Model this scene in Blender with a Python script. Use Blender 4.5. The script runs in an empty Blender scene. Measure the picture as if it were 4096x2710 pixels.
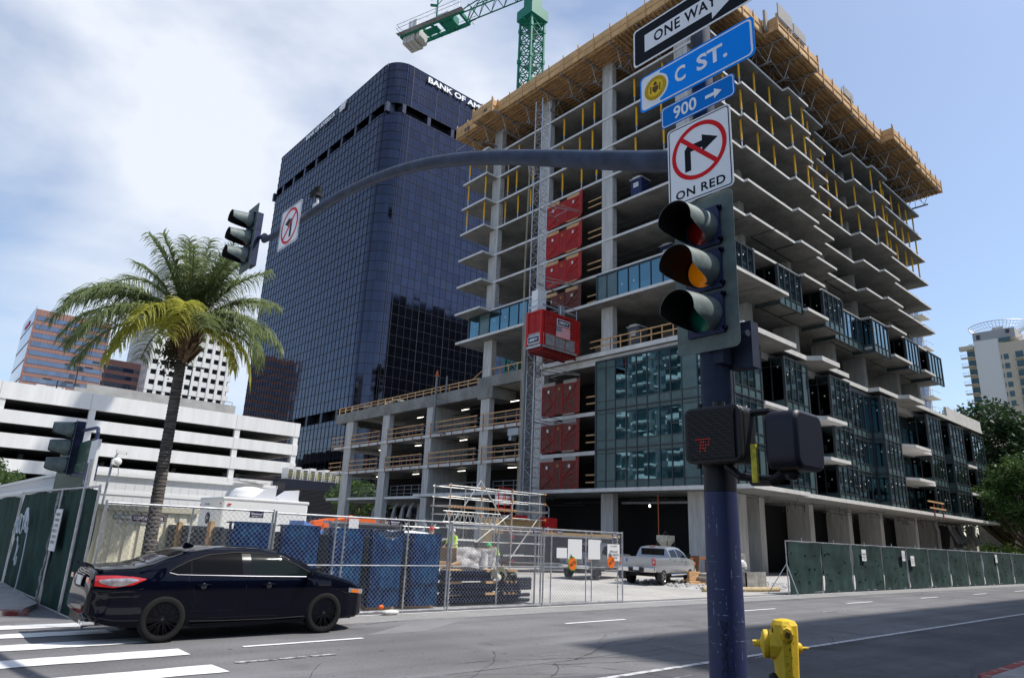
import bpy, bmesh, math, random
from mathutils import Vector, Matrix
random.seed(7)
R = math.radians
scn = bpy.context.scene
COL = scn.collection

# ---------------------------------------------------------------- camera
cam_d = bpy.data.cameras.new('camera'); cam = bpy.data.objects.new('camera', cam_d); COL.objects.link(cam)
cam_d.sensor_width = 36.0; cam_d.lens = 23.8145; cam_d.clip_start = 0.05; cam_d.clip_end = 6000
yaw, pitch, roll = 0.85082, 0.283649, 0.042208
F = Vector((math.cos(pitch)*math.cos(yaw), math.cos(pitch)*math.sin(yaw), math.sin(pitch)))
r0 = Vector((math.sin(yaw), -math.cos(yaw), 0)); u0 = r0.cross(F)
cr = math.cos(roll)*r0 + math.sin(roll)*u0; cu = -math.sin(roll)*r0 + math.cos(roll)*u0
M = Matrix((cr, cu, -F)).transposed().to_4x4(); M.translation = Vector((0, 0, 1.8))
cam.matrix_world = M
scn.camera = cam
scn.view_settings.view_transform = 'Standard'; scn.view_settings.look = 'None'
scn.view_settings.exposure = 0.08; scn.view_settings.gamma = 1.0

# ---------------------------------------------------------------- sun + sky
SUN_EL = R(58); sun_dir = Vector((0.76, -0.65, 0)).normalized()*math.cos(SUN_EL) + Vector((0, 0, math.sin(SUN_EL)))
sd = bpy.data.lights.new('sun', 'SUN'); sd.energy = 4.8; sd.angle = R(0.6); sd.color = (1.0, 0.955, 0.89)
so = bpy.data.objects.new('sun', sd); COL.objects.link(so)
so.rotation_euler = (-sun_dir).to_track_quat('-Z', 'Y').to_euler()
w = bpy.data.worlds.new('World'); scn.world = w; w.use_nodes = True
nt = w.node_tree; nt.nodes.clear()
out = nt.nodes.new('ShaderNodeOutputWorld'); bg = nt.nodes.new('ShaderNodeBackground')
sky = nt.nodes.new('ShaderNodeTexSky'); sky.sky_type = 'NISHITA'; sky.sun_disc = False
sky.sun_elevation = SUN_EL; sky.sun_rotation = math.atan2(sun_dir.x, sun_dir.y); sky.air_density = 1.0; sky.dust_density = 0.9; sky.ozone_density = 1.6
tc = nt.nodes.new('ShaderNodeTexCoord')
def wnoise(scale, detail, rough, loc, sc, dist=0.0):
    m = nt.nodes.new('ShaderNodeMapping'); m.inputs['Location'].default_value = loc; m.inputs['Scale'].default_value = sc
    m.inputs['Rotation'].default_value = (0, 0, R(20))
    n = nt.nodes.new('ShaderNodeTexNoise'); n.inputs['Scale'].default_value = scale; n.inputs['Detail'].default_value = detail
    n.inputs['Roughness'].default_value = rough; n.inputs['Distortion'].default_value = dist
    nt.links.new(tc.outputs['Generated'], m.inputs['Vector']); nt.links.new(m.outputs['Vector'], n.inputs['Vector'])
    return n.outputs['Fac']
n1 = wnoise(1.5, 6.0, 0.52, (0.0, 0, 0), (1, 1, 2.0), 0.25)
# a broad bank of thin cloud lies over the north-west part of the sky
vd = nt.nodes.new('ShaderNodeVectorMath'); vd.operation = 'DOT_PRODUCT'
nt.links.new(tc.outputs['Generated'], vd.inputs[0])
cdir = Vector((math.cos(R(72)), math.sin(R(72)), 0.80)).normalized(); vd.inputs[1].default_value = cdir
mr = nt.nodes.new('ShaderNodeMapRange'); mr.inputs['From Min'].default_value = 0.88; mr.inputs['From Max'].default_value = 1.0
mr.inputs['To Min'].default_value = -0.12; mr.inputs['To Max'].default_value = 0.11; nt.links.new(vd.outputs['Value'], mr.inputs['Value'])
ad = nt.nodes.new('ShaderNodeMath'); ad.operation = 'ADD'; nt.links.new(n1, ad.inputs[0]); nt.links.new(mr.outputs['Result'], ad.inputs[1])
cr_ = nt.nodes.new('ShaderNodeValToRGB'); nt.links.new(ad.outputs[0], cr_.inputs['Fac'])
e = cr_.color_ramp.elements; e[0].position = 0.44; e[0].color = (0.20, 0.20, 0.20, 1); e[1].position = 0.64; e[1].color = (0.93, 0.93, 0.93, 1)
mx = nt.nodes.new('ShaderNodeMixRGB'); nt.links.new(cr_.outputs['Color'], mx.inputs['Fac'])
hs = nt.nodes.new('ShaderNodeHueSaturation'); hs.inputs['Saturation'].default_value = 1.12; hs.inputs['Value'].default_value = 1.25; nt.links.new(sky.outputs['Color'], hs.inputs['Color']); nt.links.new(hs.outputs['Color'], mx.inputs['Color1']); mx.inputs['Color2'].default_value = (6.4, 6.75, 7.4, 1)
nt.links.new(mx.outputs['Color'], bg.inputs['Color']); bg.inputs['Strength'].default_value = 0.135
nt.links.new(bg.outputs[0], out.inputs['Surface'])

# ---------------------------------------------------------------- materials
MATS = {}
def mat(name, col, rough=0.7, metal=0.0, var=0.0, vscale=1.0, bump=0.0, bscale=20.0, spec=0.3, col2=None, emit=None, estr=0.0, detail=5.0, coat=0.0, stretch=None, lo=0.35, hi=0.65, trans=0.0, layer=None):
    if name in MATS: return MATS[name]
    m = bpy.data.materials.new(name); m.use_nodes = True; t = m.node_tree; b = t.nodes['Principled BSDF']
    b.inputs['Base Color'].default_value = (*col, 1); b.inputs['Roughness'].default_value = rough; b.inputs['Metallic'].default_value = metal
    b.inputs['Specular IOR Level'].default_value = spec
    if coat: b.inputs['Coat Weight'].default_value = coat; b.inputs['Coat Roughness'].default_value = 0.03
    if trans: b.inputs['Transmission Weight'].default_value = trans
    if emit: b.inputs['Emission Color'].default_value = (*emit, 1); b.inputs['Emission Strength'].default_value = estr
    co = None
    if var or col2 or bump:
        tcn = t.nodes.new('ShaderNodeTexCoord'); mp = t.nodes.new('ShaderNodeMapping'); t.links.new(tcn.outputs['Object'], mp.inputs['Vector'])
        if stretch: mp.inputs['Scale'].default_value = stretch
        co = mp.outputs['Vector']
    if var or col2:
        n = t.nodes.new('ShaderNodeTexNoise'); n.inputs['Scale'].default_value = vscale; n.inputs['Detail'].default_value = detail; n.inputs['Roughness'].default_value = 0.6
        t.links.new(co, n.inputs['Vector'])
        rp = t.nodes.new('ShaderNodeValToRGB'); t.links.new(n.outputs['Fac'], rp.inputs['Fac'])
        c2 = col2 if col2 else tuple(c*(1-var) for c in col); c1 = col if col2 else tuple(min(1, c*(1+var)) for c in col)
        rp.color_ramp.elements[0].position = lo; rp.color_ramp.elements[0].color = (*c2, 1)
        rp.color_ramp.elements[1].position = hi; rp.color_ramp.elements[1].color = (*c1, 1)
        last = rp.outputs['Color']
        if layer:
            n2 = t.nodes.new('ShaderNodeTexNoise'); n2.inputs['Scale'].default_value = layer[0]; n2.inputs['Detail'].default_value = 6; t.links.new(co, n2.inputs['Vector'])
            r2 = t.nodes.new('ShaderNodeValToRGB'); t.links.new(n2.outputs['Fac'], r2.inputs['Fac'])
            r2.color_ramp.elements[0].position = 0.3; r2.color_ramp.elements[0].color = (1-layer[1],)*3+(1,)
            r2.color_ramp.elements[1].position = 0.7; r2.color_ramp.elements[1].color = (1+layer[1],)*3+(1,)
            mm = t.nodes.new('ShaderNodeMixRGB'); mm.blend_type = 'MULTIPLY'; mm.inputs['Fac'].default_value = 1
            t.links.new(last, mm.inputs['Color1']); t.links.new(r2.outputs['Color'], mm.inputs['Color2']); last = mm.outputs['Color']
        t.links.new(last, b.inputs['Base Color'])
    if bump:
        n = t.nodes.new('ShaderNodeTexNoise'); n.inputs['Scale'].default_value = bscale; n.inputs['Detail'].default_value = 4; t.links.new(co, n.inputs['Vector'])
        bp = t.nodes.new('ShaderNodeBump'); bp.inputs['Strength'].default_value = bump; bp.inputs['Distance'].default_value = 0.02
        t.links.new(n.outputs['Fac'], bp.inputs['Height']); t.links.new(bp.outputs['Normal'], b.inputs['Normal'])
    MATS[name] = m; return m

def glass_mat(name, tint, cell, rough=0.02, wob=0.02, wave=0.0, metal=1.0):
    """reflective facade glass: each pane sits at its own tiny tilt, with a slow wave in the sheet"""
    m = bpy.data.materials.new(name); m.use_nodes = True; t = m.node_tree; b = t.nodes['Principled BSDF']
    b.inputs['Metallic'].default_value = metal; b.inputs['Roughness'].default_value = rough; b.inputs['Base Color'].default_value = (*tint, 1)
    g = t.nodes.new('ShaderNodeNewGeometry'); sc = t.nodes.new('ShaderNodeVectorMath'); sc.operation = 'DIVIDE'; sc.inputs[1].default_value = cell
    t.links.new(g.outputs['Position'], sc.inputs[0])
    of = t.nodes.new('ShaderNodeVectorMath'); of.operation = 'ADD'; of.inputs[1].default_value = (0.37, 0.31, 0.43); t.links.new(sc.outputs[0], of.inputs[0])
    fl = t.nodes.new('ShaderNodeVectorMath'); fl.operation = 'FLOOR'; t.links.new(of.outputs[0], fl.inputs[0])
    wn = t.nodes.new('ShaderNodeTexWhiteNoise'); t.links.new(fl.outputs[0], wn.inputs['Vector'])
    sb = t.nodes.new('ShaderNodeVectorMath'); sb.operation = 'SUBTRACT'; sb.inputs[1].default_value = (0.5, 0.5, 0.5); t.links.new(wn.outputs['Color'], sb.inputs[0])
    sl = t.nodes.new('ShaderNodeVectorMath'); sl.operation = 'SCALE'; sl.inputs['Scale'].default_value = wob; t.links.new(sb.outputs[0], sl.inputs[0])
    nn = t.nodes.new('ShaderNodeTexNoise'); nn.inputs['Scale'].default_value = 0.9; nn.inputs['Detail'].default_value = 1.5; t.links.new(g.outputs['Position'], nn.inputs['Vector'])
    s2 = t.nodes.new('ShaderNodeVectorMath'); s2.operation = 'SUBTRACT'; s2.inputs[1].default_value = (0.5, 0.5, 0.5); t.links.new(nn.outputs['Color'], s2.inputs[0])
    s3 = t.nodes.new('ShaderNodeVectorMath'); s3.operation = 'SCALE'; s3.inputs['Scale'].default_value = wave; t.links.new(s2.outputs[0], s3.inputs[0])
    a1 = t.nodes.new('ShaderNodeVectorMath'); a1.operation = 'ADD'; t.links.new(g.outputs['Normal'], a1.inputs[0]); t.links.new(sl.outputs[0], a1.inputs[1])
    a2 = t.nodes.new('ShaderNodeVectorMath'); a2.operation = 'ADD'; t.links.new(a1.outputs[0], a2.inputs[0]); t.links.new(s3.outputs[0], a2.inputs[1])
    no = t.nodes.new('ShaderNodeVectorMath'); no.operation = 'NORMALIZE'; t.links.new(a2.outputs[0], no.inputs[0]); t.links.new(no.outputs[0], b.inputs['Normal'])
    # panes differ a little in tint
    mm = t.nodes.new('ShaderNodeMixRGB'); mm.inputs['Color1'].default_value = (*[c*0.90 for c in tint], 1); mm.inputs['Color2'].default_value = (*[min(1, c*1.10) for c in tint], 1)
    t.links.new(wn.outputs['Value'], mm.inputs['Fac']); t.links.new(mm.outputs[0], b.inputs['Base Color'])
    MATS[name] = m; return m

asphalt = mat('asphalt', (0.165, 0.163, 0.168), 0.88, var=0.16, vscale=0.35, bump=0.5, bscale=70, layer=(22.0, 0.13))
asphalt_dark = mat('asphalt_dark', (0.05, 0.05, 0.053), 0.9, var=0.12, vscale=1.2, bump=0.5, bscale=70, layer=(25.0, 0.15))
def tracks(m):
    t = m.node_tree; b = t.nodes['Principled BSDF']; src = b.inputs['Base Color'].links[0].from_socket
    tcn = t.nodes.new('ShaderNodeTexCoord'); last = src
    for sc_, det, lo, hi, c0, c1 in (((.035, 1.35, 1), 3, .35, .65, .84, 1.10), ((.9, .9, 1), 7, .30, .42, .78, 1.0), ((5, 5, 1), 2, .27, .31, .62, 1.0)):
        mp = t.nodes.new('ShaderNodeMapping'); mp.inputs['Scale'].default_value = sc_; t.links.new(tcn.outputs['Object'], mp.inputs['Vector'])
        n = t.nodes.new('ShaderNodeTexNoise'); n.inputs['Scale'].default_value = 1.0; n.inputs['Detail'].default_value = det; t.links.new(mp.outputs['Vector'], n.inputs['Vector'])
        r = t.nodes.new('ShaderNodeValToRGB'); r.color_ramp.elements[0].position = lo; r.color_ramp.elements[0].color = (c0, c0, c0, 1); r.color_ramp.elements[1].position = hi; r.color_ramp.elements[1].color = (c1, c1, c1, 1)
        t.links.new(n.outputs['Fac'], r.inputs['Fac']); mm = t.nodes.new('ShaderNodeMixRGB'); mm.blend_type = 'MULTIPLY'; mm.inputs['Fac'].default_value = 1
        t.links.new(last, mm.inputs['Color1']); t.links.new(r.outputs['Color'], mm.inputs['Color2']); last = mm.outputs['Color']
    t.links.new(last, b.inputs['Base Color'])
tracks(asphalt)
gutter_c = mat('gutter_concrete', (0.26, 0.255, 0.25), 0.85, var=0.12, vscale=0.6, bump=0.2, layer=(9.0, 0.12))
siteconc = mat('site_concrete', (0.40, 0.385, 0.36), 0.9, var=0.13, vscale=0.3, bump=0.3, bscale=30, layer=(3.0, 0.1))
gravel_m = mat('gravel', (0.42, 0.41, 0.40), 0.95, var=0.45, vscale=14, bump=1.0, bscale=22, lo=0.3, hi=0.7)
rpaint = mat('road_paint', (0.74, 0.74, 0.73), 0.7, col2=(0.50, 0.50, 0.50), vscale=4.5, detail=8, lo=0.30, hi=0.42)
rpaint_worn = mat('road_paint_worn', (0.50, 0.50, 0.50), 0.8, col2=(0.14, 0.14, 0.145), vscale=7, detail=8, lo=0.42, hi=0.60)
crack_m = mat('tar', (0.028, 0.028, 0.03), 0.7)
conc = mat('shaded_concrete', (0.225, 0.22, 0.205), 0.85, var=0.22, vscale=0.55, bump=0.25, bscale=9, layer=(4.0, 0.12))  # kept dark: the shade under the slabs is put into the colour
conc_edge_lit = mat('lit_edge_concrete', (0.66, 0.65, 0.625), 0.8, var=0.10, vscale=1.3, layer=(7.0, 0.08))  # paler copy of the concrete, sunlight on the edges painted in
conc_col = mat('column_concrete', (0.50, 0.49, 0.47), 0.8, var=0.14, vscale=1.1, bump=0.2, bscale=12, stretch=(3.2, 3.2, 0.35), layer=(3.0, 0.10))
conc_dark = mat('core_concrete', (0.24, 0.235, 0.225), 0.9, var=0.2, vscale=0.5)
white_slab = mat('painted_balcony', (0.72, 0.71, 0.69), 0.75, var=0.06, vscale=1.2)
lumber = mat('lumber', (0.58, 0.36, 0.18), 0.8, var=0.22, vscale=2.0, stretch=(1, 1, 5))
ply = mat('plywood', (0.60, 0.37, 0.17), 0.75, var=0.20, vscale=0.8, layer=(5, 0.12))
ply_dark = mat('deck_plywood', (0.36, 0.22, 0.10), 0.8, var=0.35, vscale=0.9, layer=(5, 0.2))
osb = mat('strand_board', (0.50, 0.33, 0.15), 0.8, var=0.35, vscale=22)
alu = mat('truss_metal', (0.42, 0.42, 0.42), 0.45, 0.6, var=0.2, vscale=3)
galv = mat('galvanised_steel', (0.50, 0.51, 0.53), 0.38, 0.75, var=0.18, vscale=6)
darkmetal = mat('dark_metal', (0.07, 0.07, 0.075), 0.5, 0.5)
greysteel = mat('grey_painted_rail', (0.20, 0.215, 0.24), 0.5, 0.2)
rust = mat('rust_red_post', (0.30, 0.075, 0.05), 0.6)
shore_y = mat('yellow_shore', (0.90, 0.47, 0.02), 0.5, var=0.15, vscale=3)
shore_s = mat('shore_steel', (0.55, 0.55, 0.55), 0.4, 0.7)
red = mat('red_paint', (0.50, 0.018, 0.016), 0.45, var=0.12, vscale=2)
red_mesh = mat('red_mesh', (0.34, 0.025, 0.022), 0.7, var=0.18, vscale=3)
brown_mesh = mat('rusty_mesh', (0.15, 0.05, 0.04), 0.75, var=0.25, vscale=3)
black = mat('black', (0.008, 0.008, 0.009), 0.6)
void = mat('interior_shade', (0.015, 0.015, 0.016), 0.95)  # near-black that stands in for unlit depth indoors
white = mat('white_paint', (0.80, 0.80, 0.79), 0.5)
charcoal = mat('charcoal_frame', (0.07, 0.08, 0.09), 0.45, 0.3)
teal = glass_mat('teal_glass', (0.15, 0.25, 0.26), (1.02, 1.02, 1.45), 0.02, 0.010, 0.006)
teal_blue = glass_mat('blue_glass', (0.13, 0.24, 0.28), (1.02, 1.02, 1.45), 0.02, 0.010, 0.006)
spandrel = mat('teal_spandrel', (0.075, 0.130, 0.133), 0.22, 0.0, var=0.15, vscale=1.0, spec=0.8)
dark_spandrel = mat('dark_panel', (0.030, 0.040, 0.044), 0.3)
dglass = glass_mat('shaded_glass', (0.045, 0.075, 0.085), (1.02, 1.02, 1.45), 0.03, 0.012, 0.006)
bankglass = glass_mat('navy_mirror_glass', (0.062, 0.068, 0.098), (1.525, 1.525, 1.98), 0.06, 0.014, 0.010)
bankmull = mat('tower_mullion', (0.035, 0.037, 0.048), 0.5, 0.2)
bankblack = mat('tower_slot', (0.006, 0.006, 0.008), 0.7)
crane_g = mat('crane_green', (0.015, 0.20, 0.125), 0.45)
garage_w = mat('garage_wall', (0.78, 0.775, 0.755), 0.8, var=0.06, vscale=0.9, stretch=(1, 1, .12), layer=(2.0, 0.03))
pole_m = mat('navy_pole', (0.030, 0.036, 0.115), 0.5, col2=(0.040, 0.055, 0.10), vscale=2.5, lo=0.3, hi=0.7)
arm_m = mat('mast_arm_paint', (0.040, 0.055, 0.095), 0.5, var=0.3, vscale=5, spec=0.25)
pole_up = mat('slate_pole_paint', (0.026, 0.036, 0.064), 0.8, spec=.25, var=0.2, vscale=6)
scuff = mat('scuffed_paint', (0.30, 0.33, 0.45), 0.6, col2=(0.05, 0.06, 0.16), vscale=30, lo=0.45, hi=0.6)
backpl = mat('backplate_green', (0.13, 0.165, 0.155), 0.6, var=0.18, vscale=3, layer=(9, 0.15))
visor_m = mat('visor_green', (0.16, 0.20, 0.19), 0.5, var=0.22, vscale=5, layer=(16, 0.12))
visor_in = mat('visor_inside', (0.015, 0.015, 0.015), 0.6)
sign_w = mat('sign_white', (0.95, 0.95, 0.96), 0.35, spec=0.1)
sign_k = mat('sign_black', (0.012, 0.012, 0.016), 0.4, spec=0.1)
sign_b = mat('sign_blue', (0.0, 0.29, 0.98), 0.35, spec=0.1)
sign_b2 = mat('sign_blue_plain', (0.0, 0.20, 0.68), 0.35, spec=0.1)
sign_r = mat('sign_red', (0.75, 0.015, 0.02), 0.35, spec=0.1)
seal_y = mat('seal_yellow', (0.95, 0.60, 0.01), 0.4)
seal_k = mat('seal_brown', (0.12, 0.06, 0.01), 0.5)
lens_r = mat('lens_red', (0.25, 0.01, 0.008), 0.15)
lens_a = mat('lens_amber', (0.75, 0.22, 0.01), 0.15, emit=(1, 0.3, 0.0), estr=0.12)
lens_g = mat('lens_green', (0.01, 0.17, 0.11), 0.15)
hyd = mat('hydrant_yellow', (0.74, 0.50, 0.035), 0.45, var=0.10, vscale=5, layer=(30, 0.06))
hyd_rust = mat('hydrant_rust', (0.16, 0.07, 0.02), 0.7)
screen = mat('green_screen', (0.012, 0.042, 0.034), 0.9, var=0.35, vscale=1.2, bump=0.6, bscale=3, layer=(4, 0.2))
screen2 = mat('green_screen_faded', (0.014, 0.038, 0.034), 0.9, var=0.35, vscale=0.7, bump=0.7, bscale=2.4, layer=(3, 0.22))
bluewrap = mat('blue_wrap', (0.016, 0.085, 0.19), 0.27, col2=(0.006, 0.026, 0.095), vscale=1.9, bump=1.0, bscale=5, lo=0.42, hi=0.70, layer=(7, .3))  # lighter teal patches paint a sheen over the navy wrap
greystack = mat('grey_form_stack', (0.12, 0.125, 0.13), 0.7, var=0.2, vscale=5)
tan = mat('container_tan', (0.78, 0.74, 0.58), 0.55, var=0.06, vscale=1.5)
palm_trunk = mat('palm_bark', (0.17, 0.15, 0.135), 0.95, col2=(0.05, 0.043, 0.038), vscale=7, bump=1.0, bscale=9, stretch=(0.6, 0.6, 4))
palm_boot = mat('palm_boots', (0.20, 0.135, 0.08), 0.95, var=0.4, vscale=9, bump=0.8)
def leafmat(name, col, sss):
    m = mat(name, col, 0.55, var=0.28, vscale=1.3)
    t = m.node_tree; b = t.nodes['Principled BSDF']; o = t.nodes['Material Output']
    tr = t.nodes.new('ShaderNodeBsdfTranslucent'); tr.inputs['Color'].default_value = (*[min(1, c*1.6) for c in col], 1)
    mxs = t.nodes.new('ShaderNodeMixShader'); mxs.inputs['Fac'].default_value = sss
    t.links.new(b.outputs[0], mxs.inputs[1]); t.links.new(tr.outputs[0], mxs.inputs[2]); t.links.new(mxs.outputs[0], o.inputs['Surface']); return m
frond_g = leafmat('frond_green', (0.165, 0.205, 0.085), 0.42)
frond_y = leafmat('frond_yellow', (0.34, 0.34, 0.06), 0.4)
leaf_d = leafmat('leaf_dark', (0.028, 0.058, 0.020), 0.25)
leaf_m = leafmat('leaf_mid', (0.060, 0.11, 0.030), 0.3)
hedge_m = leafmat('leaf_hedge', (0.10, 0.17, 0.035), 0.3)
bark = mat('bark', (0.085, 0.065, 0.05), 0.95, var=0.3, vscale=6)
brickbrown = mat('brown_granite', (0.36, 0.20, 0.165), 0.7, var=0.06, vscale=1.0)
browng = glass_mat('grey_band_glass', (0.22, 0.24, 0.30), (1.6, 1.6, 2.5), 0.05, 0.02, 0.01)
beige = mat('beige_stucco', (0.60, 0.52, 0.39), 0.8, var=0.05, vscale=0.3)
beige_w = mat('cream_stucco', (0.76, 0.74, 0.68), 0.8)
tglass = mat('window_teal', (0.07, 0.12, 0.13), 0.15, 0.3)
dwin = mat('window_dark', (0.03, 0.033, 0.04), 0.2, 0.2)
carpaint = mat('black_car_paint', (0.0016, 0.0022, 0.0075), 0.035, 0.0, spec=0.24)
tyre_m = mat('tyre', (0.012, 0.012, 0.012), 0.85, bump=0.2, bscale=60)
rim_k = mat('black_rim', (0.008, 0.008, 0.010), 0.28, 0.2)
rim_s = mat('silver_rim', (0.45, 0.45, 0.46), 0.3, 0.9)
chrome = mat('chrome', (0.75, 0.75, 0.76), 0.12, 1.0)
tint = mat('tinted_glass', (0.002, 0.002, 0.003), 0.05, spec=0.14)
tint2 = mat('clear_car_glass', (0.004, 0.009, 0.009), 0.05, spec=0.18)
tail_r = mat('tail_light_red', (0.55, 0.02, 0.02), 0.15, spec=0.8, coat=0.6)
tail_w = mat('tail_light_clear', (0.45, 0.40, 0.41), 0.15, 0.5, coat=0.6, var=.3, vscale=14)
marker_o = mat('amber_lens', (0.85, 0.20, 0.02), 0.2)
silver = mat('silver_paint', (0.36, 0.37, 0.39), 0.3, 0.55, coat=0.5)
gunmetal = mat('gunmetal_paint', (0.10, 0.11, 0.13), 0.3, 0.4, coat=0.5)
plastic_k = mat('black_plastic', (0.018, 0.018, 0.020), 0.42, bump=0.1)
orange = mat('orange_paint', (0.80, 0.14, 0.02), 0.45)
orange_s = mat('orange_sign', (0.85, 0.17, 0.015), 0.5)
lime = mat('lime_vest', (0.50, 0.78, 0.06), 0.7)
green_e = mat('bright_green', (0.02, 0.50, 0.10), 0.5)
skin = mat('skin', (0.45, 0.26, 0.18), 0.6)
denim = mat('denim', (0.04, 0.06, 0.11), 0.9)
paper = mat('paper', (0.78, 0.78, 0.77), 0.8)
ink = mat('ink', (0.03, 0.03, 0.04), 0.8)
lamp_e = mat('lit_tube', (0.9, 0.9, 0.8), 0.5, emit=(1.0, 0.93, 0.75), estr=5.0)
plastic_w = mat('wrap_film', (0.62, 0.60, 0.58), 0.3, var=0.25, vscale=5, bump=0.7, bscale=8)
cardboard = mat('cardboard', (0.42, 0.27, 0.15), 0.85)
pipe_k = mat('black_pipe', (0.008, 0.012, 0.028), 0.32)
curb_red = mat('red_curb', (0.27, 0.055, 0.05), 0.85, col2=(0.30, 0.27, 0.25), vscale=4, lo=0.40, hi=0.5)

# ---------------------------------------------------------------- mesh builder
class MB:
    def __init__(s): s.v = []; s.f = []; s.m = []; s.cur = 0
    def add(s, vs, fs):
        n = len(s.v); s.v.extend(vs); s.f.extend([tuple(i+n for i in f) for f in fs]); s.m.extend([s.cur]*len(fs)); return s
    def box(s, x0, y0, z0, x1, y1, z1):
        if x0 > x1: x0, x1 = x1, x0
        if y0 > y1: y0, y1 = y1, y0
        if z0 > z1: z0, z1 = z1, z0
        return s.add([(x0,y0,z0),(x1,y0,z0),(x1,y1,z0),(x0,y1,z0),(x0,y0,z1),(x1,y0,z1),(x1,y1,z1),(x0,y1,z1)],
                     [(0,3,2,1),(4,5,6,7),(0,1,5,4),(1,2,6,5),(2,3,7,6),(3,0,4,7)])
    def obox(s, c, ax, ay, az):
        c, ax, ay, az = map(Vector, (c, ax, ay, az)); vs = []
        for sz in (-1, 1):
            for sx, sy in ((-1,-1),(1,-1),(1,1),(-1,1)): vs.append(tuple(c+ax*sx+ay*sy+az*sz))
        return s.add(vs, [(0,3,2,1),(4,5,6,7),(0,1,5,4),(1,2,6,5),(2,3,7,6),(3,0,4,7)])
    def beam(s, p, q, w, h=None, up=(0,0,1)):
        p, q = Vector(p), Vector(q); d = q-p; L = d.length
        if L < 1e-6: return s
        d /= L; up = Vector(up)
        if abs(d.dot(up)) > .98: up = Vector((1,0,0))
        a = d.cross(up).normalized(); b = a.cross(d); h = w if h is None else h
        return s.obox((p+q)/2, d*L/2, a*w/2, b*h/2)
    def tube(s, p, q, r0, r1=None, n=8, caps=True):
        r1 = r0 if r1 is None else r1; p, q = Vector(p), Vector(q); d = (q-p)
        if d.length < 1e-7: return s
        d.normalize(); up = Vector((0,0,1)) if abs(d.z) < .95 else Vector((1,0,0))
        a = d.cross(up).normalized(); b = a.cross(d); vs = []
        for c, r in ((p, r0), (q, r1)):
            for i in range(n):
                t = 2*math.pi*i/n; vs.append(tuple(c+a*math.cos(t)*r+b*math.sin(t)*r))
        fs = [(i, (i+1) % n, n+(i+1) % n, n+i) for i in range(n)]
        if caps: fs += [tuple(range(n-1, -1, -1)), tuple(range(n, 2*n))]
        return s.add(vs, fs)
    def path(s, pts, r, n=8, radii=None, caps=True):
        pts = [Vector(p) for p in pts]; rings = []; a = None
        for i, p in enumerate(pts):
            d = (pts[min(i+1, len(pts)-1)]-pts[max(i-1, 0)]).normalized()
            if a is None:
                up = Vector((0,0,1)) if abs(d.z) < .95 else Vector((1,0,0)); a = d.cross(up).normalized()
            else: a = (a-d*a.dot(d)).normalized()
            b = a.cross(d); rr = radii[i] if radii else r
            rings.append([tuple(p+a*math.cos(2*math.pi*k/n)*rr+b*math.sin(2*math.pi*k/n)*rr) for k in range(n)])
        vs = [v for r_ in rings for v in r_]; fs = []
        for i in range(len(rings)-1):
            for k in range(n): fs.append((i*n+k, i*n+(k+1) % n, (i+1)*n+(k+1) % n, (i+1)*n+k))
        if caps: fs += [tuple(range(n-1, -1, -1)), tuple(range((len(rings)-1)*n, len(rings)*n))]
        return s.add(vs, fs)
    def lathe(s, c, axis, prof, n=20, caps=True):
        """prof: (distance along axis, radius)"""
        c = Vector(c); d = Vector(axis).normalized(); up = Vector((0,0,1)) if abs(d.z) < .95 else Vector((1,0,0))
        a = d.cross(up).normalized(); b = a.cross(d); vs = []
        for h, r in prof:
            for k in range(n):
                t = 2*math.pi*k/n; vs.append(tuple(c+d*h+a*math.cos(t)*r+b*math.sin(t)*r))
        fs = []
        for i in range(len(prof)-1):
            for k in range(n): fs.append((i*n+k, i*n+(k+1) % n, (i+1)*n+(k+1) % n, (i+1)*n+k))
        if caps and prof[0][1] > 1e-4: fs.append(tuple(range(n-1, -1, -1)))
        if caps and prof[-1][1] > 1e-4: fs.append(tuple(range((len(prof)-1)*n, len(prof)*n)))
        return s.add(vs, fs)
    def prism(s, pts, z0, z1):
        n = len(pts); vs = [(x, y, z0) for x, y in pts]+[(x, y, z1) for x, y in pts]
        fs = [tuple(range(n-1, -1, -1)), tuple(range(n, 2*n))]+[(i, (i+1) % n, n+(i+1) % n, n+i) for i in range(n)]
        return s.add(vs, fs)
    def poly3(s, pts, off):
        """3-D outline extruded by vector off"""
        off = Vector(off); n = len(pts); vs = [tuple(p) for p in pts]+[tuple(Vector(p)+off) for p in pts]
        return s.add(vs, [tuple(range(n-1, -1, -1)), tuple(range(n, 2*n))]+[(i, (i+1) % n, n+(i+1) % n, n+i) for i in range(n)])
    def ell(s, c, rx, ry, rz, n=12, m=8):
        vs = []; fs = []
        for j in range(m+1):
            ph = math.pi*j/m-math.pi/2
            for i in range(n):
                t = 2*math.pi*i/n; vs.append((c[0]+rx*math.cos(ph)*math.cos(t), c[1]+ry*math.cos(ph)*math.sin(t), c[2]+rz*math.sin(ph)))
        for j in range(m):
            for i in range(n): fs.append((j*n+i, j*n+(i+1) % n, (j+1)*n+(i+1) % n, (j+1)*n+i))
        return s.add(vs, fs)
    def quad(s, a, b, c, d): return s.add([tuple(a), tuple(b), tuple(c), tuple(d)], [(0,1,2,3)])
    def grid(s, fn, nu, nv):
        vs = [tuple(fn(i/nu, j/nv)) for j in range(nv+1) for i in range(nu+1)]
        fs = [(j*(nu+1)+i, j*(nu+1)+i+1, (j+1)*(nu+1)+i+1, (j+1)*(nu+1)+i) for j in range(nv) for i in range(nu)]
        return s.add(vs, fs)
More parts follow.
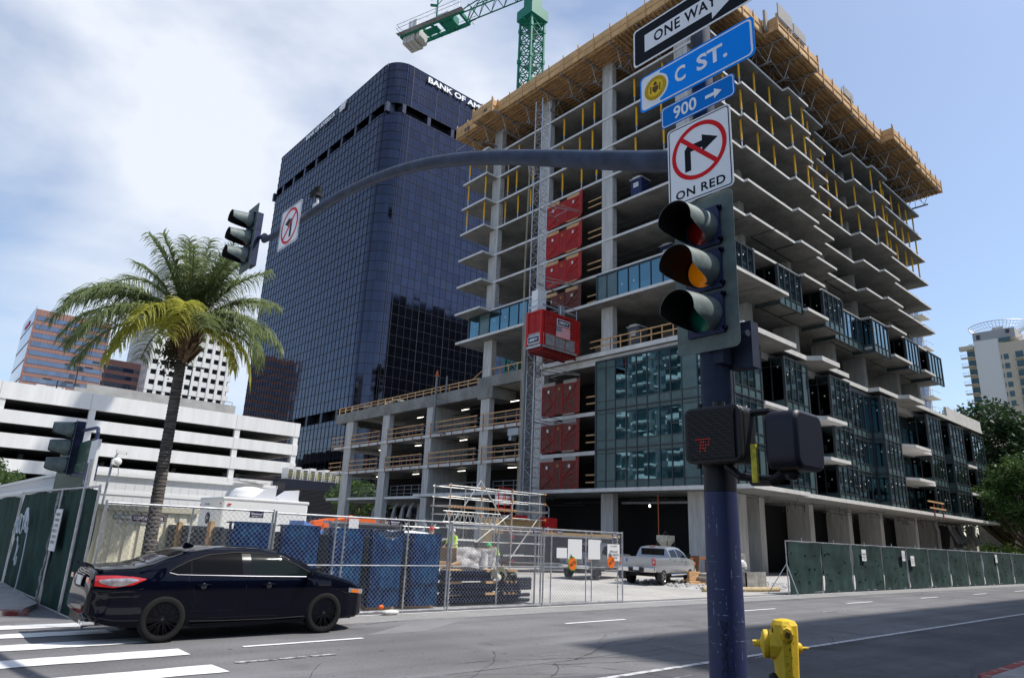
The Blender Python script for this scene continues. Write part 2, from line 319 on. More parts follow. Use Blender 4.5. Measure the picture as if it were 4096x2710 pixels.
    def build(s, name, mats, parent=None, world=True, smooth=False, fix=False, bevel=0.0):
        me = bpy.data.meshes.new(name); off = Vector((0,0,0))
        if parent is not None and world:
            p = parent
            while p is not None: off += p.location; p = p.parent
        vs = [(x-off.x, y-off.y, z-off.z) for x, y, z in s.v] if off.length else s.v
        me.from_pydata(vs, [], s.f)
        ml = mats if isinstance(mats, (list, tuple)) else [mats]
        for m in ml: me.materials.append(m)
        if len(ml) > 1: me.polygons.foreach_set('material_index', s.m)
        if smooth:
            me.polygons.foreach_set('use_smooth', [True]*len(me.polygons))
        if fix or bevel:
            bm = bmesh.new(); bm.from_mesh(me)
            if fix: bmesh.ops.recalc_face_normals(bm, faces=bm.faces)
            bm.to_mesh(me); bm.free()
        me.update()
        if smooth == 'auto':
            try: me.set_sharp_from_angle(angle=R(38))
            except Exception: pass
        o = bpy.data.objects.new(name, me); COL.objects.link(o)
        if bevel:
            bv = o.modifiers.new('bevel', 'BEVEL'); bv.width = bevel; bv.segments = 2; bv.limit_method = 'ANGLE'; bv.angle_limit = R(40)
        if parent is not None: o.parent = parent
        return o

def tag(o, label=None, cat=None, group=None, kind=None):
    if label: o['label'] = label
    if cat: o['category'] = cat
    if group: o['group'] = group
    if kind: o['kind'] = kind
    return o
def thing(name, label, cat, loc=(0,0,0), rotz=0.0, group=None):
    o = bpy.data.objects.new(name, None); COL.objects.link(o); o.location = loc; o.rotation_euler = (0, 0, rotz)
    o.empty_display_size = 0.2
    return tag(o, label, cat, group)
def struct(name, mb, m, **k):
    o = mb.build(name, m, **k); o['kind'] = 'structure'; return o
def copy_thing(root, loc, rotz=None, label=None, group=None):
    c = root.copy(); COL.objects.link(c); c.location = loc
    if rotz is not None: c.rotation_euler = (0, 0, rotz)
    if label: c['label'] = label
    if group: c['group'] = group
    def rec(o, p):
        for ch in list(o.children):
            if ch.get('is_copying'): continue
            d = ch.copy(); COL.objects.link(d); d.parent = p; rec(ch, d)
    rec(root, c); return c

def text(name, s, m, parent, org, right, up, w=None, h=None, depth=0.004, bold=0.0, space=1.0, rot=0.0):
    """lettering as real geometry: org = lower-left corner, fitted to w x h"""
    cu_ = bpy.data.curves.new(name, 'FONT'); cu_.body = s; cu_.size = 1.0; cu_.offset = bold; cu_.space_character = space
    cu_.extrude = 0.0; cu_.resolution_u = 3
    ob = bpy.data.objects.new(name, cu_); COL.objects.link(ob)
    dg = bpy.context.evaluated_depsgraph_get(); dg.update()
    me = bpy.data.meshes.new_from_object(ob.evaluated_get(dg)); bpy.data.objects.remove(ob); bpy.data.curves.remove(cu_)
    xs = [v.co.x for v in me.vertices]; ys = [v.co.y for v in me.vertices]
    x0, x1, y0, y1 = min(xs), max(xs), min(ys), max(ys)
    sx = (w/(x1-x0)) if w else None; sy = (h/(y1-y0)) if h else None
    sx = sx or sy; sy = sy or sx
    right = Vector(right).normalized(); up = Vector(up).normalized(); nrm = right.cross(up); org = Vector(org)
    off = Vector((0,0,0)); p = parent
    while p is not None: off += p.location; p = p.parent
    for v in me.vertices:
        v.co = org + right*(v.co.x-x0)*sx + up*(v.co.y-y0)*sy + nrm*depth - off
    me.materials.clear(); me.materials.append(m)
    o = bpy.data.objects.new(name, me); COL.objects.link(o)
    if parent is not None: o.parent = parent
    return o
# ================================================================ ground, road, pavement
g = MB(); g.add([(-1500,-1500,0),(1500,-1500,0),(1500,1500,0),(-1500,1500,0)], [(0,1,2,3)]); struct('ground', g, asphalt)
g = MB(); g.prism([(3.4,14.55),(140,14.55),(140,100),(3.4,100)], -0.05, 0.008); struct('site_ground', g, siteconc)
g = MB(); g.prism([(25.2,17.0),(27.0,15.6),(45,15.2),(60,15.2),(60,24),(37,24.2),(31,22.4),(26,19.2)], 0.0, 0.014); struct('gravel', g, gravel_m)
# scattered stones over the gravel
g = MB(); rr = random.Random(3)
for i in range(900):
    x = rr.uniform(26, 36); y = rr.uniform(15.6, 22)
    s_ = rr.uniform(.02, .07); g.obox((x, y, .014+s_*.4), (s_, rr.uniform(-.02,.02), .01), (rr.uniform(-.02,.02), s_*.8, 0), (0, .01, s_*.6))
tag(g.build('loose_stones', gravel_m), 'loose pale stones scattered over the gravel beside the pickup', 'gravel', kind='stuff')
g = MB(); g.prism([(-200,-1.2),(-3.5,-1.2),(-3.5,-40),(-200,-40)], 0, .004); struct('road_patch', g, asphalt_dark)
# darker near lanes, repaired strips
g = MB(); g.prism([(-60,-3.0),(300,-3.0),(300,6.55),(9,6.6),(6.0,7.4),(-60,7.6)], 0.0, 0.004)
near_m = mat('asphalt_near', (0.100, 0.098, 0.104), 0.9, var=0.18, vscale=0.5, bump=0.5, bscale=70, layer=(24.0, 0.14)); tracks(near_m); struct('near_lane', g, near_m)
g = MB(); g.prism([(7.0,13.0),(60,13.1),(300,13.1),(300,14.1),(7.0,14.1)], 0.0, 0.004); struct('gutter', g, gutter_c)
g = MB(); g.prism([(8.2,11.5),(10.6,13.0),(9.2,13.0),(6.9,11.5)], 0.0, 0.0045); g.prism([(17,10.2),(300,10.3),(300,10.42),(17,10.3)], 0, .0046); struct('asphalt_patch', g, mat('asphalt_pale', (0.20, 0.197, 0.20), 0.9, var=0.1, vscale=0.8, layer=(24, 0.1)))
def crk(mb, pts, w_=0.018):
    for a, b in zip(pts, pts[1:]):
        a = Vector((a[0], a[1], .0062)); b = Vector((b[0], b[1], .0062)); d = (b-a).normalized(); n = Vector((-d.y, d.x, 0))*w_*rr.uniform(.3, .9)
        mb.quad(a-n, b-n*.7, b+n*.7, a+n)
ck = MB(); rr = random.Random(11)
for i in range(90):
    x = rr.uniform(2, 40); y = rr.choice([rr.uniform(1.5, 13), rr.uniform(3, 9)]); a = rr.choice([0, 0, .12, 1.4, -.6, .5])+rr.uniform(-.15, .15); pts = [(x, y)]
    for k in range(rr.randint(5, 18)):
        a += rr.uniform(-.35, .35)*0.6; x += math.cos(a)*.22; y += math.sin(a)*.22; pts.append((x, y))
    crk(ck, pts, rr.choice([.006, .009, .013]))
for y in (7.9, 12.9): crk(ck, [(3+i*.5, y+rr.uniform(-.03, .03)) for i in range(130)], .010)
tag(ck.build('road_cracks', crack_m), 'thin dark cracks and tar seams wandering over the asphalt', 'cracks', kind='stuff')
# markings
def stripe(nm, x0, x1, y0, y1, m=rpaint, jag=0.0, z=0.0095):
    mb = MB(); n = max(2, int((x1-x0)/.15)); r_ = random.Random(int(x0*91+y0*17)); lo = []; hi = []
    for i in range(n+1):
        x = x0+(x1-x0)*i/n; j = jag*(1 if 0 < i < n else .3); lo.append((x+ (r_.uniform(-jag, jag) if i in (0, n) else 0), y0+r_.uniform(-j, j)*.6, z)); hi.append((x+(r_.uniform(-jag, jag) if i in (0, n) else 0), y1+r_.uniform(-j, j)*.6, z))
    for i in range(n): mb.quad(lo[i], lo[i+1], hi[i+1], hi[i])
    struct(nm, mb, m)
for (y0, y1, x1) in ((14.42,14.92,3.0),(13.4,13.86,3.25),(12.18,12.72,3.55),(10.86,11.42,3.66),(9.42,9.98,3.70),(8.0,8.55,3.75),(6.5,7.05,3.75),(5.0,5.55,3.75)): stripe('crosswalk_stripe', -4.5, x1, y0, y1, jag=.03)
for x0, x1 in ((4.56,6.66),(11.75,13.82),(19.25,21.1),(26.2,28.45),(33.5,35.6),(40.8,42.9),(48.1,50.2),(55.4,57.5),(62.7,64.8)): stripe('lane_line', x0, x1, 11.14, 11.25, jag=.004)
for x0, x1 in ((4.0,4.55),(4.6,5.0),(5.1,5.5),(21.3,22.6),(23.1,23.6)): stripe('old_lane_line', x0, x1, 9.93, 10.03, rpaint_worn, jag=.02)
stripe('edge_line', 7.2, 120, 6.60, 6.71, mat('edge_paint', (0.55,0.55,0.55), .75, col2=(0.22,0.22,0.225), vscale=6, detail=8, lo=.36, hi=.5), jag=.01); stripe('fog_line', 6.9, 120, 14.02, 14.10, jag=.004)
rr = random.Random(23); mb = MB()
for i in range(26):
    x = rr.uniform(3, 22); y = rr.uniform(3.6, 12); L = rr.uniform(.15, .8); a = rr.uniform(-.3, .3); d = Vector((math.cos(a), math.sin(a), 0)); n = Vector((-d.y, d.x, 0))*rr.uniform(.006, .016); p = Vector((x, y, .0066)); mb.quad(p-n, p+d*L-n*.4, p+d*L+n*.5, p+n)
struct('paint_scuffs', mb, rpaint_worn)
# sidewalks + kerbs
g = MB(); g.prism([(-30,16.55),(2.35,16.55),(2.75,17.6),(2.75,60),(-0.6,60),(-1.2,24),(-30,24)], 0, 0.10); struct('pavement', g, mat('pavement_concrete', (0.36,0.345,0.33), .9, var=.12, vscale=1.0, layer=(5,.12)))
g = MB(); g.prism([(-30,16.38),(2.45,16.38),(2.35,16.55),(-30,16.55)], 0, 0.104); struct('kerb', g, curb_red)
g = MB(); g.prism([(12.6,3.4),(11.9,3.05),(11.4,2.2),(11.4,-8),(80,-8),(80,3.4)], 0, 0.12); struct('near_pavement', g, mat('pavement_near', (0.30,0.29,0.28), .9, var=.12, vscale=1.0, layer=(5,.12)))
g = MB(); g.prism([(12.6,3.55),(11.8,3.2),(11.25,2.2),(11.4,2.2),(11.9,3.05),(12.6,3.4),(80,3.4),(80,3.55)], 0, 0.125); struct('near_kerb', g, curb_red)
g = MB(); g.prism([(-6,-6),(7.6,-6),(7.6,3.75),(6.9,4.0),(-6,4.0)], 0, 0.004); struct('corner_pavement', g, mat('corner_concrete', (0.16,0.157,0.155), .9, var=.14, vscale=1.2, layer=(9,.12)))
# manhole
mh = thing('manhole_cover', 'round iron manhole cover set in the asphalt near the bottom of the frame', 'manhole', (5.02,6.6,0))
MB().lathe((5.02,6.6,.004), (0,0,1), [(0,.33),(.004,.33)], 28).build('rim', darkmetal, mh)
mb = MB().lathe((5.02,6.6,.0085), (0,0,1), [(0,.29),(.002,.29)], 28)
for i in range(-4, 5): mb.box(5.02+i*.06-.008, 6.36, .0105, 5.02+i*.06+.008, 6.84, .0125)
mb.build('lid', mat('iron', (.09,.085,.08), .6, .5, var=.3, vscale=9), mh)

# ================================================================ unfinished tower
BX, BY = 39.65, 23.05
K = [20.05+2.9*k for k in range(9)]
bld = thing('unfinished_tower', 'half built concrete tower with open floor slabs above a teal glazed podium', 'building', (BX, BY, 0))
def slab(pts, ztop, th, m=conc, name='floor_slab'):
    # shade-toned concrete body, edge faces paler to stand in for sun
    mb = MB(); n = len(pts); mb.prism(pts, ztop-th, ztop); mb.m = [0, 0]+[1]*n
    o = mb.build(name, [m, conc_edge_lit], bld); return o
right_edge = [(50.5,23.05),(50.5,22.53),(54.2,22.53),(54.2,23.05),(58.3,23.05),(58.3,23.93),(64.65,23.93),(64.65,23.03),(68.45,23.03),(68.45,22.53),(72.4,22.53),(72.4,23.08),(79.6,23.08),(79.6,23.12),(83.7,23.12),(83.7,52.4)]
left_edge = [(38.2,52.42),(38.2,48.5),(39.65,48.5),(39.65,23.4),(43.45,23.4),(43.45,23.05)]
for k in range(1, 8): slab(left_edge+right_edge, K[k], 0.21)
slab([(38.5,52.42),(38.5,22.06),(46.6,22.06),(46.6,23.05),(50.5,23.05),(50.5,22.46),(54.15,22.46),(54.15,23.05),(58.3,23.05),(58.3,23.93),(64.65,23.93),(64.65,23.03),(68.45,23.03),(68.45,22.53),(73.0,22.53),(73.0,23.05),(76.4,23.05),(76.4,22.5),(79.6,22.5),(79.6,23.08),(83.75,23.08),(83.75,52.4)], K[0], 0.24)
# dark drip joints under the lower slabs
mb = MB()
for k in (0, 1, 2):
    z = K[k]-(.243 if k == 0 else .213)
    for (x0, x1) in ((39.9,43.4),(46.9,50.4),(50.6,54.1),(60,64.4),(68.6,72.3),(76.6,79.4)):
        mb.box(x0, 24.9, z-.012, x1, 25.02, z); mb.box(x0-.1, 22.75, z-.012, x0, 24.9, z)
        mb.box(x1, 22.75, z-.012, x1+.06, 24.9, z)
mb.build('drip_joint', black, bld)
# podium slabs
PZ = [5.42, 8.42, 11.47, 15.5]
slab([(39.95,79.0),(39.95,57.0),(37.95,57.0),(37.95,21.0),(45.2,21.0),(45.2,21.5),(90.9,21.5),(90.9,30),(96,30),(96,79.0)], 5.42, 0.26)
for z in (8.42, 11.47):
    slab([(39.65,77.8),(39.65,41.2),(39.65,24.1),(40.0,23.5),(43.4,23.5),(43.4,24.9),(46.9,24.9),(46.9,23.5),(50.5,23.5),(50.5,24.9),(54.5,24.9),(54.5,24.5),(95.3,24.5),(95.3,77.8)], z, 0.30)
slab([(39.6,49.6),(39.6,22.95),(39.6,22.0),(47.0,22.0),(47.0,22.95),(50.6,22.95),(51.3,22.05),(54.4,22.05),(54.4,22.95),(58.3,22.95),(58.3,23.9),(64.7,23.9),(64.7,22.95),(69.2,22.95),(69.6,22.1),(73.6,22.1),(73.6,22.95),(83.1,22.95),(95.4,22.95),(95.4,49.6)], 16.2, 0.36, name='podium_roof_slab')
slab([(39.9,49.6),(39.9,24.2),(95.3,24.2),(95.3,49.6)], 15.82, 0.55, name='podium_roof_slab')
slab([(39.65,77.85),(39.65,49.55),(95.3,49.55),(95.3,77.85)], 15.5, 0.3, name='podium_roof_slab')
b_ = MB().box(39.6,49.5,14.40,40.0,77.9,15.58); b_.box(40.0,77.5,14.40,95.3,77.9,15.58); b_.build('edge_beam', conc, bld)
b_ = MB().box(39.58,41.3,15.2,39.95,49.75,16.22); b_.box(39.58,47.6,14.15,42.5,49.75,15.2); b_.build('transfer_beam', conc, bld)
MB().box(83.2,23.0,16.2,95.3,23.25,17.25).build('parapet', conc_edge_lit, bld)
# columns
def col(x0, y0, x1, y1, z0, z1): MB().box(x0, y0, z0, x1, y1, z1).build('column', conc_col, bld)
for (y0, y1) in ((48.1,49.35),(40.9,42.1),(33.25,34.4),(25.55,26.8)):
    col(39.72, y0, 40.3, y1, 0, 5.16); 
    if y0 > 30: col(39.72, y0, 40.3, y1, 5.42, 15.27)
    col(39.70, y0, 40.25, y1, 16.2, 43.0)
for (y0, y1) in ((73.7,75.35),(65.5,66.9)): col(39.75, y0, 40.35, y1, 0, 14.4)
MB().box(39.75, 57.2, 0, 46.5, 58.25, 14.4).build('shear_wall', conc_col, bld)
for xr in (46.5, 54.05, 61.1, 67.8, 76.4, 82.3):
    MB().box(xr-.72, 25.0, 0, xr, 26.85, 5.16).build('column', conc_col, bld)
    MB().box(xr-.72, 25.0, 16.2, xr, 26.9, 19.81).build('column', conc_col, bld)
    MB().box(xr-.6, 25.2, 20.05, xr, 26.4, 43.0).build('column', conc_col, bld)
for xr in (90.6, 95.4): MB().box(xr-.8, 25.0, 0, xr, 25.9, 5.16).build('column', conc_col, bld)
MB().box(40.3, 24.0, 0, 42.3, 24.7, 5.16).build('column', conc_col, bld)
for x in (48, 56.5, 65, 74, 83, 92):
    for y in (33.5, 41.5, 49.5, 60, 70): 
        if y < 50: col(x, y, x+.9, y+.9, 0, 43.0 if x < 84 else 15)
        else: col(x, y, x+.9, y+.9, 0, 15)
mb = MB(); mb.box(50, 34.5, 0, 62, 43, 43.0); mb.box(70, 34.5, 0, 80, 43, 43.0); mb.build('darkening_core', conc_dark, bld)  # core blocks added inside to darken the open floors
mb = MB(); mb.box(43.3, 27.2, 0.0, 95, 27.5, 5.1); mb.box(43.3, 28, 0, 43.6, 56, 5.1); mb.box(46.6, 58.5, 5.5, 47.0, 77.0, 14.3); mb.box(44.5, 42, 5.5, 44.8, 57, 15.0); mb.box(44.6, 26, 5.5, 44.9, 41, 15.2); mb.build('dark_backing', void, bld)  # near-black sheets added as painted shade behind the open storeys
# services hanging under the base slab
rr = random.Random(5)
for i in range(40):
    x = rr.uniform(39, 90); y = rr.uniform(22.5, 25.5); L = rr.uniform(2, 5); z = rr.uniform(4.6, 5.05); mb = MB(); mb.tube((x,y,z), (x+L,y,z), .03, n=5); mb.tube((x+.4,y,z), (x+.4,y,5.16), .015, n=4); mb.tube((x+L-.2,y,z), (x+L-.2,y,z-.45), .022, n=4); mb.build('ceiling_pipe', darkmetal, bld)
for i in range(24):
    y = rr.uniform(28, 75); x = rr.uniform(40.5, 43); L = rr.uniform(2, 5); z = rr.uniform(4.5, 5.0); mb = MB(); mb.tube((x,y,z), (x,y+L,z), .035, n=5); mb.tube((x,y,z), (x,y,5.16), .015, n=4); mb.build('ceiling_pipe', darkmetal, bld)
for lv in (8.12, 11.17, 14.2):
    for i in range(12):
        y = rr.uniform(50, 75); x = rr.uniform(41, 43.5); L = rr.uniform(1.5, 4); mb = MB(); mb.tube((x,y,lv-.35), (x,y+L,lv-.35), .03, n=5); mb.tube((x,y,lv-.35), (x,y,lv), .012, n=4); mb.build('ceiling_pipe', darkmetal, bld)
ductm = mat('duct_grey', (.30,.30,.30), .5, .3, var=.25, vscale=3); MB().tube((40.6,27,4.55), (40.6,33.1,4.55), .09, n=8).build('duct', ductm, bld)
for (y, z1) in ((59.4,3.1),(61.2,3.3),(62.6,3.0),(64.2,3.2),(68.3,3.2)): MB().path([(41,y,4.75),(40.7,y+.15,4.3),(40.6,y+.25,z1)], .25, n=8, radii=[.16,.17,.26]).build('duct', ductm, bld)
MB().path([(80.7,24.8,5.1),(80.7,24.7,4.6),(80.7,24.6,4.2),(80.7,24.6,0)], .22, n=8).build('duct', ductm, bld)
for x in (86.2, 87.4, 89.3, 93.4): MB().path([(x,25.2,5.0),(x+.2,25,4.2),(x+.7,24.6,3.1)], .25, n=8, radii=[.22,.22,.42]).build('duct', ductm, bld)
# lit construction lamps under the podium ceilings
for lv in (8.12, 11.17, 14.25):
    for y in (46.0, 53.5, 61.5, 69.0): MB().box(41.5, y, lv-.30, 41.56, y+1.15, lv-.26).build('lit_tube_lamp', lamp_e, bld)
MB().ell((41.0,30.9,4.35), .08,.08,.10, 8, 6).build('lit_bulb', lamp_e, bld); MB().tube((41.0,30.9,4.42),(41.0,30.9,5.16),.012,n=5).build('lamp_cord', darkmetal, bld)

# ---------------------------------------------------------------- curtain wall
def curtain(org, u, n, width, z0, z1, panes, glass, spand=0.62, head=0.30, transom=None, solid=(), oper=(), end=True):
    """one bay of one storey = a window part with its frame and its spandrel panels"""
    org, u, n = Vector(org), Vector(u), Vector(n)
    P_ = lambda a, d, z: org+u*a+n*d+Vector((0,0,z))
    def bar(mb, a0, a1, zz0, zz1, d0, d1):
        mb.obox((P_((a0+a1)/2, (d0+d1)/2, (zz0+zz1)/2)), u*(a1-a0)/2, n*(d1-d0)/2, Vector((0,0,(zz1-zz0)/2)))
    xs = [0.0]; 
    for p in panes: xs.append(xs[-1]+p)
    k = width/xs[-1]; xs = [x*k for x in xs]
    gl = MB(); sp = MB(); fr = MB()
    zb, zt = z0+spand, z1-head
    for i in range(len(panes)):
        a0, a1 = xs[i]+.03, xs[i+1]-.03
        bar(sp, a0, a1, z0+.04, zb-.03, -.08, -.012)
        if head > .1: bar(sp, a0, a1, zt+.03, z1-.04, -.08, -.012)
        if i in solid: bar(sp, a0, a1, zb-.03, zt+.03, -.08, -.012)
        else: bar(gl, a0, a1, zb, zt, -.06, -.02)
        if i in oper: bar(fr, a0, a1, zb+.72, zb+.79, -.02, .025)
        if transom: bar(fr, a0, a1, transom-.025, transom+.025, -.02, .022)
    for x in xs: bar(fr, x-.03, x+.03, z0, z1, -.09, .05)
    for z in (z0+.02, zb-.0, zt+.0, z1-.02): bar(fr, xs[0], xs[-1], z-.025, z+.025, -.09, .044)
    bar(fr, xs[0]-.02, xs[-1]+.02, z0-.05, z0+.012, -.09, .09)
    if end:
        bar(fr, xs[0]-.12, xs[0]-.03, z0, z1, -.12, .056); bar(fr, xs[-1]+.03, xs[-1]+.12, z0, z1, -.12, .056)
    if gl.f:
        wdw = gl.build('window', glass, bld); f_ = fr.build('frame', charcoal, wdw); sp.build('spandrel_panel', spandrel, wdw)
    else:
        wdw = sp.build('wall_panel', spandrel, bld); fr.build('frame', charcoal, wdw)
    # little stickers still on the panes
    st = MB(); r_ = random.Random(int(org.x*7+org.z*13+org.y))
    for i in range(len(panes)):
        if i in solid or r_.random() < .35: continue
        a = (xs[i]+xs[i+1])/2+r_.uniform(-.15,.15); zz = zb+(zt-zb)*r_.choice([.5,.62,.8]); bar(st, a-.05, a+.05, zz-.06, zz+.06, -.02, -.008)
    if st.f: st.build('sticker', paper, wdw)
UY, NX = (0,-1,0), (-1,0,0); UX, NY = (1,0,0), (0,-1,0)
floors = [(5.44, 8.44), (8.46, 11.48), (11.5, 15.45)]
for (z0, z1) in floors:
    top = z1 > 15; tr = 14.78 if top else None
    curtain((39.58,34.78,0), UY, NX, 11.66, z0, z1, (.96,.93,1.04,.98,.98,1.06,1.0,.93,1.29,1.25,1.24), teal_blue, .66, .12 if top else .30, tr, solid=(0,1,8), oper=(2,7))
    bays = [(39.7,43.5,23.0,'g'),(43.5,46.8,23.0,'r'),(46.8,50.6,23.0,'g'),(50.6,54.4,23.0,'d'),(54.4,58.3,23.0,'g'),(58.3,64.7,23.95,'b'),(64.7,68.6,23.0,'g'),(68.6,76.4,23.0,'d'),(76.4,80.4,23.0,'g'),(80.4,83.2,24.0,'p'),(83.2,87.8,23.0,'g'),(87.8,90.9,23.0,'r'),(90.9,95.3,23.0,'g')]
    for (x0, x1, y, kd) in bays:
        if kd == 'g':
            curtain((x0+.14,y,0), UX, NY, x1-x0-.28, z0, z1, (1,1,1,.9), teal, .66, .12 if top else .30, tr, oper=(3,) if x0 > 50 else (), solid=(3,) if x0 < 50 else ())
            if x0 > 40: curtain((x0+.10, y+(1.9 if abs(x0-64.7) > .1 else .9), 0), UY, NX, 1.78 if abs(x0-64.7) > .1 else .78, z0, z1, (1,1) if abs(x0-64.7) > .1 else (1,), dglass, .66, .12 if top else .30, tr, end=False)
            MB().box(x1-.08, y+.1, z0, x1-.02, y+1.95, z1).build('return_wall', charcoal, bld)
        elif kd == 'b': curtain((x0+.1,y,0), UX, NY, x1-x0-.2, z0, z1, (1,1,1.1,1,1,1.3), teal_blue, .66, .12 if top else .30, tr, solid=(0,1), oper=(3,))
        elif kd == 'p': curtain((x0+.1,y,0), UX, NY, x1-x0-.2, z0, z1, (1,1), teal, .7, .3, None, solid=(0,1))
        else:
            MB().box(x0, 24.95, z0, x1, 25.05, z1).build('recess_wall', dark_spandrel, bld)
            w_ = MB(); xa = x0+.25
            w_.box(xa, 24.90, z0+.1, x1-.25, 24.945, z0+2.55); ww = w_.build('window', teal, bld)
            fr = MB(); nb = 3 if x1-x0 < 5 else 6
            for i in range(nb+1): xx = xa+(x1-.25-xa)*i/nb; fr.box(xx-.04, 24.84, z0+.08, xx+.04, 24.95, z0+2.6)
            for zz in (z0+.1, z0+.75, z0+2.15, z0+2.58): fr.box(xa, 24.86, zz-.035, x1-.25, 24.955, zz+.035)
            fr.build('frame', charcoal, ww)
            if kd == 'd':
                d_ = MB().box(x0+1.3, 24.80, z0+.08, x0+2.2, 24.862, z0+2.2).build('balcony_door', dark_spandrel, bld)
                MB().box(x0+1.42, 24.785, z0+.3, x0+2.08, 24.801, z0+2.05).build('pane', dwin, d_)
                MB().box(x0+2.09, 24.72, z0+1.0, x0+2.13, 24.79, z0+1.04).build('handle', chrome, d_)
                MB().box(x0+1.55, 24.77, z0+1.25, x0+1.9, 24.784, z0+1.65).build('notice', paper, d_)
            if z0 > 6:
                if kd == 'd': pr_ = 22.15; q0, q1 = (x0+.9, x1+.6) if x1-x0 < 5 else (x0+1.2, x0+5.2)
                if kd == 'd': MB().prism([(x0+.05,24.9),(x0+.05,22.9),(q0,22.15),(q1,22.15),(q1,22.9),(x1-.05,22.9),(x1-.05,24.9)], z0-.22, z0+.03).build('balcony_slab', white_slab, bld)
                else: MB().box(x0+.03, 22.85, z0-.22, x1-.03, 24.9, z0+.03).build('balcony_slab', white_slab, bld)
# tower glazed floor
z0, z1 = K[0]+.0, K[1]-.2
for (x0, x1, y, kd) in [(39.75,43.34,23.0,'g'),(43.34,46.75,23.0,'r'),(46.75,50.6,23.0,'g'),(50.6,54.4,23.0,'r'),(54.4,58.3,23.0,'g'),(58.3,64.6,23.9,'b'),(64.6,68.4,23.0,'g'),(68.4,72.8,23.0,'r'),(72.8,76.5,23.0,'g'),(76.5,79.5,23.0,'r'),(79.5,83.7,23.05,'g')]:
    if kd in 'gb':
        zl = z0 if x0 < 46 else z0-.5
        curtain((x0+.14,y-.07,0), UX, NY, x1-x0-.28, zl, z1, (1,1,1,1) if kd == 'g' else (1,1,1,1,1.2,1.2), teal if kd == 'g' else teal_blue, .75, .12, None)
        if x0 > 40: curtain((x0+.10, y+1.9, 0), UY, NX, 1.8, zl, z1, (1,1), dglass, .75, .12, None, end=False)
        MB().box(x1-.08, y+.05, z0, x1-.02, y+2.1, z1).build('return_wall', charcoal, bld)
    else:
        MB().box(x0, 25.0, z0, x1, 25.1, z1).build('recess_wall', dark_spandrel, bld)
        w_ = MB().box(x0+.2, 24.93, z0+.1, x1-.2, 24.995, z0+2.45).build('window', teal, bld); fr = MB()
        for i in range(4): xx = x0+.2+(x1-x0-.4)*i/3; fr.box(xx-.04, 24.88, z0+.05, xx+.04, 25.0, z1)
        fr.build('frame', charcoal, w_)
curtain((39.60,34.75,0), UY, NX, 11.6, z0, z1, (.9,1.0,1.0,1.0,1.0,1,1,.9,.9,.9,1), teal_blue, .1, .12, None, solid=(0,1))
curtain((39.60,51.7,0), UY, NX, 9.9, z0, z1, (1.3,1.3,1.25,1.1,1.1,1.0,1.15), teal_blue, .1, .12, None, solid=(1,))

# ---------------------------------------------------------------- guard rails
def guard(y0, y1, z, name='guard_rail', x=39.5, step=1.75, post=rust, zlo=-.45):
    mb = MB(); n = max(1, round((y1-y0)/step))
    for i in range(n+1):
        yy = y0+(y1-y0)*i/n; mb.box(x-.03, yy-.03, z+zlo, x+.03, yy+.03, z+1.25)
    o = mb.build(name, post, bld); r_ = MB()
    for zz in (.12, .62, 1.12): r_.box(x-.075, y0-.35, z+zz-.05, x-.034, y1+.35, z+zz+.05)
    r_.build('rail_board', lumber, o); return o
for z in (8.42, 11.47):
    guard(75.4, 77.8, z); guard(67.2, 73.2, z); guard(58.6, 65.2, z); guard(49.8, 57.0, z); guard(42.4, 48.6, z)
mb = MB()
for z in (5.42, 8.42, 11.47):
    for (y0, y1) in ((42.4,48),(49.6,57),(58.5,65.3),(67.1,73.5)):
        for zz in (.35,.75,1.15): mb.beam((40.55,y0,z+zz),(40.55,y1,z+zz),.05,.05)
        n = int((y1-y0)/1.3)
        for i in range(n+1): yy = y0+(y1-y0)*i/n; mb.box(40.52, yy-.03, z, 40.58, yy+.03, z+1.2)
mb.build('steel_rail', greysteel, bld)
mb = MB()
for i in range(19): yy = 50+i*1.53; mb.box(39.72, yy-.04, 15.58, 39.80, yy+.04, 16.35)
for zz in (15.95, 16.28): mb.box(39.70, 49.8, zz-.05, 39.738, 77.7, zz+.05)
mb.beam((39.75,48.3,17.5),(39.75,50.9,16.3),.1,.05)
mb.build('timber_rail', lumber, bld); mb = MB()
for i in range(6): yy = 42.0+i*1.2; mb.box(39.7, yy-.04, 16.2, 39.78, yy+.04, 17.0)
mb.box(39.66, 42, 16.85, 39.70, 48, 16.95)
mb.build('timber_rail', lumber, bld); mb = MB()
for i in range(9): yy = 26.6+i*.98; mb.box(39.7, yy-.04, 16.2, 39.78, yy+.04, 17.3)
for zz in (16.7, 17.2): mb.box(39.66, 26.2, zz-.05, 39.698, 35.6, zz+.05)
mb.build('timber_rail', lumber, bld)
mb = MB()
for z in K[1:8]:
    for zz in (.55, 1.05):
        mb.tube((39.75,26.8,z+zz),(39.75,33.2,z+zz),.012,n=4); mb.tube((39.75,41.9,z+zz),(39.75,48.2,z+zz),.012,n=4)
mb.build('cable_rail', darkmetal, bld)
mb = MB()
for z in [5.44, 8.5, 11.55, K[0], K[1], K[2], K[3]]:
    for zz in (.6, 1.15): mb.box(39.62, 34.35, z+zz-.05, 39.66, 35.9, z+zz+.05)
mb.build('gap_board', lumber, bld)
mb = MB().tube((39.15,56.03,11.5),(39.15,56.03,17.3),.13,n=10).tube((39.15,56.03,14.75),(39.5,54.5,14.4),.09,n=8).tube((39.15,56.03,11.55),(39.5,54.5,11.3),.09,n=8); mb.build('vent_riser', mat('riser_steel', (.22,.23,.24), .5, .4), bld)
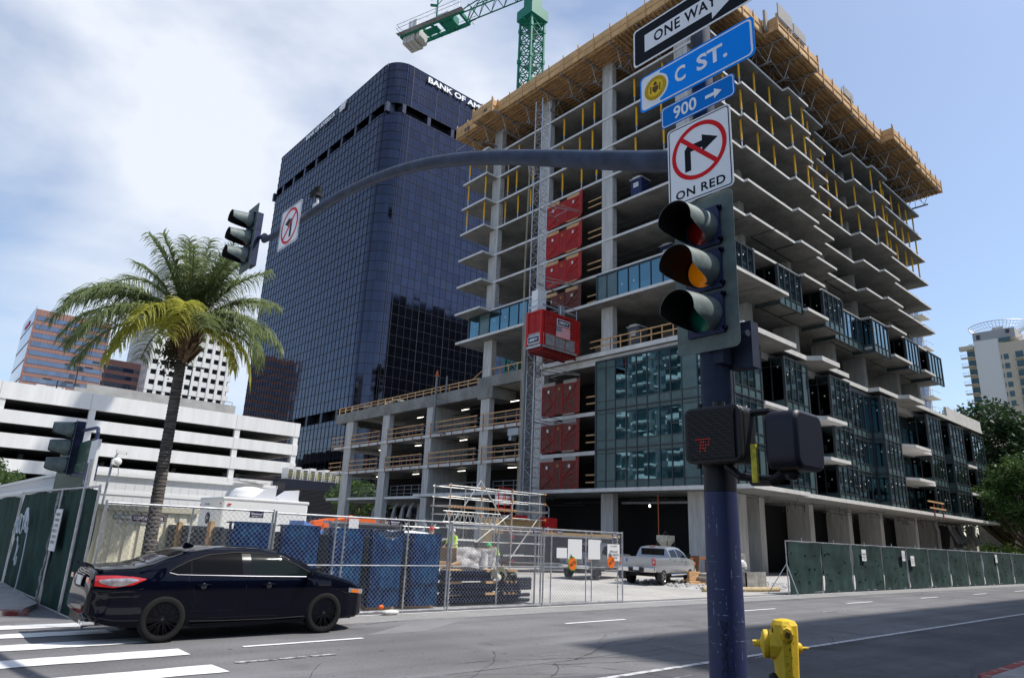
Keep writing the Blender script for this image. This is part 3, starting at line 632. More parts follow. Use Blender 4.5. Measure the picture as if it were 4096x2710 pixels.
MB().tube((39.3,54.5,15.5),(39.3,54.5,17.1),.09,n=8).build('vent_riser', MATS['riser_steel'], bld); MB().lathe((39.15,56.03,17.3),(0,0,1),[(0,.26),(.04,.26),(.05,.17),(.6,.05),(.62,0)],12).build('traffic_cone', mat('cone_orange', (.62,.16,.05), .6), bld)
MB().box(39.5,43.7,10.35,40.5,45.1,10.98).box(39.6,44.7,9.95,40.2,45.05,10.35).tube((40,43.7,10.7),(40,42.9,10.7),.28,.16,n=12).build('air_handler', mat('duct_zinc', (.40,.43,.45), .45, .3), bld)
# timber guard on the glazed side
guard_o = MB(); 
for xx in (70.3, 72.6): guard_o.box(xx-.05, 21.42, 4.9, xx+.05, 21.48, 6.5)
go = guard_o.build('guard_rail', rust, bld); MB().box(69.0,21.36,5.75,73.2,21.42,5.87).box(68.6,21.36,6.3,72.8,21.42,6.42).build('rail_board', lumber, go)
# rubble + rebar on the podium deck edge
mb = MB(); rr = random.Random(9)
for i in range(60): x = 40.2+rr.random()*1.2; y = rr.uniform(64, 72); mb.obox((x,y,15.6+rr.random()*.5),(rr.uniform(.1,.5),rr.uniform(-.1,.1),0),(0,rr.uniform(.1,.5),.05),(0,.03,.08))
tag(mb.build('slab_offcuts', conc), 'heap of rough concrete offcuts on the podium roof edge', 'rubble', kind='stuff')

# ---------------------------------------------------------------- formwork deck on top
dk = thing('formwork_deck', 'timber formwork deck with plywood edge boards capping the unfinished tower', 'formwork', (BX, BY, 43.0))
out_pts = [(37.5,53.2),(37.5,49.6),(36.8,49.6),(36.8,46.5),(37.5,46.5),(37.5,22.3),(46.35,22.3),(46.35,21.15),(53.75,21.15),(53.75,21.6),(61.8,21.6),(61.8,21.65),(69.4,21.65),(69.4,20.5),(76.4,20.5),(76.4,20.8),(85.0,20.8),(85.0,53.2)]
MB().prism(out_pts, 42.97, 43.05).build('deck_sheet', ply_dark, dk)
MB().prism([(38.3,52.3),(38.3,23.4),(84,23.4),(84,52.3)], 43.05, 43.30).build('new_slab', conc, dk)
mb = MB(); y = 20.9
while y < 31:
    x0 = 37.5 if y > 22.4 else (46.4 if y > 21.2 else 69.5)
    if y < 21.7 and y > 21.2: 
        mb.box(46.5, y-.04, 42.80, 53.7, y+.04, 42.965); mb.box(69.5, y-.04, 42.80, 84.8, y+.04, 42.965)
    else: mb.box(x0+.05, y-.04, 42.80, 84.8, y+.04, 42.965)
    y += .42
x = 37.7
while x < 44:
    mb.box(x-.04, 31.3, 42.80, x+.04, 53.1, 42.965); x += .42
mb.build('joists', mat('joist_wood', (0.42,0.25,0.11), .8, var=.3, vscale=3), dk)
ed = MB(); stt = MB()
for (a, b) in zip(out_pts[:-2], out_pts[1:-1]):
    a, b = Vector((*a,0)), Vector((*b,0)); d = b-a; L = d.length
    if L < .05: continue
    d /= L; n = Vector((-d.y, d.x, 0)); n = -n if n.dot(Vector((-.7,-.7,0))) < 0 else n
    if abs(d.x) > .5: n = Vector((0,-1,0))
    else: n = Vector((-1,0,0))
    ed.obox((a+b)/2+Vector((0,0,43.68)), d*(L/2), n*.02, Vector((0,0,.62)))
    k = max(1, round(L/1.9))
    for i in range(k+1):
        p = a+d*(L*i/k); h_ = .78+.12*random.random(); stt.obox(p+n*.06+Vector((0,0,43.0+h_-.1)), d*.05, n*.04, Vector((0,0,h_)))
    stt.obox((a+b)/2+n*.05+Vector((0,0,43.65)), d*(L/2), n*.028, Vector((0,0,.055)))
ed.build('edge_board', ply, dk); stt.build('stud', lumber, dk)
mb = MB(); mb.box(45.9,21.9,43.2,46.3,22.1,45.2); mb.box(46.36,20.98,44.2,48.9,21.06,45.6); mb.box(49.1,20.98,44.2,51.3,21.06,45.2); mb.box(60.2,21.5,44.2,62.4,21.56,45.1); mb.build('raised_panel', mat('grey_panel', (.33,.31,.29), .7, var=.1), dk)
mb = MB(); mb.box(36.75,47.3,43.3,36.79,47.8,43.8); mb.box(37.4,51,43.2,37.44,51.8,43.6); mb.build('patch', mat('patch_dark', (.08,.08,.09), .7), dk)
# flying trusses under the deck
def truss(length, label):
    t = thing('form_truss', label, 'truss', (0,0,0), 0, 'flying trusses under the timber deck')
    MB().box(0,-.06,1.68,length,-.015,1.84).box(0,.015,1.68,length,.06,1.84).build('top_chord', alu, t, world=False)
    MB().box(1.3,-.06,0,length,-.015,.15).box(1.3,.015,0,length,.06,.15).build('bottom_chord', alu, t, world=False)
    mb = MB(); x = 1.6; s_ = 0
    mb.tube((1.0,0,1.7),(1.7,0,.08),.035,n=6)
    while x < length-.8:
        mb.tube((x,0,.1 if s_ == 0 else 1.7),(x+1.0,0,1.7 if s_ == 0 else .1),.03,n=6)
        if s_ == 0: mb.tube((x+1.0,0,.1),(x+1.0,0,1.7),.025,n=6)
        x += 1.0; s_ = 1-s_
    mb.build('web', alu, t, world=False)
    mb = MB(); mb.tube((1.7,0,.1),(1.9,3.0,1.6),.018,n=5); mb.tube((1.7,0,1.6),(1.9,3.0,.1),.018,n=5); mb.tube((4.7,0,.1),(4.7,3.0,1.6),.018,n=5); mb.tube((4.7,0,1.6),(4.7,3.0,.1),.018,n=5); mb.tube((1.0,0,1.72),(1.2,3.05,1.72),.018,n=5)
    mb.tube((3.2,0,-.75),(3.2,0,.0),.035,n=6); mb.tube((6.2,0,-.75),(6.2,0,.0),.035,n=6)
    mb.build('cross_brace', galv, t, world=False); return t
tr0 = None; names = ['first', 'second', 'third', 'fourth', 'fifth', 'sixth', 'seventh', 'eighth', 'ninth', 'tenth', 'eleventh', 'twelfth', 'thirteenth', 'fourteenth', 'fifteenth']
for i, x in enumerate([47.4, 50.4, 53.45, 56.2, 59.3, 62.4, 65.3, 68.2, 71.3, 74.4, 77.4, 80.3, 83.2]):
    y = 21.1 if x < 53.6 else (21.5 if x < 69.4 else 20.6)
    lb = f'grey metal truss jutting from under the street-side deck edge, {names[i]} from the near corner'
    if tr0 is None: tr0 = truss(9.5, lb); tr0.location = (x, y, 41.1); tr0.rotation_euler = (0,0,R(90))
    else: copy_thing(tr0, (x, y, 41.1), R(90), lb)
for i, y in enumerate([51.9, 49.0, 46.2, 43.4, 40.5, 37.6, 34.7, 31.8, 28.9, 26.0]):
    copy_thing(tr0, (37.55 if not 46 < y < 50 else 36.9, y, 41.1), 0, f'grey metal truss under the deck edge above the hoist side, {names[i]} from the far end')
# yellow shores
sh0 = None
def shore(x, y, z, lb):
    global sh0
    if sh0 is None:
        sh0 = thing('shoring_post', lb, 'shoring post', (x,y,z), 0, 'yellow shoring posts between the upper slabs')
        MB().tube((0,0,.85),(0,0,2.64),.085,n=8).box(-.08,-.08,2.64,.08,.08,2.68).build('outer_tube', shore_y, sh0, world=False)
        MB().tube((0,0,.01),(0,0,.9),.06,n=8).box(-.08,-.08,.002,.08,.08,.02).tube((0,0,.83),(0,0,.90),.11,n=8).build('inner_tube', shore_s, sh0, world=False)
    else: copy_thing(sh0, (x,y,z), None, lb)
rows_r = [(41.5,23.6),(43.9,23.6),(46.3,23.6),(48.9,23.6),(51.6,23.0),(53.9,23.0),(56.4,23.6),(59.3,24.5),(61.4,24.5),(63.6,24.4),(66.0,23.6),(69.2,23.0),(71.9,23.1),(74.2,23.6),(76.4,23.6),(78.7,23.6),(80.8,23.6),(83.2,23.7)]
lev = {4: 'lowest', 5: 'middle', 6: 'top'}
ORD = ['first','second','third','fourth','fifth','sixth','seventh','eighth','ninth','tenth','eleventh','twelfth','thirteenth','fourteenth','fifteenth','sixteenth','seventeenth','eighteenth']
for k in (4, 5, 6):
    for i, (x, y) in enumerate(rows_r): shore(x+random.uniform(-.3,.3), y, K[k], f'yellow shore at the street edge, {lev[k]} shored storey, {ORD[i]} from the near corner')
    for i, y in enumerate((28.5, 30.9, 35.6, 37.3, 39.6, 43.6, 45.9, 47.6)): shore(40.1, y+random.uniform(-.3,.3), K[k], f'yellow shore at the hoist-side edge, {lev[k]} shored storey, {ORD[i]} from the near corner')
    for i, y in enumerate((49.1, 51.9)): shore(38.6, y, K[k], f'yellow shore on the jutting corner balcony, {lev[k]} shored storey, {"nearer" if i == 0 else "farther"} of two')
    for i, (x, y) in enumerate(((44.5,28),(43.8,36),(43.5,44),(49,27.5),(57,28),(66,27.8),(74,27.6),(81,27.6))): shore(x, y, K[k], f'yellow shore set back inside the {lev[k]} shored storey, {ORD[i]} of the inner row')

# ---------------------------------------------------------------- hoist mast, car and gates
hm = thing('hoist_mast', 'tall lattice hoist mast standing against the open slabs', 'hoist mast', (36.2, 38.4, 0))
mb = MB(); X0, X1, Y0, Y1 = 35.75, 36.60, 37.95, 38.80
for x in (X0, X1):
    for y in (Y0, Y1): mb.tube((x,y,0),(x,y,39.5),.045,n=6)
mb.build('leg', galv, hm); mb = MB(); z = .2; s_ = 0
while z < 39:
    for (a, b) in (((X0,Y0),(X1,Y0)),((X1,Y0),(X1,Y1)),((X1,Y1),(X0,Y1)),((X0,Y1),(X0,Y0))):
        mb.tube((*a,z),(*b,z),.022,n=4); p, q = (a, b) if s_ else (b, a); mb.tube((*p,z),(*q,z+.75),.02,n=4)
    z += .75; s_ = 1-s_
mb.build('lattice', alu, hm)
mb = MB()
for z in (10.6, 14.6, 22.3, 29.2): 
    mb.tube((X1,Y0,z),(39.6,36.6,z),.05,n=6); mb.tube((X1,Y1,z),(39.6,39.2,z),.05,n=6); mb.tube((X1,Y0,z+.35),(39.6,36.6,z+.1),.03,n=6); mb.tube((37.5,37.5,z),(37.8,38.8,z),.03,n=5); mb.tube((38.4,37.1,z),(38.6,39.0,z),.03,n=5)
mb.build('wall_tie', alu, hm)
mb = MB()
for dy in (0, .12): mb.path([(35.5,39.0+dy,33.2-dy*3),(35.45,39.1+dy,24),(35.5,39.0+dy,10),(35.45,39.05+dy,1)], .022, n=5)
mb.build('cable', mat('pale_cable', (.45,.40,.28), .7), hm)
mb = MB()
for i in range(5): 
    a = i*1.2; mb.path([(35.6+.25*math.cos(t+a), 38.9+.2*math.sin(t), 32.6+.45*math.sin(t*.7+a)) for t in [j*.5 for j in range(11)]], .025, n=5)
mb.build('cable_coil', galv, hm)
MB().box(35.55,38.86,0,36.8,39.1,19.5).build('counter_rail', mat('mast_panel', (.36,.37,.38), .5, .5, var=.2, vscale=.7, stretch=(1,1,.3)), hm)

hc = thing('hoist_car', 'red construction lift car with flag and name plates on its mesh sides', 'lift car', (36.5, 36.6, 15.9))
x0, x1, y0, y1, z0, z1 = 34.5, 38.55, 35.95, 37.5, 15.92, 18.75
mb = MB()
for x in (x0, x1):
    for y in (y0, y1): mb.box(x-.1, y-.1, z0, x+.1, y+.1, z1)
for x in (x0+.32, x1-.3): mb.box(x-.05, y0-.12, z0, x+.05, y0-.02, z1)
for z in (z0+.02, z1): 
    mb.box(x0, y0-.07, z-.07, x1, y0+.05, z+.07); mb.box(x0, y1-.05, z-.07, x1, y1+.05, z+.07); mb.box(x0-.06, y0, z-.07, x0+.05, y1, z+.07); mb.box(x1-.05, y0, z-.07, x1+.05, y1, z+.07)
for z in (z0+1.12, z0+1.95): mb.box(x0+.3, y0-.06, z-.025, x1-.3, y0+.01, z+.025); mb.box(x0-.055, y0, z-.025, x0+.01, y1, z+.025)
for i in range(1, 3): xx = x0+.3+(x1-x0-.6)*i/3; mb.box(xx-.02, y0-.05, z0+.1, xx+.02, y0, z0+1.12 if i else z1)
for i in range(1, 3): xx = x0+.3+(x1-x0-.6)*(i-.1)/3; mb.box(xx-.02, y0-.05, z0+1.95, xx+.02, y0, z1)
mb.box(x0-.05, (y0+y1)/2-.02, z0+1.15, x0, (y0+y1)/2+.02, z1)
mb.build('frame', red, hc)
MB().box(x0+.05,y0+.0,z0+1.1,x1-.05,y0+.012,z1-.05).box(x0+.0,y0+.05,z0+1.1,x0+.012,y1-.05,z1-.05).build('mesh_side', red_mesh, hc)
mb = MB()
for z in [z0+.16+i*.19 for i in range(5)]: mb.box(x0-.03, y0+.12, z, x0, y1-.1, z+.175)
mb.box(x0+.34,y0-.035,z0+.16,x0+1.55,y0,z0+1.08); mb.box(x0+1.6,y0-.025,z0+.16,x0+2.55,y0,z0+1.08); mb.box(x0+1.66,y0-.05,z0+.55,x0+2.49,y0-.026,z0+.62); mb.box(x0+2.6,y0-.035,z0+.16,x1-.36,y0,z0+1.08)
mb.build('kick_plate', mat('scratched_alu', (.36,.37,.38), .5, .4, var=.25, vscale=4), hc)
mb = MB(); mb.box(x0-.12,y0-.14,z0-.1,x1-.2,y0-.06,z0+.06); mb.box(x0-.12,y0-.14,z0-.1,x0-.06,y1,z0+.06); mb.build('sill', galv, hc)
mb = MB(); mb.box(x0,y0,z0-.06,x1,y1,z0+.05)
for i in range(12): xx = x0+.2+i*.33; mb.box(xx, y0, z0-.3, xx+.06, y1, z0-.06)
mb.box(x0,y0+.1,z0-.38,x1,y0+.2,z0-.28); mb.box(x0,y1-.2,z0-.38,x1,y1-.1,z0-.28); mb.build('floor', mat('dark_red', (.22,.02,.02), .6), hc)
MB().box(x0+.02,y0+.02,z1-.05,x1-.02,y1-.02,z1-.02).build('roof', red, hc)
mb = MB()
def loop_rail(a, b, h=.95):
    a, b = Vector(a), Vector(b); mb.path([a, a+Vector((0,0,h-.12)), a+(b-a)*.06+Vector((0,0,h)), b-(b-a)*.06+Vector((0,0,h)), b+Vector((0,0,h-.12)), b], .028, n=6); mb.beam(a+Vector((0,0,h*.5)), b+Vector((0,0,h*.5)), .03, .14)
for a, b in ((((x0,y0,z1)),((x0+2.0,y0,z1))),(((x0+2.05,y0,z1)),((x1-.15,y0,z1))),(((x0,y0,z1)),((x0,y1,z1)))): loop_rail(a, b)
mb.build('roof_rail', galv, hc)
MB().box(35.0,37.0,z1,35.95,37.7,z1+2.1).build('motor_cover', white, hc)
mb = MB(); mb.box(36.0,36.9,z1,36.35,37.6,z1+1.6)
for z in (z1+.35, z1+.85): mb.tube((36.3,36.9,z),(36.8,36.5,z),.17,n=12)
mb.build('motor', black, hc); MB().box(37.0,36.6,z1,37.7,37.2,z1+1.2).build('control_box', mat('perforated', (.42,.42,.42), .5, .4, var=.3, vscale=30), hc)
pl = MB().box(x0+1.55,y0-.14,z0+1.98,x0+3.0,y0-.11,z0+2.5).build('name_plate', sign_w, hc); MB().box(x0+1.6,y0-.150,z0+2.03,x0+2.95,y0-.141,z0+2.45).build('plate_field', mat('navy_sign', (.012,.012,.06), .4), pl)
text('lettering', 'LIBERTY', sign_w, pl, (x0+1.72,y0-.150,z0+2.14), UX, (0,0,1), 1.12, .2, bold=.02)
pl = MB().box(x0-.115,y0+.1,z0+.28,x0-.09,y1-.15,z0+.82).build('name_plate', sign_w, hc); MB().box(x0-.125,y0+.14,z0+.32,x0-.116,y1-.19,z0+.78).build('plate_field', MATS['navy_sign'], pl)
text('lettering', 'LIBERTY', sign_w, pl, (x0-.125,y1-.29,z0+.45), UY, (0,0,1), 1.0, .19, bold=.02)
fl = MB().box(x0+1.5,y0-.13,z0+1.0,x0+3.05,y0-.115,z0+1.93).build('flag', sign_w, hc)
mb = MB()
for i in range(0, 13, 2):
    z = z0+1.0+.93*i/13; mb.box(x0+1.5+(.62 if i > 5 else 0), y0-.137, z, x0+3.05, y0-.131, z+.0715)
mb.build('stripes', sign_r, fl); MB().box(x0+1.5,y0-.139,z0+1.43,x0+2.12,y0-.131,z0+1.93).build('canton', MATS['navy_sign'], fl)
mb = MB()
for r_ in range(5):
    for c_ in range(6): mb.obox((x0+1.56+c_*.1+(r_%2)*.03, y0-.142, z0+1.48+r_*.1), (.018,0,.018), (0,.002,0), (-.018,0,.018))
mb.build('stars', sign_w, fl)
# landing gates
def gate(z, h, m, mm, lb, digit):
    t = thing('landing_gate', lb, 'lift gate', (39.5, 38.0, z), 0, 'lift landing gates up the hoist side')
    mb = MB(); Xg = 39.50
    for (a, b) in ((40.85,39.28),(38.38,36.80)):
        mb.box(Xg-.02,b,z+.05,Xg+.02,b+.07,z+h); mb.box(Xg-.02,a-.07,z+.05,Xg+.02,a,z+h); mb.box(Xg-.02,b,z+h-.06,Xg+.02,a,z+h); mb.box(Xg-.02,b,z+.05,Xg+.02,a,z+.12)
        c = (a+b)/2; pv = a-.15 if a < 39 else b+.15; ot = b+.05 if a < 39 else a-.05
        for zz in (z+.15, z+h*.62, z+h-.12): mb.beam((Xg-.03,pv,z+h*.42),(Xg-.03,ot,zz),.05,.05,up=(1,0,0))
    mb.box(Xg-.02,39.2,z+.05,Xg+.02,39.26,z+h+.15); mb.box(Xg-.02,38.42,z+.05,Xg+.02,38.5,z+h+.15); mb.box(Xg-.05,36.72,z+.05,Xg+.04,36.8,z+h+.2)
    mb.obox((Xg-.5,36.05,z+h/2+.1),(.02,0,0),(0,.02,0),(0,0,h/2+.1))
    mb.build('frame', m, t)
    p = MB(); p.box(Xg+.0,39.3,z+.1,Xg+.012,40.83,z+h-.03); p.box(Xg+.0,36.85,z+.1,Xg+.012,38.35,z+h-.03); p.box(Xg+.0,38.5,z+.1,Xg+.012,39.2,z+h+.1); p.obox((Xg-.25,36.42,z+h/2+.1),(.24,.36,0),(.006,-.004,0),(0,0,h/2+.1)); p.build('mesh_leaf', mm, t)
    MB().box(Xg-.02,36.85,z+h+.0,Xg+.02,38.33,z+h+.3).box(Xg-.02,39.3,z+h,Xg+.02,40.8,z+h+.3).box(Xg-.06,37.0,z-.02,Xg-.02,38.3,z+.08).build('board', lumber if h < 2.3 or z > 16 else mat('grey_board', (.35,.33,.30), .8), t)
    pp = MB().box(Xg-.032,37.45,z+h-.55,Xg-.022,37.65,z+h-.3).box(Xg-.032,39.95,z+h-.6,Xg-.022,40.15,z+h-.35).build('number_card', paper, t)
    text('number', digit, ink, pp, (Xg-.032,37.60,z+h-.50), UY, (0,0,1), None, .14)
    mb = MB(); mb.box(Xg-.03,38.72,z+h-.45,Xg-.015,38.92,z+h-.25); mb.build('switch_box', mat('switch_orange', (.5,.2,.05), .6), t)
gate(5.44, 2.35, red_mesh, brown_mesh, 'dull red gate with rusty mesh at the lowest lift landing, just above the ground-floor slab', '2')
gate(8.5, 2.3, red_mesh, brown_mesh, 'dull red gate with ribbed rusty mesh at the second lift landing from the bottom', '3')
gate(11.5, 2.6, red_mesh, brown_mesh, 'dull red gate with rusty mesh at the tall podium storey, under the lift car', '4')
gate(16.25, 2.5, brown_mesh, brown_mesh, 'brown mesh gate half hidden behind the red lift car', '5')
gate(K[0], 2.1, brown_mesh, brown_mesh, 'brown mesh gate directly above the lift car, level with the glazed storey', '6')
gate(K[1], 2.2, red, red_mesh, 'bright red gate, lowest of the three bright red landings', '7')
gate(K[2], 2.2, red, red_mesh, 'bright red gate, middle one of the three bright red landings', '8')
gate(K[3], 2.2, red, red_mesh, 'bright red gate, topmost lift landing', '9')
# portable toilets
def toilet(x, y, z, m, lb):
    t = thing('portable_toilet', lb, 'portable toilet', (x,y,z), 0, 'portable toilets on the tower floors')
    MB().box(x-.55,y-.55,z+.08,x+.55,y+.55,z+1.95).build('cabin', m, t); MB().box(x-.6,y-.6,z,x+.6,y+.6,z+.08).build('base', m, t)
    MB().prism([(x-.62,y-.62),(x+.62,y-.62),(x+.62,y+.62),(x-.62,y+.62)], z+1.95, z+2.03).obox((x,y,z+2.08),(.6,0,0),(0,.35,0),(0,0,.06)).build('roof', mat('pale_roof', (.6,.6,.6), .6), t)
    MB().box(x-.575,y-.42,z+.15,x-.555,y+.42,z+1.88).build('door', m, t); c = MB().box(x-.582,y-.25,z+1.2,x-.576,y+.28,z+1.6).build('label_card', paper, t)
    text('lettering', 'United', mat('label_blue', (.03,.08,.35), .5), c, (x-.583,y+.24,z+1.32), UY, (0,0,1), .44, .14)
navy_t = mat('navy_plastic', (.02,.03,.11), .5); grey_t = mat('grey_plastic', (.12,.125,.14), .5)
toilet(40.95, 31.3, K[3]+.0, navy_t, 'navy portable toilet near the slab edge, high up right of the bright red gates')
toilet(42.9, 29.9, K[1]+.0, navy_t, 'navy portable toilet partly hidden behind the traffic light, above the glazed storey')
toilet(41.5, 32.2, 16.2, grey_t, 'grey portable toilet behind timber rails on the podium roof')
# ================================================================ tower crane
ct = thing('tower_crane', 'green lattice tower crane with its counter jib and concrete blocks above the site', 'crane', (40.9, 45.0, 43.3))
# mast is square on to the streets
CX0, CX1, CY0, CY1 = 40.0, 41.86, 44.6, 46.4
mb = MB()
for x in (CX0, CX1):
    for y in (CY0, CY1): mb.box(x-.1, y-.1, 0, x+.1, y+.1, 56.2)
for z in (20, 31, 42, 46.3, 50.2, 54.1): 
    for x in (CX0, CX1):
        for y in (CY0, CY1): mb.box(x-.15, y-.15, z, x+.15, y+.15, z+.5)
mb.build('mast_leg', crane_g, ct)
mb = MB(); z = 16.4
while z < 54.8:
    for (a, b) in (((CX0,CY0),(CX1,CY0)),((CX0,CY0),(CX0,CY1)),((CX0,CY1),(CX1,CY1)),((CX1,CY0),(CX1,CY1))):
        mb.tube((*a,z),(*b,z+1.3),.06,n=5); mb.tube((*b,z),(*a,z+1.3),.06,n=5)
        mb.tube((*a,z),(*b,z),.07,n=5)
    z += 1.35
mb.build('mast_lattice', crane_g, ct)
mb = MB()
for i, z in enumerate((45.2, 49.6, 54.0)): mb.box(CX0+.2, CY0+.3, z, CX1-.3, CY0+1.2, z+.05)
for i in range(3):
    z = 43+i*4.5; mb.beam((CX0+.5,CY0+.8,z),(CX1-.5,CY0+.8,z+4.4),.35,.05)
mb.build('ladder', mat('ladder_grey', (.30,.31,.32), .6, .3), ct)
mb = MB(); mb.prism([(CX0-.3,CY0-.3),(CX1+.3,CY0-.3),(CX1+.3,CY1+.3),(CX0-.3,CY1+.3)], 55.6, 56.9); mb.box(CX0-.8,CY0+.7,55.0,CX0-.1,CY0+1.2,55.3); mb.box(CX1+.1,CY0+.7,55.0,CX1+.8,CY0+1.2,55.3)
mb.prism([(CX0+.2,CY0+.2),(CX1-.2,CY0+.2),(CX1-.2,CY1-.2),(CX0+.2,CY1-.2)], 56.9, 60.3); mb.build('slewing_unit', crane_g, ct)

jd = Vector((-.31, .951, 0)); jn = Vector((.951, .31, 0)); jc = Vector((40.93, 45.5, 60.0))
def J(a, b, c=0.0): return jc+jd*a+jn*b+Vector((0,0,c))
mb = MB()
for b in (-1.05, 1.05): mb.beam(J(9.2,b,0), J(17.9,b,0), .22, .5)
mb.beam(J(9.2,-1.1), J(9.2,1.1), .3, .45); mb.beam(J(17.9,-1.1), J(17.9,1.1), .2, .5); mb.beam(J(14.6,-1.1), J(14.6,1.1), .25, .3); mb.beam(J(13.4,-1.1), J(13.4,1.1), .25, .3)
mb.beam(J(12.2,-1.1), J(12.2,1.1), .25, .3); mb.beam(J(11,-1.1), J(11,1.1), .25, .3); mb.obox(J(13.9,0,-.05), jd*1.0, jn*.5, Vector((0,0,.06))); mb.obox(J(11.2,0,.2), jd*.8, jn*.55, Vector((0,0,.5)))
mb.build('counter_jib_frame', crane_g, ct)
mb = MB(); s_ = 0; a = .9
for b in (-.75, .75): 
    mb.tube(J(.9,b,0), J(9.4,b,0), .085, n=6); mb.tube(J(.9,b*.3,1.5), J(7.6,b*.3,1.5), .07, n=6); mb.tube(J(7.6,b*.3,1.5), J(9.4,b*1.3,.1), .07, n=6)
while a < 8.6:
    for b in (-.75, .75): 
        mb.tube(J(a,b,0), J(a+.85,b*.3,1.5), .045, n=5); mb.tube(J(a+.85,b*.3,1.5), J(a+1.7,b,0), .045, n=5)
    mb.tube(J(a,-.75,0), J(a+1.7,.75,0), .045, n=5); mb.tube(J(a,-.75,0), J(a,.75,0), .045, n=5)
    a += 1.7
for b in (-1.05, 1.05): mb.tube(J(9.3,b,.15), J(8.6,b*.75,0), .09, n=6)
mb.tube(J(6.2,0,1.5), J(6.2,0,2.3), .14, n=6); mb.tube(J(6.2,0,2.3), J(-2,0,5.2), .05, n=5)
mb.build('jib_truss', crane_g, ct)
mb = MB()
for b in (-1.75, 1.45):
    for h_ in (.6, 1.15): mb.tube(J(8.6,b,h_), J(18.1,b,h_), .03, n=5)
    for i in range(9): mb.tube(J(8.8+i*1.15,b,0), J(8.8+i*1.15,b,1.15), .03, n=5); mb.tube(J(8.8+i*1.15,b*.7,-.05), J(8.8+i*1.15,b,-.05), .03, n=5)
for h_ in (.6, 1.15): mb.tube(J(18.1,-1.75,h_), J(18.1,1.45,h_), .03, n=5)
mb.obox(J(13.3,-1.45,-.1), jd*4.8, jn*.28, Vector((0,0,.02))); mb.build('handrail', alu, ct)
mb = MB()
for i, a in enumerate((17.35, 16.75, 16.15, 15.5)): mb.obox(J(a,.0,-.25+(.15 if i > 2 else 0)), jd*.27, jn*(.92 if i < 3 else .8), Vector((0,0,.95)))
mb.build('counterweight', mat('weight_concrete', (.50,.49,.46), .85, var=.12, vscale=1.5), ct)
MB().obox(J(16.5,-.2,1.6), jd*.6, jn*.5, Vector((0,0,.45))).obox(J(12,-.4,.9), jd*.9, jn*.35, Vector((0,0,.3))).build('winch_cover', mat('pale_box', (.62,.62,.62), .6), ct)
mb = MB(); mb.tube(J(12.6,-1.0,0), J(12.6,-1.0,3.6), .11, n=8); mb.tube(J(13.4,-1.3,3.3), J(9.7,-.6,3.9), .10, n=8); mb.tube(J(13.4,-1.3,2.5), J(12.6,-1.0,2.3), .16, n=8); mb.tube(J(12.6,-1,2.4), J(11.4,-.9,3.5), .05, n=5); mb.build('service_jib', crane_g, ct)
text('lettering', 'STAEDELI TOWER CRANE', mat('letter_pale', (.55,.60,.58), .6), ct, J(17.3,-1.18,-.14), -jd, (0,0,1), 6.3, .3, bold=.01)

ct.scale = (1.3, 1.3, 1.3); ct.location = (40.9*1.3, 45.0*1.3, 1.8+(43.3-1.8)*1.3)

# ================================================================ mirror-glass bank tower
bk = thing('office_tower', 'tall dark blue mirror-glass office tower with rounded corners', 'building', (57.4, 105, 0))
HT = 94.7; BXa, BYa, BXb, BYb, RR = 57.4, 105.0, 112.0, 163.5, 4.3
def rr_outline(x0, y0, x1, y1, r, n=9):
    pts = []
    for cx, cy, a0 in ((x0+r,y0+r,180),(x1-r,y0+r,270),(x1-r,y1-r,0),(x0+r,y1-r,90)):
        for i in range(n+1):
            a = R(a0+90*i/n); pts.append((cx+r*math.cos(a), cy+r*math.sin(a)))
    return pts
def shell(o, z0, z1): return MB().prism(o, z0, z1)
O_ = rr_outline(BXa, BYa, BXb, BYb, RR); O_up = rr_outline(BXa+.0, BYa, BXb, BYb-1.2, RR); I_ = rr_outline(BXa+1.6, BYa+1.6, BXb-1.6, BYb-1.6, RR-1.0)
for (z0, z1) in ((0,20.9),(22.72,82.95),(85.0,HT)): 
    s_ = shell(O_, z0, z1); s_.build('glass_skin', bankglass, bk)
shell(I_, 20.9, 22.72).build('louvre_storey', bankblack, bk); shell(I_, 82.95, 85.0).build('louvre_storey', bankblack, bk)
mb = MB(); ys = [BYa+RR-1.55+1.525*i for i in range(40) if BYa+RR-1.55+1.525*i < BYb-RR+1.0]; xs = [BXa+RR-1.2+1.5*i for i in range(33) if BXa+RR-1.2+1.5*i < BXb-RR]
zr = [(0,20.9),(22.72,82.95),(85.0,HT)]
for j, y in enumerate(ys):
    t_ = .08 if j % 4 == 1 else .035
    for z0, z1 in zr: mb.box(BXa-.07, y-t_/2*1.2, z0, BXa+.05, y+t_/2*1.2, z1)
for j, x in enumerate(xs):
    t_ = .08 if j % 4 == 1 else .035
    for z0, z1 in zr: mb.box(x-t_/2*1.2, BYa-.07, z0, x+t_/2*1.2, BYa+.05, z1)
n9 = 9
for k in (0,2,4,6,8,9):
    a = R(180+90*k/n9); cx = BXa+RR+(RR+.0)*math.cos(a); cy = BYa+RR+(RR)*math.sin(a)
    for z0, z1 in zr: mb.tube((cx,cy,z0),(cx,cy,z1),.05,n=4)
zz = [z for z in [2+1.99*i for i in range(10)] if z < 20.8]+[20.86]+[22.76+1.99*i for i in range(31) if 22.76+1.99*i < 83]+[85.04+1.96*i for i in range(5)]+[HT-.05]
Om = rr_outline(BXa-.05, BYa-.05, BXb+.05, BYb+.05, RR+.05)
for z in zz: 
    n = len(Om); 
    for i in range(n):
        p, q = Om[i], Om[(i+1) % n]
        if (p[0]+q[0])/2 < BXa+RR+1 or (p[1]+q[1])/2 < BYa+RR+1: mb.beam((*p,z),(*q,z),.06,.045)
mb.build('mullion_grid', bankmull, bk)
mb = MB()
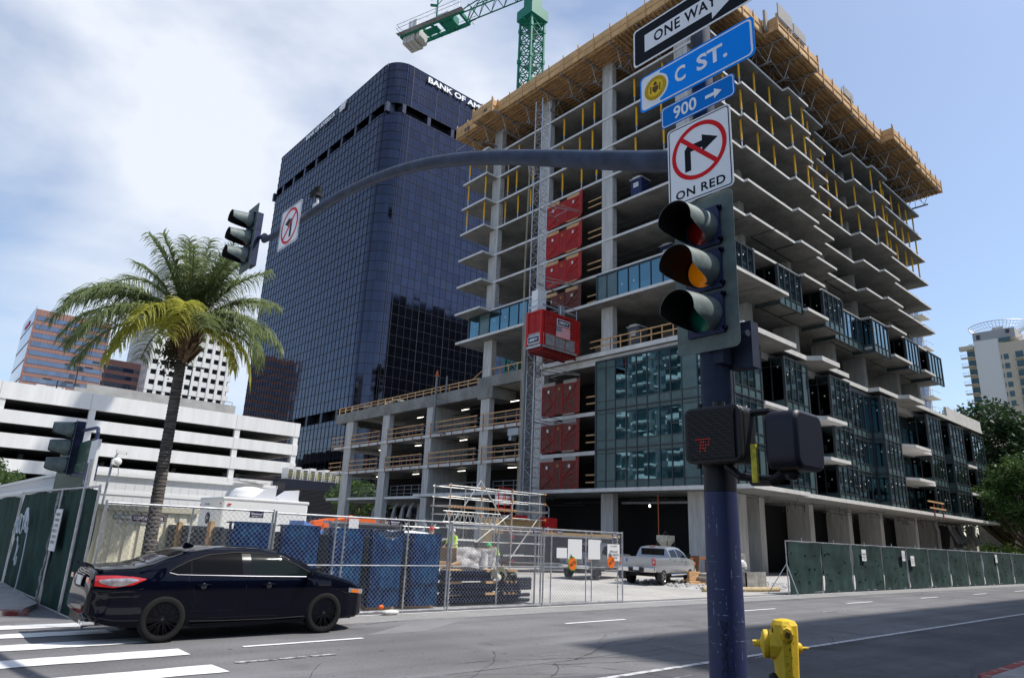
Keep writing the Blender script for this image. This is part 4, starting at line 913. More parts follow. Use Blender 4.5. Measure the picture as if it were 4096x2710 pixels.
for i in range(10):
    y = 107.0+6.1*i-.35
    for z0, z1 in ((20.9,22.72),(82.95,85.0)): mb.box(BXa+.0, y, z0, BXa+1.9, y+.8, z1)
for i in range(9):
    x = 61.0 + 6.1*i-(.35) - (2.2 if i == 0 else 2.0)+0 if False else 58.85+6.1*i+1.9-(0 if i else 0)
    for z0, z1 in ((20.9,22.72),(82.95,85.0)): mb.box(x-.6, BYa+.0, z0, x+.2, BYa+1.9, z1)
mb.build('pier', mat('pier_navy', (.045,.05,.08), .3, .4), bk)
mb = MB()
for i in range(10): 
    y = 108.4+6.1*i; mb.box(BXa+1.5,y,83.0,BXa+1.58,y+1.2,83.7)
for i in range(8): x = 62.5+6.1*i; mb.box(x,BYa+1.5,83.0,x+1.4,BYa+1.58,83.8)
mb.build('screen_panel', mat('pale_glass', (.25,.28,.33), .2), bk)
text('sign_letters', 'BANK OF AMERICA', sign_w, bk, (65.3, BYa-.25, 92.55), UX, (0,0,1), 20.5, 1.35, depth=.25, bold=.035)
text('sign_letters', 'BANK OF AMERICA', sign_w, bk, (BXa-.25, 144.4, 92.45), UY, (0,0,1), 14.8, 1.15, depth=.25, bold=.03)
mb = MB()
for i in range(4): 
    y = 127.6-i*.62; mb.poly3([(BXa-.4,y,92.4),(BXa-.4,y-.38,92.4),(BXa-.4,y-.95,94.6-(.5 if i == 0 else .2)),(BXa-.4,y-.58,94.6-(.5 if i == 0 else .2))], (.15,0,0))
for i in range(2): mb.poly3([(BXa-.42,128.0-i*.5,93.4+i*.65),(BXa-.42,127.0-i*.5,93.4+i*.65),(BXa-.42,126.8-i*.5,93.75+i*.65),(BXa-.42,127.8-i*.5,93.75+i*.65)], (.15,0,0))
mb.build('emblem', sign_w, bk)
# low plant block in front of the tower base
lo = thing('plant_building', 'low dark plant building with louvres and rooftop chillers beside the garage', 'building', (44, 100, 0))
MB().box(43.5,99.5,0,56,104,8.8).build('wall', mat('navy_clad', (.020,.023,.04), .45), lo)
mb = MB()
for i in range(19): z = 4.0+i*.19; mb.box(43.5,99.40,z,53.9,99.5,z+.10)
mb.build('louvre', mat('louvre_dark', (.035,.035,.04), .5), lo)
mb = MB()
for i in range(9): mb.box(44+i*1.2,100.2,8.8,44.9+i*1.2,102.4,10.5+.2*(i%2))
mb.build('chiller', white, lo); mb = MB()
for i in range(9):
    for j in range(6): mb.box(44.1+i*1.2,100.14,9.0+j*.24,44.8+i*1.2,100.19,9.1+j*.24)
mb.build('grille', darkmetal, lo)
mb = MB()
for z in (9.3, 9.8): mb.box(43.6,99.5,z,53.9,99.56,z+.06)
for i in range(9): mb.box(43.7+i*1.25,99.5,8.8,43.76+i*1.25,99.56,9.85)
mb.build('yellow_railing', mat('rail_yellow', (.55,.5,.12), .5), lo)

# ================================================================ parking garage
gz = lambda z: 1.8+(z-1.8)*104/84
ga = thing('parking_garage', 'white open-sided parking garage with dark slots between concrete bands', 'building', (20, 104, 0))
GX0, GX1, GY = -60.0, 46.75, 104.0
tops = [(gz(13.05), gz(14.78)), (gz(10.68), gz(12.0)), (gz(8.30), gz(9.70)), (gz(5.95), gz(7.22)), (gz(3.6), gz(4.9)), (0, gz(2.6))]
mb = MB()
for (a, b) in tops: mb.box(GX0, GY, a, GX1, GY+.35, b); mb.box(GX1-.35, GY+.36, a, GX1, GY+45, b)
mb.build('parapet_band', garage_w, ga)
mb = MB()
for (a, b) in tops: mb.box(GX0, GY+.36, a+.15, GX1-.36, GY+45, a+.4)
mb.build('parking_deck', conc_dark, ga)
mb = MB()
jx = [7.4-9.75*2, 7.4-9.75, 7.4, 17.3, 27.2, 36.6, 45.9]
for x in jx: mb.box(x, GY+.1, 0, x+.75, GY+.75, gz(14.0))
for x in (-10, 2, 12, 22, 32, 42):
    for y in (116, 130): mb.box(x, y, 0, x+.6, y+.6, gz(13.2))
mb.build('column', garage_w, ga)
mb = MB()
for x in jx:
    for (a, b) in tops: mb.box(x-.02, GY-.012, a, x+.02, GY+.0, b)
mb.build('panel_joint', mat('joint_grey', (.35,.35,.34), .8), ga)
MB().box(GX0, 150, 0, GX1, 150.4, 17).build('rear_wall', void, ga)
mb = MB(); mb.box(17.0,108,gz(14.0),37.5,109,gz(14.78)+1.9-.0).box(15.6,108,gz(14.0),17.0,109,gz(14.78)+1.2); mb.build('ramp_wall', mat('ramp_concrete', (.42,.41,.39), .85, var=.15, vscale=.6), ga)
mb = MB()
for z in (.9,1.4): mb.box(19,108.4,gz(14.78)+1.0+z,37,108.46,gz(14.78)+1.06+z)
for i in range(13): mb.box(19+i*1.5,108.4,gz(14.78)+1.0,19.05+i*1.5,108.46,gz(14.78)+2.45)
mb.build('railing', darkmetal, ga)
mb = MB()
for z in (.35, .7): mb.box(38,GY+1,gz(4.9)-.2+z,46,GY+1.04,gz(4.9)-.15+z); mb.box(36,GY+1,gz(7.22)-.2+z,46,GY+1.04,gz(7.22)-.15+z)
mb.build('inner_railing', galv, ga)
def glight(x, h, y, lb):
    t = thing('street_lamp', lb, 'lamp post', (x,y,gz(14.0)), 0, 'twin-headed lamps on the garage roof')
    MB().tube((x,y,gz(14.0)),(x,y,h),.09,n=8).build('pole', darkmetal, t)
    mb = MB(); mb.tube((x-1.0,y,h),(x+1.0,y,h),.05,n=6); mb.box(x-1.7,y-.25,h-.12,x-.75,y+.25,h+.08); mb.box(x+.75,y-.25,h-.12,x+1.7,y+.25,h+.08); mb.build('lamp_head', darkmetal, t)
glight(13.3, 19.2, 106, 'shortest twin-headed lamp on the garage roof, in front of the brown tower')
glight(15.7, 22.1, 109, 'tall twin-headed lamp on the garage roof left of the palm')
glight(19.4, 23.6, 112, 'tallest lamp pole on the garage roof, tangled in view with the palm fronds')
glight(31.3, 25.6, 112, 'twin-headed lamp on the garage roof right of the palm trunk')
MB().box(11.5,110,gz(14.0),14.8,113,gz(14.0)+2.1).build('stair_hut', white, ga)

# ================================================================ brown banded tower, white tower
br = thing('banded_office_tower', 'brown granite office tower with grey ribbon windows', 'building', (19, 220, 0))
MB().box(19.0,220,0,37.6,246,56.6).build('wall', brickbrown, br)
mb = MB(); mb2 = MB(); z = 53.5
while z > 2:
    mb.box(19.5,219.94,z,37.4,220.0-.001,z+1.25); z -= 2.42
mb.build('ribbon_window', browng, br)
mb = MB(); z = 56
for k in range(11): mb.box(18.97,220.05,1+k*5.2,18.999,245.9,5.4+k*5.2)
mb.build('side_glass', browng, br)
mb = MB()
for i in range(24): mb.box(19.2+i*.78,219.985,0,19.23+i*.78,219.999,56.4)
z = 54.8
while z > 0: mb.box(19.0,219.983,z,37.6,219.998,z+.04); z -= 2.42
mb.build('granite_joint', mat('granite_joint', (.20,.10,.085), .8), br)
MB().box(37.8,228,0,56,246,48).build('lower_wing', brickbrown, br); mb = MB(); z = 46
while z > 2: mb.box(38.2,227.93,z-1.2,55.8,227.999,z); z -= 2.42
mb.build('ribbon_window', browng, br)
MB().box(18.8,229,54.0,18.95,238,55.0).build('red_name_sign', sign_r, br)
wt = thing('white_office_tower', 'white office tower with a grid of small dark windows behind the palm', 'building', (49, 220, 0))
MB().box(49.6,220.5,0,72.8,250,72).build('glass_core', dwin, wt)
mb = MB(); z = 70.8
fz = []
while z > 2: fz.append(z); z -= 3.13
for z in fz: mb.box(49.0,219.9,z-.05,73.4,250,z+1.55)
xs_ = [49.0+i*2.50 for i in range(10)]
for i, x in enumerate(xs_): mb.box(x,219.75,0,x+.85,220.4,70)
for i in range(13): mb.box(48.85,219.9+i*2.4,0,49.5,220.75+i*2.4,70)
mb.box(48.9,219.8,66.2,73.5,250,72.2)
mb.build('wall', mat('white_stone', (.80,.80,.78), .8), wt)
MB().box(48.6,219.4,72.2,74.0,250,73.2).build('cornice', white, wt)
MB().prism([(51,224),(66,224),(66,246),(51,246)], 73.2, 84).build('roof_block', MATS['white_stone'], wt)

# ================================================================ beige towers far right
bt = thing('apartment_tower', 'beige apartment tower with corner balconies and a round crown on its roof', 'building', (250, 45, 0))
MB().box(250,52.2,0,275,58.8,68.3).build('cream_wall', beige_w, bt)
MB().box(250.9,58.85,0,275,61.2,66.8).box(249.9,30,0,275,52.15,66.6).build('wall', beige, bt)
mb = MB()
for i in range(22): mb.box(250.85,58.9,1.6+i*2.95,250.89,61.0,3.5+i*2.95)
for i in range(21):
    z = 2.2+i*2.95; mb.box(249.84,50.0,z,249.89,51.3,z+1.7); mb.box(249.84,46.2,z,249.89,48.2,z+2.1); mb.box(249.84,43.6,z,249.89,44.8,z+1.7); mb.box(249.84,51.75,z+.2,249.89,52.0,z+1.5)
mb.build('window', tglass, bt)
mb = MB(); mr_ = MB()
for i in range(22):
    z = 1.2+i*2.95
    if z < 64: 
        mb.box(249.3,59.2,z,250.9,62.8,z+.22); mr_.box(249.3,59.2,z+1.15,249.34,62.8,z+1.2); mr_.box(249.3,62.76,z+1.15,250.9,62.8,z+1.2)
        for q in range(8): mr_.box(249.3,59.3+q*.48,z+.2,249.33,59.34+q*.48,z+1.2)
    if z < 62: 
        mb.box(248.9,46.0,z+.6,249.9,48.5,z+.85); mr_.box(248.9,46,z+1.7,248.94,48.5,z+1.76)
        for q in range(6): mr_.box(248.9,46+q*.48,z+.8,248.93,46.04+q*.48,z+1.7)
mb.box(249.3,59.0,65.8,251,62.9,67.1); mb.build('balcony_slab', beige, bt); mr_.build('balcony_rail', darkmetal, bt)
MB().box(251,47.7,68.3,272,59.0,71.4).build('penthouse', mat('pent_grey', (.40,.39,.38), .7), bt)
MB().box(250.85,57,69,250.99,58,70.5).box(250.85,49,69.8,250.99,50,71).build('vent', darkmetal, bt)
mb = MB(); mb.box(250.6,46,67.6,250.8,60.4,67.75); mb.box(250.6,46,66.2,250.8,60.4,66.3)
for q in range(18): mb.box(250.6,46+q*.8,66.3,250.66,46.06+q*.8,67.7)
mb.build('roof_railing', alu, bt)
mb = MB(); mb.box(250.2,52,67.0,250.4,49.0,68.3); mb.build('teal_band', tglass, bt)
mb = MB(); rc = Vector((257.5,53.0,0)); N = 48
for k in range(N):
    a0, a1 = 2*math.pi*k/N, 2*math.pi*(k+1)/N
    for (r_, z, t_) in ((8.2,74.0,.12),(7.9,73.2,.05),(5.6,71.6,.12),(6.9,72.5,.06)):
        mb.tube((rc.x+r_*math.cos(a0),rc.y+r_*math.sin(a0),z),(rc.x+r_*math.cos(a1),rc.y+r_*math.sin(a1),z),t_,n=4,caps=False)
    mb.tube((rc.x+8.2*math.cos(a0),rc.y+8.2*math.sin(a0),74.0),(rc.x+5.6*math.cos(a0),rc.y+5.6*math.sin(a0),71.6),.06,n=4,caps=False)
mb.build('round_crown', alu, bt)
mb = MB(); mb.box(256,51.5,71.4,259,54.5,73.6); mb.build('tank', mat('tank_grey', (.4,.4,.4), .6), bt)
b2 = thing('balcony_tower', 'pale blue-grey apartment tower with glass balconies, mostly hidden by the unfinished tower', 'building', (130, 38, 0))
MB().box(130,39.0,0,134,60,43.6).build('wall', mat('bluegrey_wall', (.52,.53,.56), .7), b2)
mb = MB(); mb_ = MB(); mr_ = MB()
for i in range(15):
    z = 1.6+i*2.95; mb.box(129.93,39.6,z,129.99,41.2,z+2.3); mb.box(129.93,42,z,129.99,43.5,z+2.3); mb.box(130.4,38.94,z,132.6,38.99,z+2.3)
    mb_.box(129.6,37.4,z-.3,133.5,39.0,z-.1); mr_.box(129.6,37.4,z+.85,129.64,39,z+.9); mr_.box(129.6,37.4,z+.85,133.5,37.44,z+.9)
    for q in range(5): mr_.box(129.6,37.45+q*.37,z-.1,129.63,37.48+q*.37,z+.88)
mb.build('window', mat('blue_pane', (.08,.12,.22), .15, .4), b2); mb_.build('balcony_slab', beige_w, b2); mr_.build('balcony_rail', alu, b2)
s3 = thing('stone_building', 'low cream stone building with rough blocks beyond the podium', 'building', (120, 28, 0))
MB().prism([(120,29.3),(120,28.2),(135,28.2),(135,31.2),(120,31.2)], 0, 20.2).build('wall', mat('rough_stone', (.55,.48,.42), .9, var=.2, vscale=1.5, bump=.8, bscale=3), s3)
MB().box(121.5,29.2,20.2,134,33,22.4).build('upper_wall', MATS['rough_stone'], s3)
MB().box(119.9,28.6,14,119.97,29.0,17).box(119.9,29.6,14,119.97,30.2,17).build('window', tglass, s3)

# ================================================================ tower across the street, behind the camera: throws the shade on the near lanes
ht = thing('hotel_tower', 'pale tower with rows of rounded balconies across the street', 'building', (50, -24, 0))
MB().box(29.5,-28,0,215,-8,42).build('wall', mat('hotel_wall', (.42,.42,.41), .8), ht)
mb = MB(); mb2 = MB(); mb3 = MB()
for i in range(12):
    z = 3+i*3.05
    for j in range(22):
        x = 30.5+j*8.4; pts = [(x+3.0+3.0*math.cos(R(180+180*t/8)), -7.95+1.6*math.sin(R(180+180*t/8))*-1) for t in range(9)]; mb.prism(pts, z, z+.9 if j % 2 else z+.25); mb2.box(x,-7.995,z+.9,x+6,-7.95,z+2.6)
mb.build('balcony', white, ht); mb2.build('window', tglass, ht)
rt_ = thing('residential_tower', 'tall residential tower with stacked balconies behind the camera, left', 'building', (-60, 110, 0))
MB().box(-75,75,0,-45,150,52).build('wall', mat('resid_wall', (.20,.21,.23), .6), rt_); mb = MB(); mb2 = MB()
for i in range(16):
    z = 2.6+i*3.05
    for j in range(9): y = 75.5+j*8.2; mb.prism([(-45,y),(-43.4,y+.5),(-43.0,y+2.2),(-43.4,y+4.4),(-45,y+5)], z, z+(.3 if (i+j)%3 else 1.0)); mb2.box(-45.0,y+.3,z+.35,-44.93,y+4.6,z+2.5); mb2.box(-45.0,y+5.6,z+.6,-44.93,y+7.4,z+2.3)
mb.build('balcony', white, rt_); mb2.build('window', tglass, rt_)
h2 = thing('added_office', 'unseen dark block added behind the camera to darken the car reflections', 'building', (-20, -30, 0))  # unseen block, added and kept dark so the car sides reflect dark
MB().box(-60,-44,0,22,-18,15).build('wall', mat('office_wall', (.13,.13,.13), .8), h2)
mb = MB()
for i in range(4): mb.box(-59,-17.99,1.5+i*3.1,21,-17.94,3.3+i*3.1)
mb.build('window', tglass, h2)

dt_ = thing('dark_tower', 'tall dark residential tower behind the hotel, mirrored in the navy glass', 'building', (165, -45, 0))
MB().box(125,-60,0,200,-32,100).build('wall', mat('dark_tower_wall', (.09,.09,.10), .6), dt_); mb = MB()
for i in range(32):
    for j in range(12): mb.box(126+j*6.2,-32,2+i*3.05,129.5+j*6.2,-31.0,2.5+i*3.05)
mb.build('balcony', mat('dark_balcony', (.35,.35,.36), .7), dt_)
# ================================================================ trees
def leafy(mb, c, r, n, s0, s1, rnd, flat=.8):
    for i in range(n):
        d = Vector((rnd.gauss(0,1), rnd.gauss(0,1), rnd.gauss(0,1))).normalized(); q = Vector(c)+Vector((d.x*r, d.y*r, d.z*r*flat))*(rnd.random()**.45)
        s = rnd.uniform(s0, s1); a = Vector((rnd.gauss(0,1), rnd.gauss(0,1), rnd.gauss(0,.6))).normalized(); b = a.cross(Vector((rnd.gauss(0,1), rnd.gauss(0,1), rnd.gauss(0,1)))).normalized()
        mb.add([tuple(q-a*s), tuple(q-b*s*.5), tuple(q+a*s), tuple(q+b*s*.5)], [(0,1,2,3)])
def broad_tree(loc, h, rad, lb, m, seed, trunk_r=.4, nb=60, per=90, s=(.12,.26), low=.45, group=None, lean=(0,0), name='broadleaf_tree'):
    rnd = random.Random(seed); t = thing(name, lb, 'tree', loc, 0, group); base = Vector(loc); tk = MB(); top = base+Vector((lean[0], lean[1], h*.55))
    pts = [base, base+Vector((lean[0]*.25, lean[1]*.25, h*.18)), base+Vector((lean[0]*.7, lean[1]*.7, h*.36)), top]; tk.path(pts, 1, n=10, radii=[trunk_r*1.3, trunk_r, trunk_r*.8, trunk_r*.45])
    cr_ = MB(); cen = base+Vector((lean[0], lean[1], h*.68))
    for i in range(nb):
        d = Vector((rnd.gauss(0,1), rnd.gauss(0,1), rnd.gauss(0,1))).normalized(); k = rnd.uniform(.45, 1.0); q = cen+Vector((d.x*rad*k, d.y*rad*k, d.z*h*(.34)*k))
        if q.z < base.z+h*low: q.z = base.z+h*low+rnd.random()*.5
        if i % 3 == 0:
            st = pts[1+i % 3]; mid = (st+q)/2+Vector((0,0,-h*.03)); tk.path([st, mid, q], 1, n=6, radii=[trunk_r*.4, trunk_r*.22, .04])
        leafy(cr_, q, rad*rnd.uniform(.16, .32), per, *s, rnd)
    tk.build('trunk', bark, t, smooth=True); cr_.build('crown', m, t); return t
broad_tree((112,25.2,-1.0), 22.5, 9.0, 'large dark evergreen tree beyond the end of the podium, tallest crown at the right edge', leaf_d, 4, .75, 110, 150, (.2,.42), .36, lean=(-2,1.5), group='trees beyond the podium')
broad_tree((93.5,18.6,-.6), 13.0, 4.4, 'mid-green tree with a leaning forked trunk beside the end of the podium', leaf_m, 5, .5, 80, 160, (.12,.26), .42, lean=(-1.8,1.2), group='trees beyond the podium')
broad_tree((125,20,-1), 19, 9, 'dark tree at the far right edge behind the leaning tree', leaf_d, 6, .6, 100, 130, (.22,.4), .3, group='trees beyond the podium')
broad_tree((133,33,0), 15, 8, 'dark tree seen low between the far columns', leaf_d, 16, .6, 60, 100, (.2,.4), .3, group='trees beyond the podium')
broad_tree((-7.0,60,-0.2), 5.9, 2.9, 'small street tree behind the grey site cabin at the left edge', leaf_d, 8, .2, 46, 150, (.08,.17), .3) if False else broad_tree((4.6,61,0), 5.6, 2.5, 'small street tree behind the grey site cabin at the left edge', leaf_m, 8, .2, 50, 150, (.07,.15), .3)
broad_tree((52,92,0), 9, 5.0, 'bushy tree glimpsed through the open podium columns', leaf_m, 9, .3, 50, 110, (.15,.3), .25)
mb = MB(); rnd = random.Random(12)
for i in range(60): leafy(mb, (96+rnd.random()*26, 24+rnd.random()*8, rnd.uniform(.4,3.2)), 1.3, 110, .12,.26, rnd)
tag(mb.build('hedge', hedge_m), 'mass of bright green shrubs seen between the last columns and the leaning trunk', 'shrubs', kind='stuff')
g = MB(); g.grid(lambda u, v: (98+u*50, 14.6+v*30, .05+max(0,u-.05)*3.6+.2*math.sin(u*9+v*7)), 12, 8); struct('grass_bank', g, mat('dry_grass', (.16,.17,.06), .95, var=.35, vscale=1.2, bump=.8, bscale=8), fix=True)

# palm
pm = thing('palm_tree', 'feather palm with drooping green and yellowing fronds beside the cream container', 'palm', (4.78, 18.0, 0))
tk = MB(); rnd = random.Random(2)
prof = []; z = 0.0
while z < 6.05:
    r_ = .155-.006*z if z > .4 else .19-.09*z
    prof.append((z, r_+.006)); prof.append((z+.045, r_-.006)); z += .085
tk.lathe((4.78,18,0), (-0.008,0,1), [(a, max(b,.10)) for a, b in prof], 16); tk.build('trunk', palm_trunk, pm, smooth=False)
bt_ = MB()
for i in range(70):
    a = i*2.399; zz = 5.7+i*.013; r_ = .17+.06*math.sin(i); p = Vector((4.74+r_*math.cos(a), 18+r_*math.sin(a), zz)); o_ = Vector((math.cos(a), math.sin(a), 1.5)).normalized()
    bt_.beam(p-o_*.1, p+o_*rnd.uniform(.25,.5), .11, .03, up=(math.cos(a),math.sin(a),0))
bt_.build('leaf_bases', palm_boot, pm)
fb = MB(); 
for i in range(300): a = rnd.uniform(0,6.28); fb.ell((4.42+.13*rnd.gauss(0,1)*.8, 17.85+.1*rnd.gauss(0,1), 5.75+.22*rnd.gauss(0,1)), .022,.022,.022, 5, 4)
fb.build('fruit_cluster', mat('palm_fruit', (.05,.04,.02), .7), pm)
def frond(az, el, L, droop, m, leaf=.80, yel=0.0, twist=0.0, n=56):
    pts = []; p = Vector((4.74,18.0,6.55)); d = Vector((math.cos(az)*math.cos(el), math.sin(az)*math.cos(el), math.sin(el))); seg = L/n; rach = MB(); lf = MB()
    for i in range(n+1):
        pts.append(p.copy()); p = p+d*seg; d.z -= droop*seg*(.35+1.5*i/n); d.normalize()
    rach.path(pts[::4]+[pts[-1]], 1, n=5, radii=[.035*(1-.85*j/(len(pts[::4])))+.004 for j in range(len(pts[::4])+1)])
    for i in range(7, n+1):
        t_ = (pts[min(i+1,n)]-pts[max(i-1,0)]).normalized(); side = t_.cross(Vector((0,0,1))).normalized(); u = i/n
        ll = leaf*(math.sin(min(1,(u+.05)*1.6)*math.pi/2))*(1-.55*max(0,u-.55)/.45)
        for s in (-1, 1):
            for k in range(2):
                L2 = ll*rnd.uniform(.55,1.2); dirn = (side*s*(1-.15*k)+t_*rnd.uniform(.35,.8)+Vector((0,0,rnd.uniform(-.1,.55)))).normalized(); q = pts[i]+t_*seg*.5*k; w_ = .012*rnd.uniform(.8,1.3); prev = None; dd = dirn.copy()
                wv = dd.cross(Vector((rnd.gauss(0,.6), rnd.gauss(0,.6), 1))).normalized()
                for j in range(5):
                    ww = wv*w_*(1-(j/4.3)**2*.9); 
                    if prev: lf.quad(prev[0], prev[1], q+ww, q-ww)
                    prev = (q-ww, q+ww); q = q+dd*(L2/4); dd.z -= .34+.42*rnd.random()*(.5+j*.3); dd.normalize()
    o = lf.build('frond', m, pm); rach.build('rachis', frond_y if m is frond_y else frond_g, o)
specs = []
for (az, el, L, dr, m) in [
    # upright plume
    (60,84,3.4,.16,0),(40,62,3.3,.30,0),(-70,60,3.0,.32,0),(180,66,3.0,.30,0),(230,74,2.9,.26,0),(0,52,3.2,.40,0),(-25,46,3.2,.45,0),(110,48,3.0,.45,0),(60,80,3.1,.20,0),(120,76,3.0,.22,0),(-10,78,3.1,.22,0),(200,72,2.9,.26,0),(300,74,3.0,.25,0),(-35,66,3.1,.28,0),(20,70,3.2,.26,0),(95,66,2.8,.30,0),(150,62,2.7,.34,0),(330,60,2.9,.34,0),(250,64,2.6,.33,0),(-60,72,2.8,.28,0),
    # left-hand arching fronds (towards +Y -X)
    (148,36,3.7,.50,0),(172,40,3.4,.50,0),(186,34,3.2,.55,0),(156,24,3.5,.55,0),(152,44,3.5,.46,0),(165,34,3.4,.46,0),(178,28,3.2,.55,0),(140,30,3.3,.52,0),(192,24,3.1,.60,0),(135,52,3.2,.46,0),(160,16,2.9,.62,0),
    # to the right
    (-20,36,3.0,.60,0),(-35,26,2.8,.72,0),(-5,24,2.8,.75,0),(-48,40,2.6,.75,0),(-28,14,2.7,.95,1),(10,44,2.8,.55,0),
    # toward the camera, yellowing
    (215,30,2.6,.85,1),(235,22,2.4,.95,1),(200,12,2.6,.85,1),(250,38,2.2,.9,1),(275,30,2.1,1.0,0),(182,8,2.5,.95,1),(70,30,2.8,.7,0),(100,25,2.8,.7,0),(-40,4,2.3,1.1,1)]:
    frond(R(az+rnd.uniform(-6,6)), R(el+rnd.uniform(-4,4)), L*(.98 if 120 < az < 200 and el < 55 else .84)*rnd.uniform(.9,1.05), dr*1.12, frond_y if m else frond_g)

# ================================================================ left-hand site cabin, container, trailer, board
ca = thing('site_cabin', 'long pale site cabin with ribbed walls and small windows behind the fence', 'cabin', (3.9, 24, 0))
MB().box(3.95,24.02,0,10.1,46,3.12).build('wall', mat('cabin_white', (.72,.725,.73), .6), ca)
mb = MB()
for i in range(21): mb.box(4.3+i*.27,24.014,.2,4.312+i*.27,24.02,3.1)
for i in range(64): mb.box(3.942,24.1+i*.34,.2,3.95,24.13+i*.34,3.1)
mb.build('rib', mat('cabin_rib', (.66,.665,.67), .6), ca)
mb = MB(); mb.box(3.88,23.94,3.10,10.2,46.1,3.20); mb.box(3.92,24.0,2.55,10.1,24.02,2.66); mb.box(3.90,24.0,2.66,3.93,46,2.80); mb.box(3.85,25.2,1.2,3.93,25.4,2.9); mb.build('trim', white, ca)
for y in (31.2, 34.1, 37.2, 41): 
    f = MB().box(3.89,y,1.5,3.93,y+1.35,2.52).build('window_frame', white, ca); MB().box(3.87,y+.22,1.6,3.889,y+1.1,2.38).build('pane', mat('blind_grey', (.28,.27,.26), .6), f)
mb = MB(); mb.obox((9.2,23.9,3.26),(.5,0,-.04),(0,.3,.0),(.02,0,.03)); mb.build('tarp_scrap', plastic_w, ca)
for x in (11.1,): mb = MB(); mb.path([(11.1,23.93,3.2),(10.9,23.92,2.3),(10.7,23.93,1.6)], .015, n=4); mb.build('cable', darkmetal, ca)
co = thing('storage_container', 'cream corrugated storage container with purple name label behind the palm', 'container', (3.55, 19.2, 0))
mb = MB(); x = 3.6
while x < 5.95: mb.box(x,19.2,.12,x+.16,19.26,2.02); mb.poly3([(x+.16,19.2,.12),(x+.16,19.2,2.02),(x+.20,19.245,2.02),(x+.20,19.245,.12)], (0,.02,0)); x += .30
mb.box(3.56,19.245,.1,6.12,21.6,2.05); mb.build('wall', tan, co)
MB().box(3.5,19.15,2.03,6.15,21.65,2.16).box(3.5,19.15,.0,6.15,19.3,.13).box(3.5,19.15,.1,3.62,19.3,2.1).build('frame_rail', mat('tan_rail', (.58,.55,.42), .5), co)
lb = MB().box(4.16,19.175,1.835,4.60,19.19,1.935).build('grey_label', mat('lab_grey', (.20,.22,.20), .5), co); text('lettering', 'STORAGE', sign_w, lb, (4.18,19.175,1.855), UX, (0,0,1), .39, .06, bold=.02)
lb = MB().box(4.585,19.165,1.80,5.32,19.173,1.94).build('purple_label', mat('lab_purple', (.10,.015,.06), .5), co); text('lettering', 'CONTAINER.COM', sign_w, lb, (4.61,19.165,1.83), UX, (0,0,1), .67, .08, bold=.03)
lb = MB().box(4.25,19.18,1.735,5.32,19.188,1.79).build('white_label', paper, co); text('lettering', 'PORTABLE STORAGE OF SD 619-486-2', ink, lb, (4.27,19.18,1.745), UX, (0,0,1), 1.0, .035)
tr = thing('box_trailer', 'white box trailer with black round badge behind the stacked forms', 'trailer', (7.4, 21, 0))
MB().box(7.34,21,.45,10.05,22.96,2.55).build('body', white, tr, bevel=.06)
MB().box(7.33,20.985,2.50,10.07,22.98,2.60).build('roof_trim', mat('trim_pale', (.7,.7,.7), .5), tr, bevel=.03)
mb = MB().lathe((8.5,22,2.58), (0,0,1), [(0,.62),(.08,.64),(.1,.60),(.22,.58),(.34,.45),(.40,.2),(.41,0)], 20); ac = mb.build('air_conditioner', white, tr, smooth=True)
mb = MB().box(7.95,21.7,2.60,8.6,22.3,2.68).build('dark_gap', black, tr)
for (x, y) in ((8.75,21.6),(9.65,21.9)): MB().prism([(x-.35,y-.25),(x+.35,y-.25),(x+.35,y+.25),(x-.35,y+.25)], 2.6, 2.66).poly3([(x-.35,y-.25,2.66),(x+.33,y-.25,2.66),(x+.33,y-.25,2.98),(x+.05,y-.25,2.95)], (0,.5,0)).build('vent_cover', mat('vent_pale', (.62,.63,.66), .5), tr)
MB().lathe((7.325,22.05,1.98), (-1,0,0), [(0,.17),(.01,.17)], 24).build('badge', ink, tr); text('badge_lettering', 'JAG', sign_w, tr, (7.312,22.16,1.93), UY, (0,0,1), .22, .10, bold=.01)
text('number', 'GRI-4085', ink, tr, (7.33,22.5,2.36), UY, (0,0,1), .42, .06)
MB().box(7.32,22.85,2.36,7.34,22.9,2.40).box(7.32,21.1,2.38,7.34,21.16,2.42).box(7.5,20.975,2.37,7.6,20.995,2.41).build('marker_lamp', tail_r, tr)
MB().tube((9.0,21.5,2.6),(9.15,21.5,3.1),.012,n=4).build('aerial', darkmetal, tr)
mb = MB(); 
for y in (21.1,22.7): 
    for x in (8.6,9.3): mb.lathe((x,y,.34), (0,1,0), [(0,.34),(.2,.34)], 18)
mb.build('wheel', tyre_m, tr)
# billboard and its white posts
bb = thing('billboard', 'tall green advertising board reading LIFESTYLE LOOKING UP with a sofa picture', 'billboard', (3.1, 17.4, 0))
MB().box(3.1,17.36,.3,3.16,21.3,3.52).build('panel', mat('board_green', (.035,.085,.065), .5, var=.2, vscale=.5), bb)
MB().box(3.05,16.66,.0,3.11,17.35,3.44).build('white_post', white, bb)
mb = MB(); mb.box(3.085,19.5,.3,3.098,21.28,2.45); mb.build('picture', mat('dark_room', (.02,.022,.018), .5, var=.5, vscale=2), bb)
mb = MB()
for i in range(4): mb.box(3.07,19.65,.9+i*.33,3.083,20.6-i*.05,1.14+i*.33)
for i in range(4): mb.box(3.066,19.7+i*.2,2.0,3.082,19.85+i*.2,2.35)
mb.build('sofa_picture', mat('sofa', (.22,.20,.15), .6, var=.3, vscale=3), bb)
MB().lathe((3.06,19.9,1.55),(0,0,1),[(0,.02),(.1,.13),(.3,.16),(.45,.10),(.5,.04)],12).build('vase_picture', mat('vase', (.35,.37,.36), .5), bb)
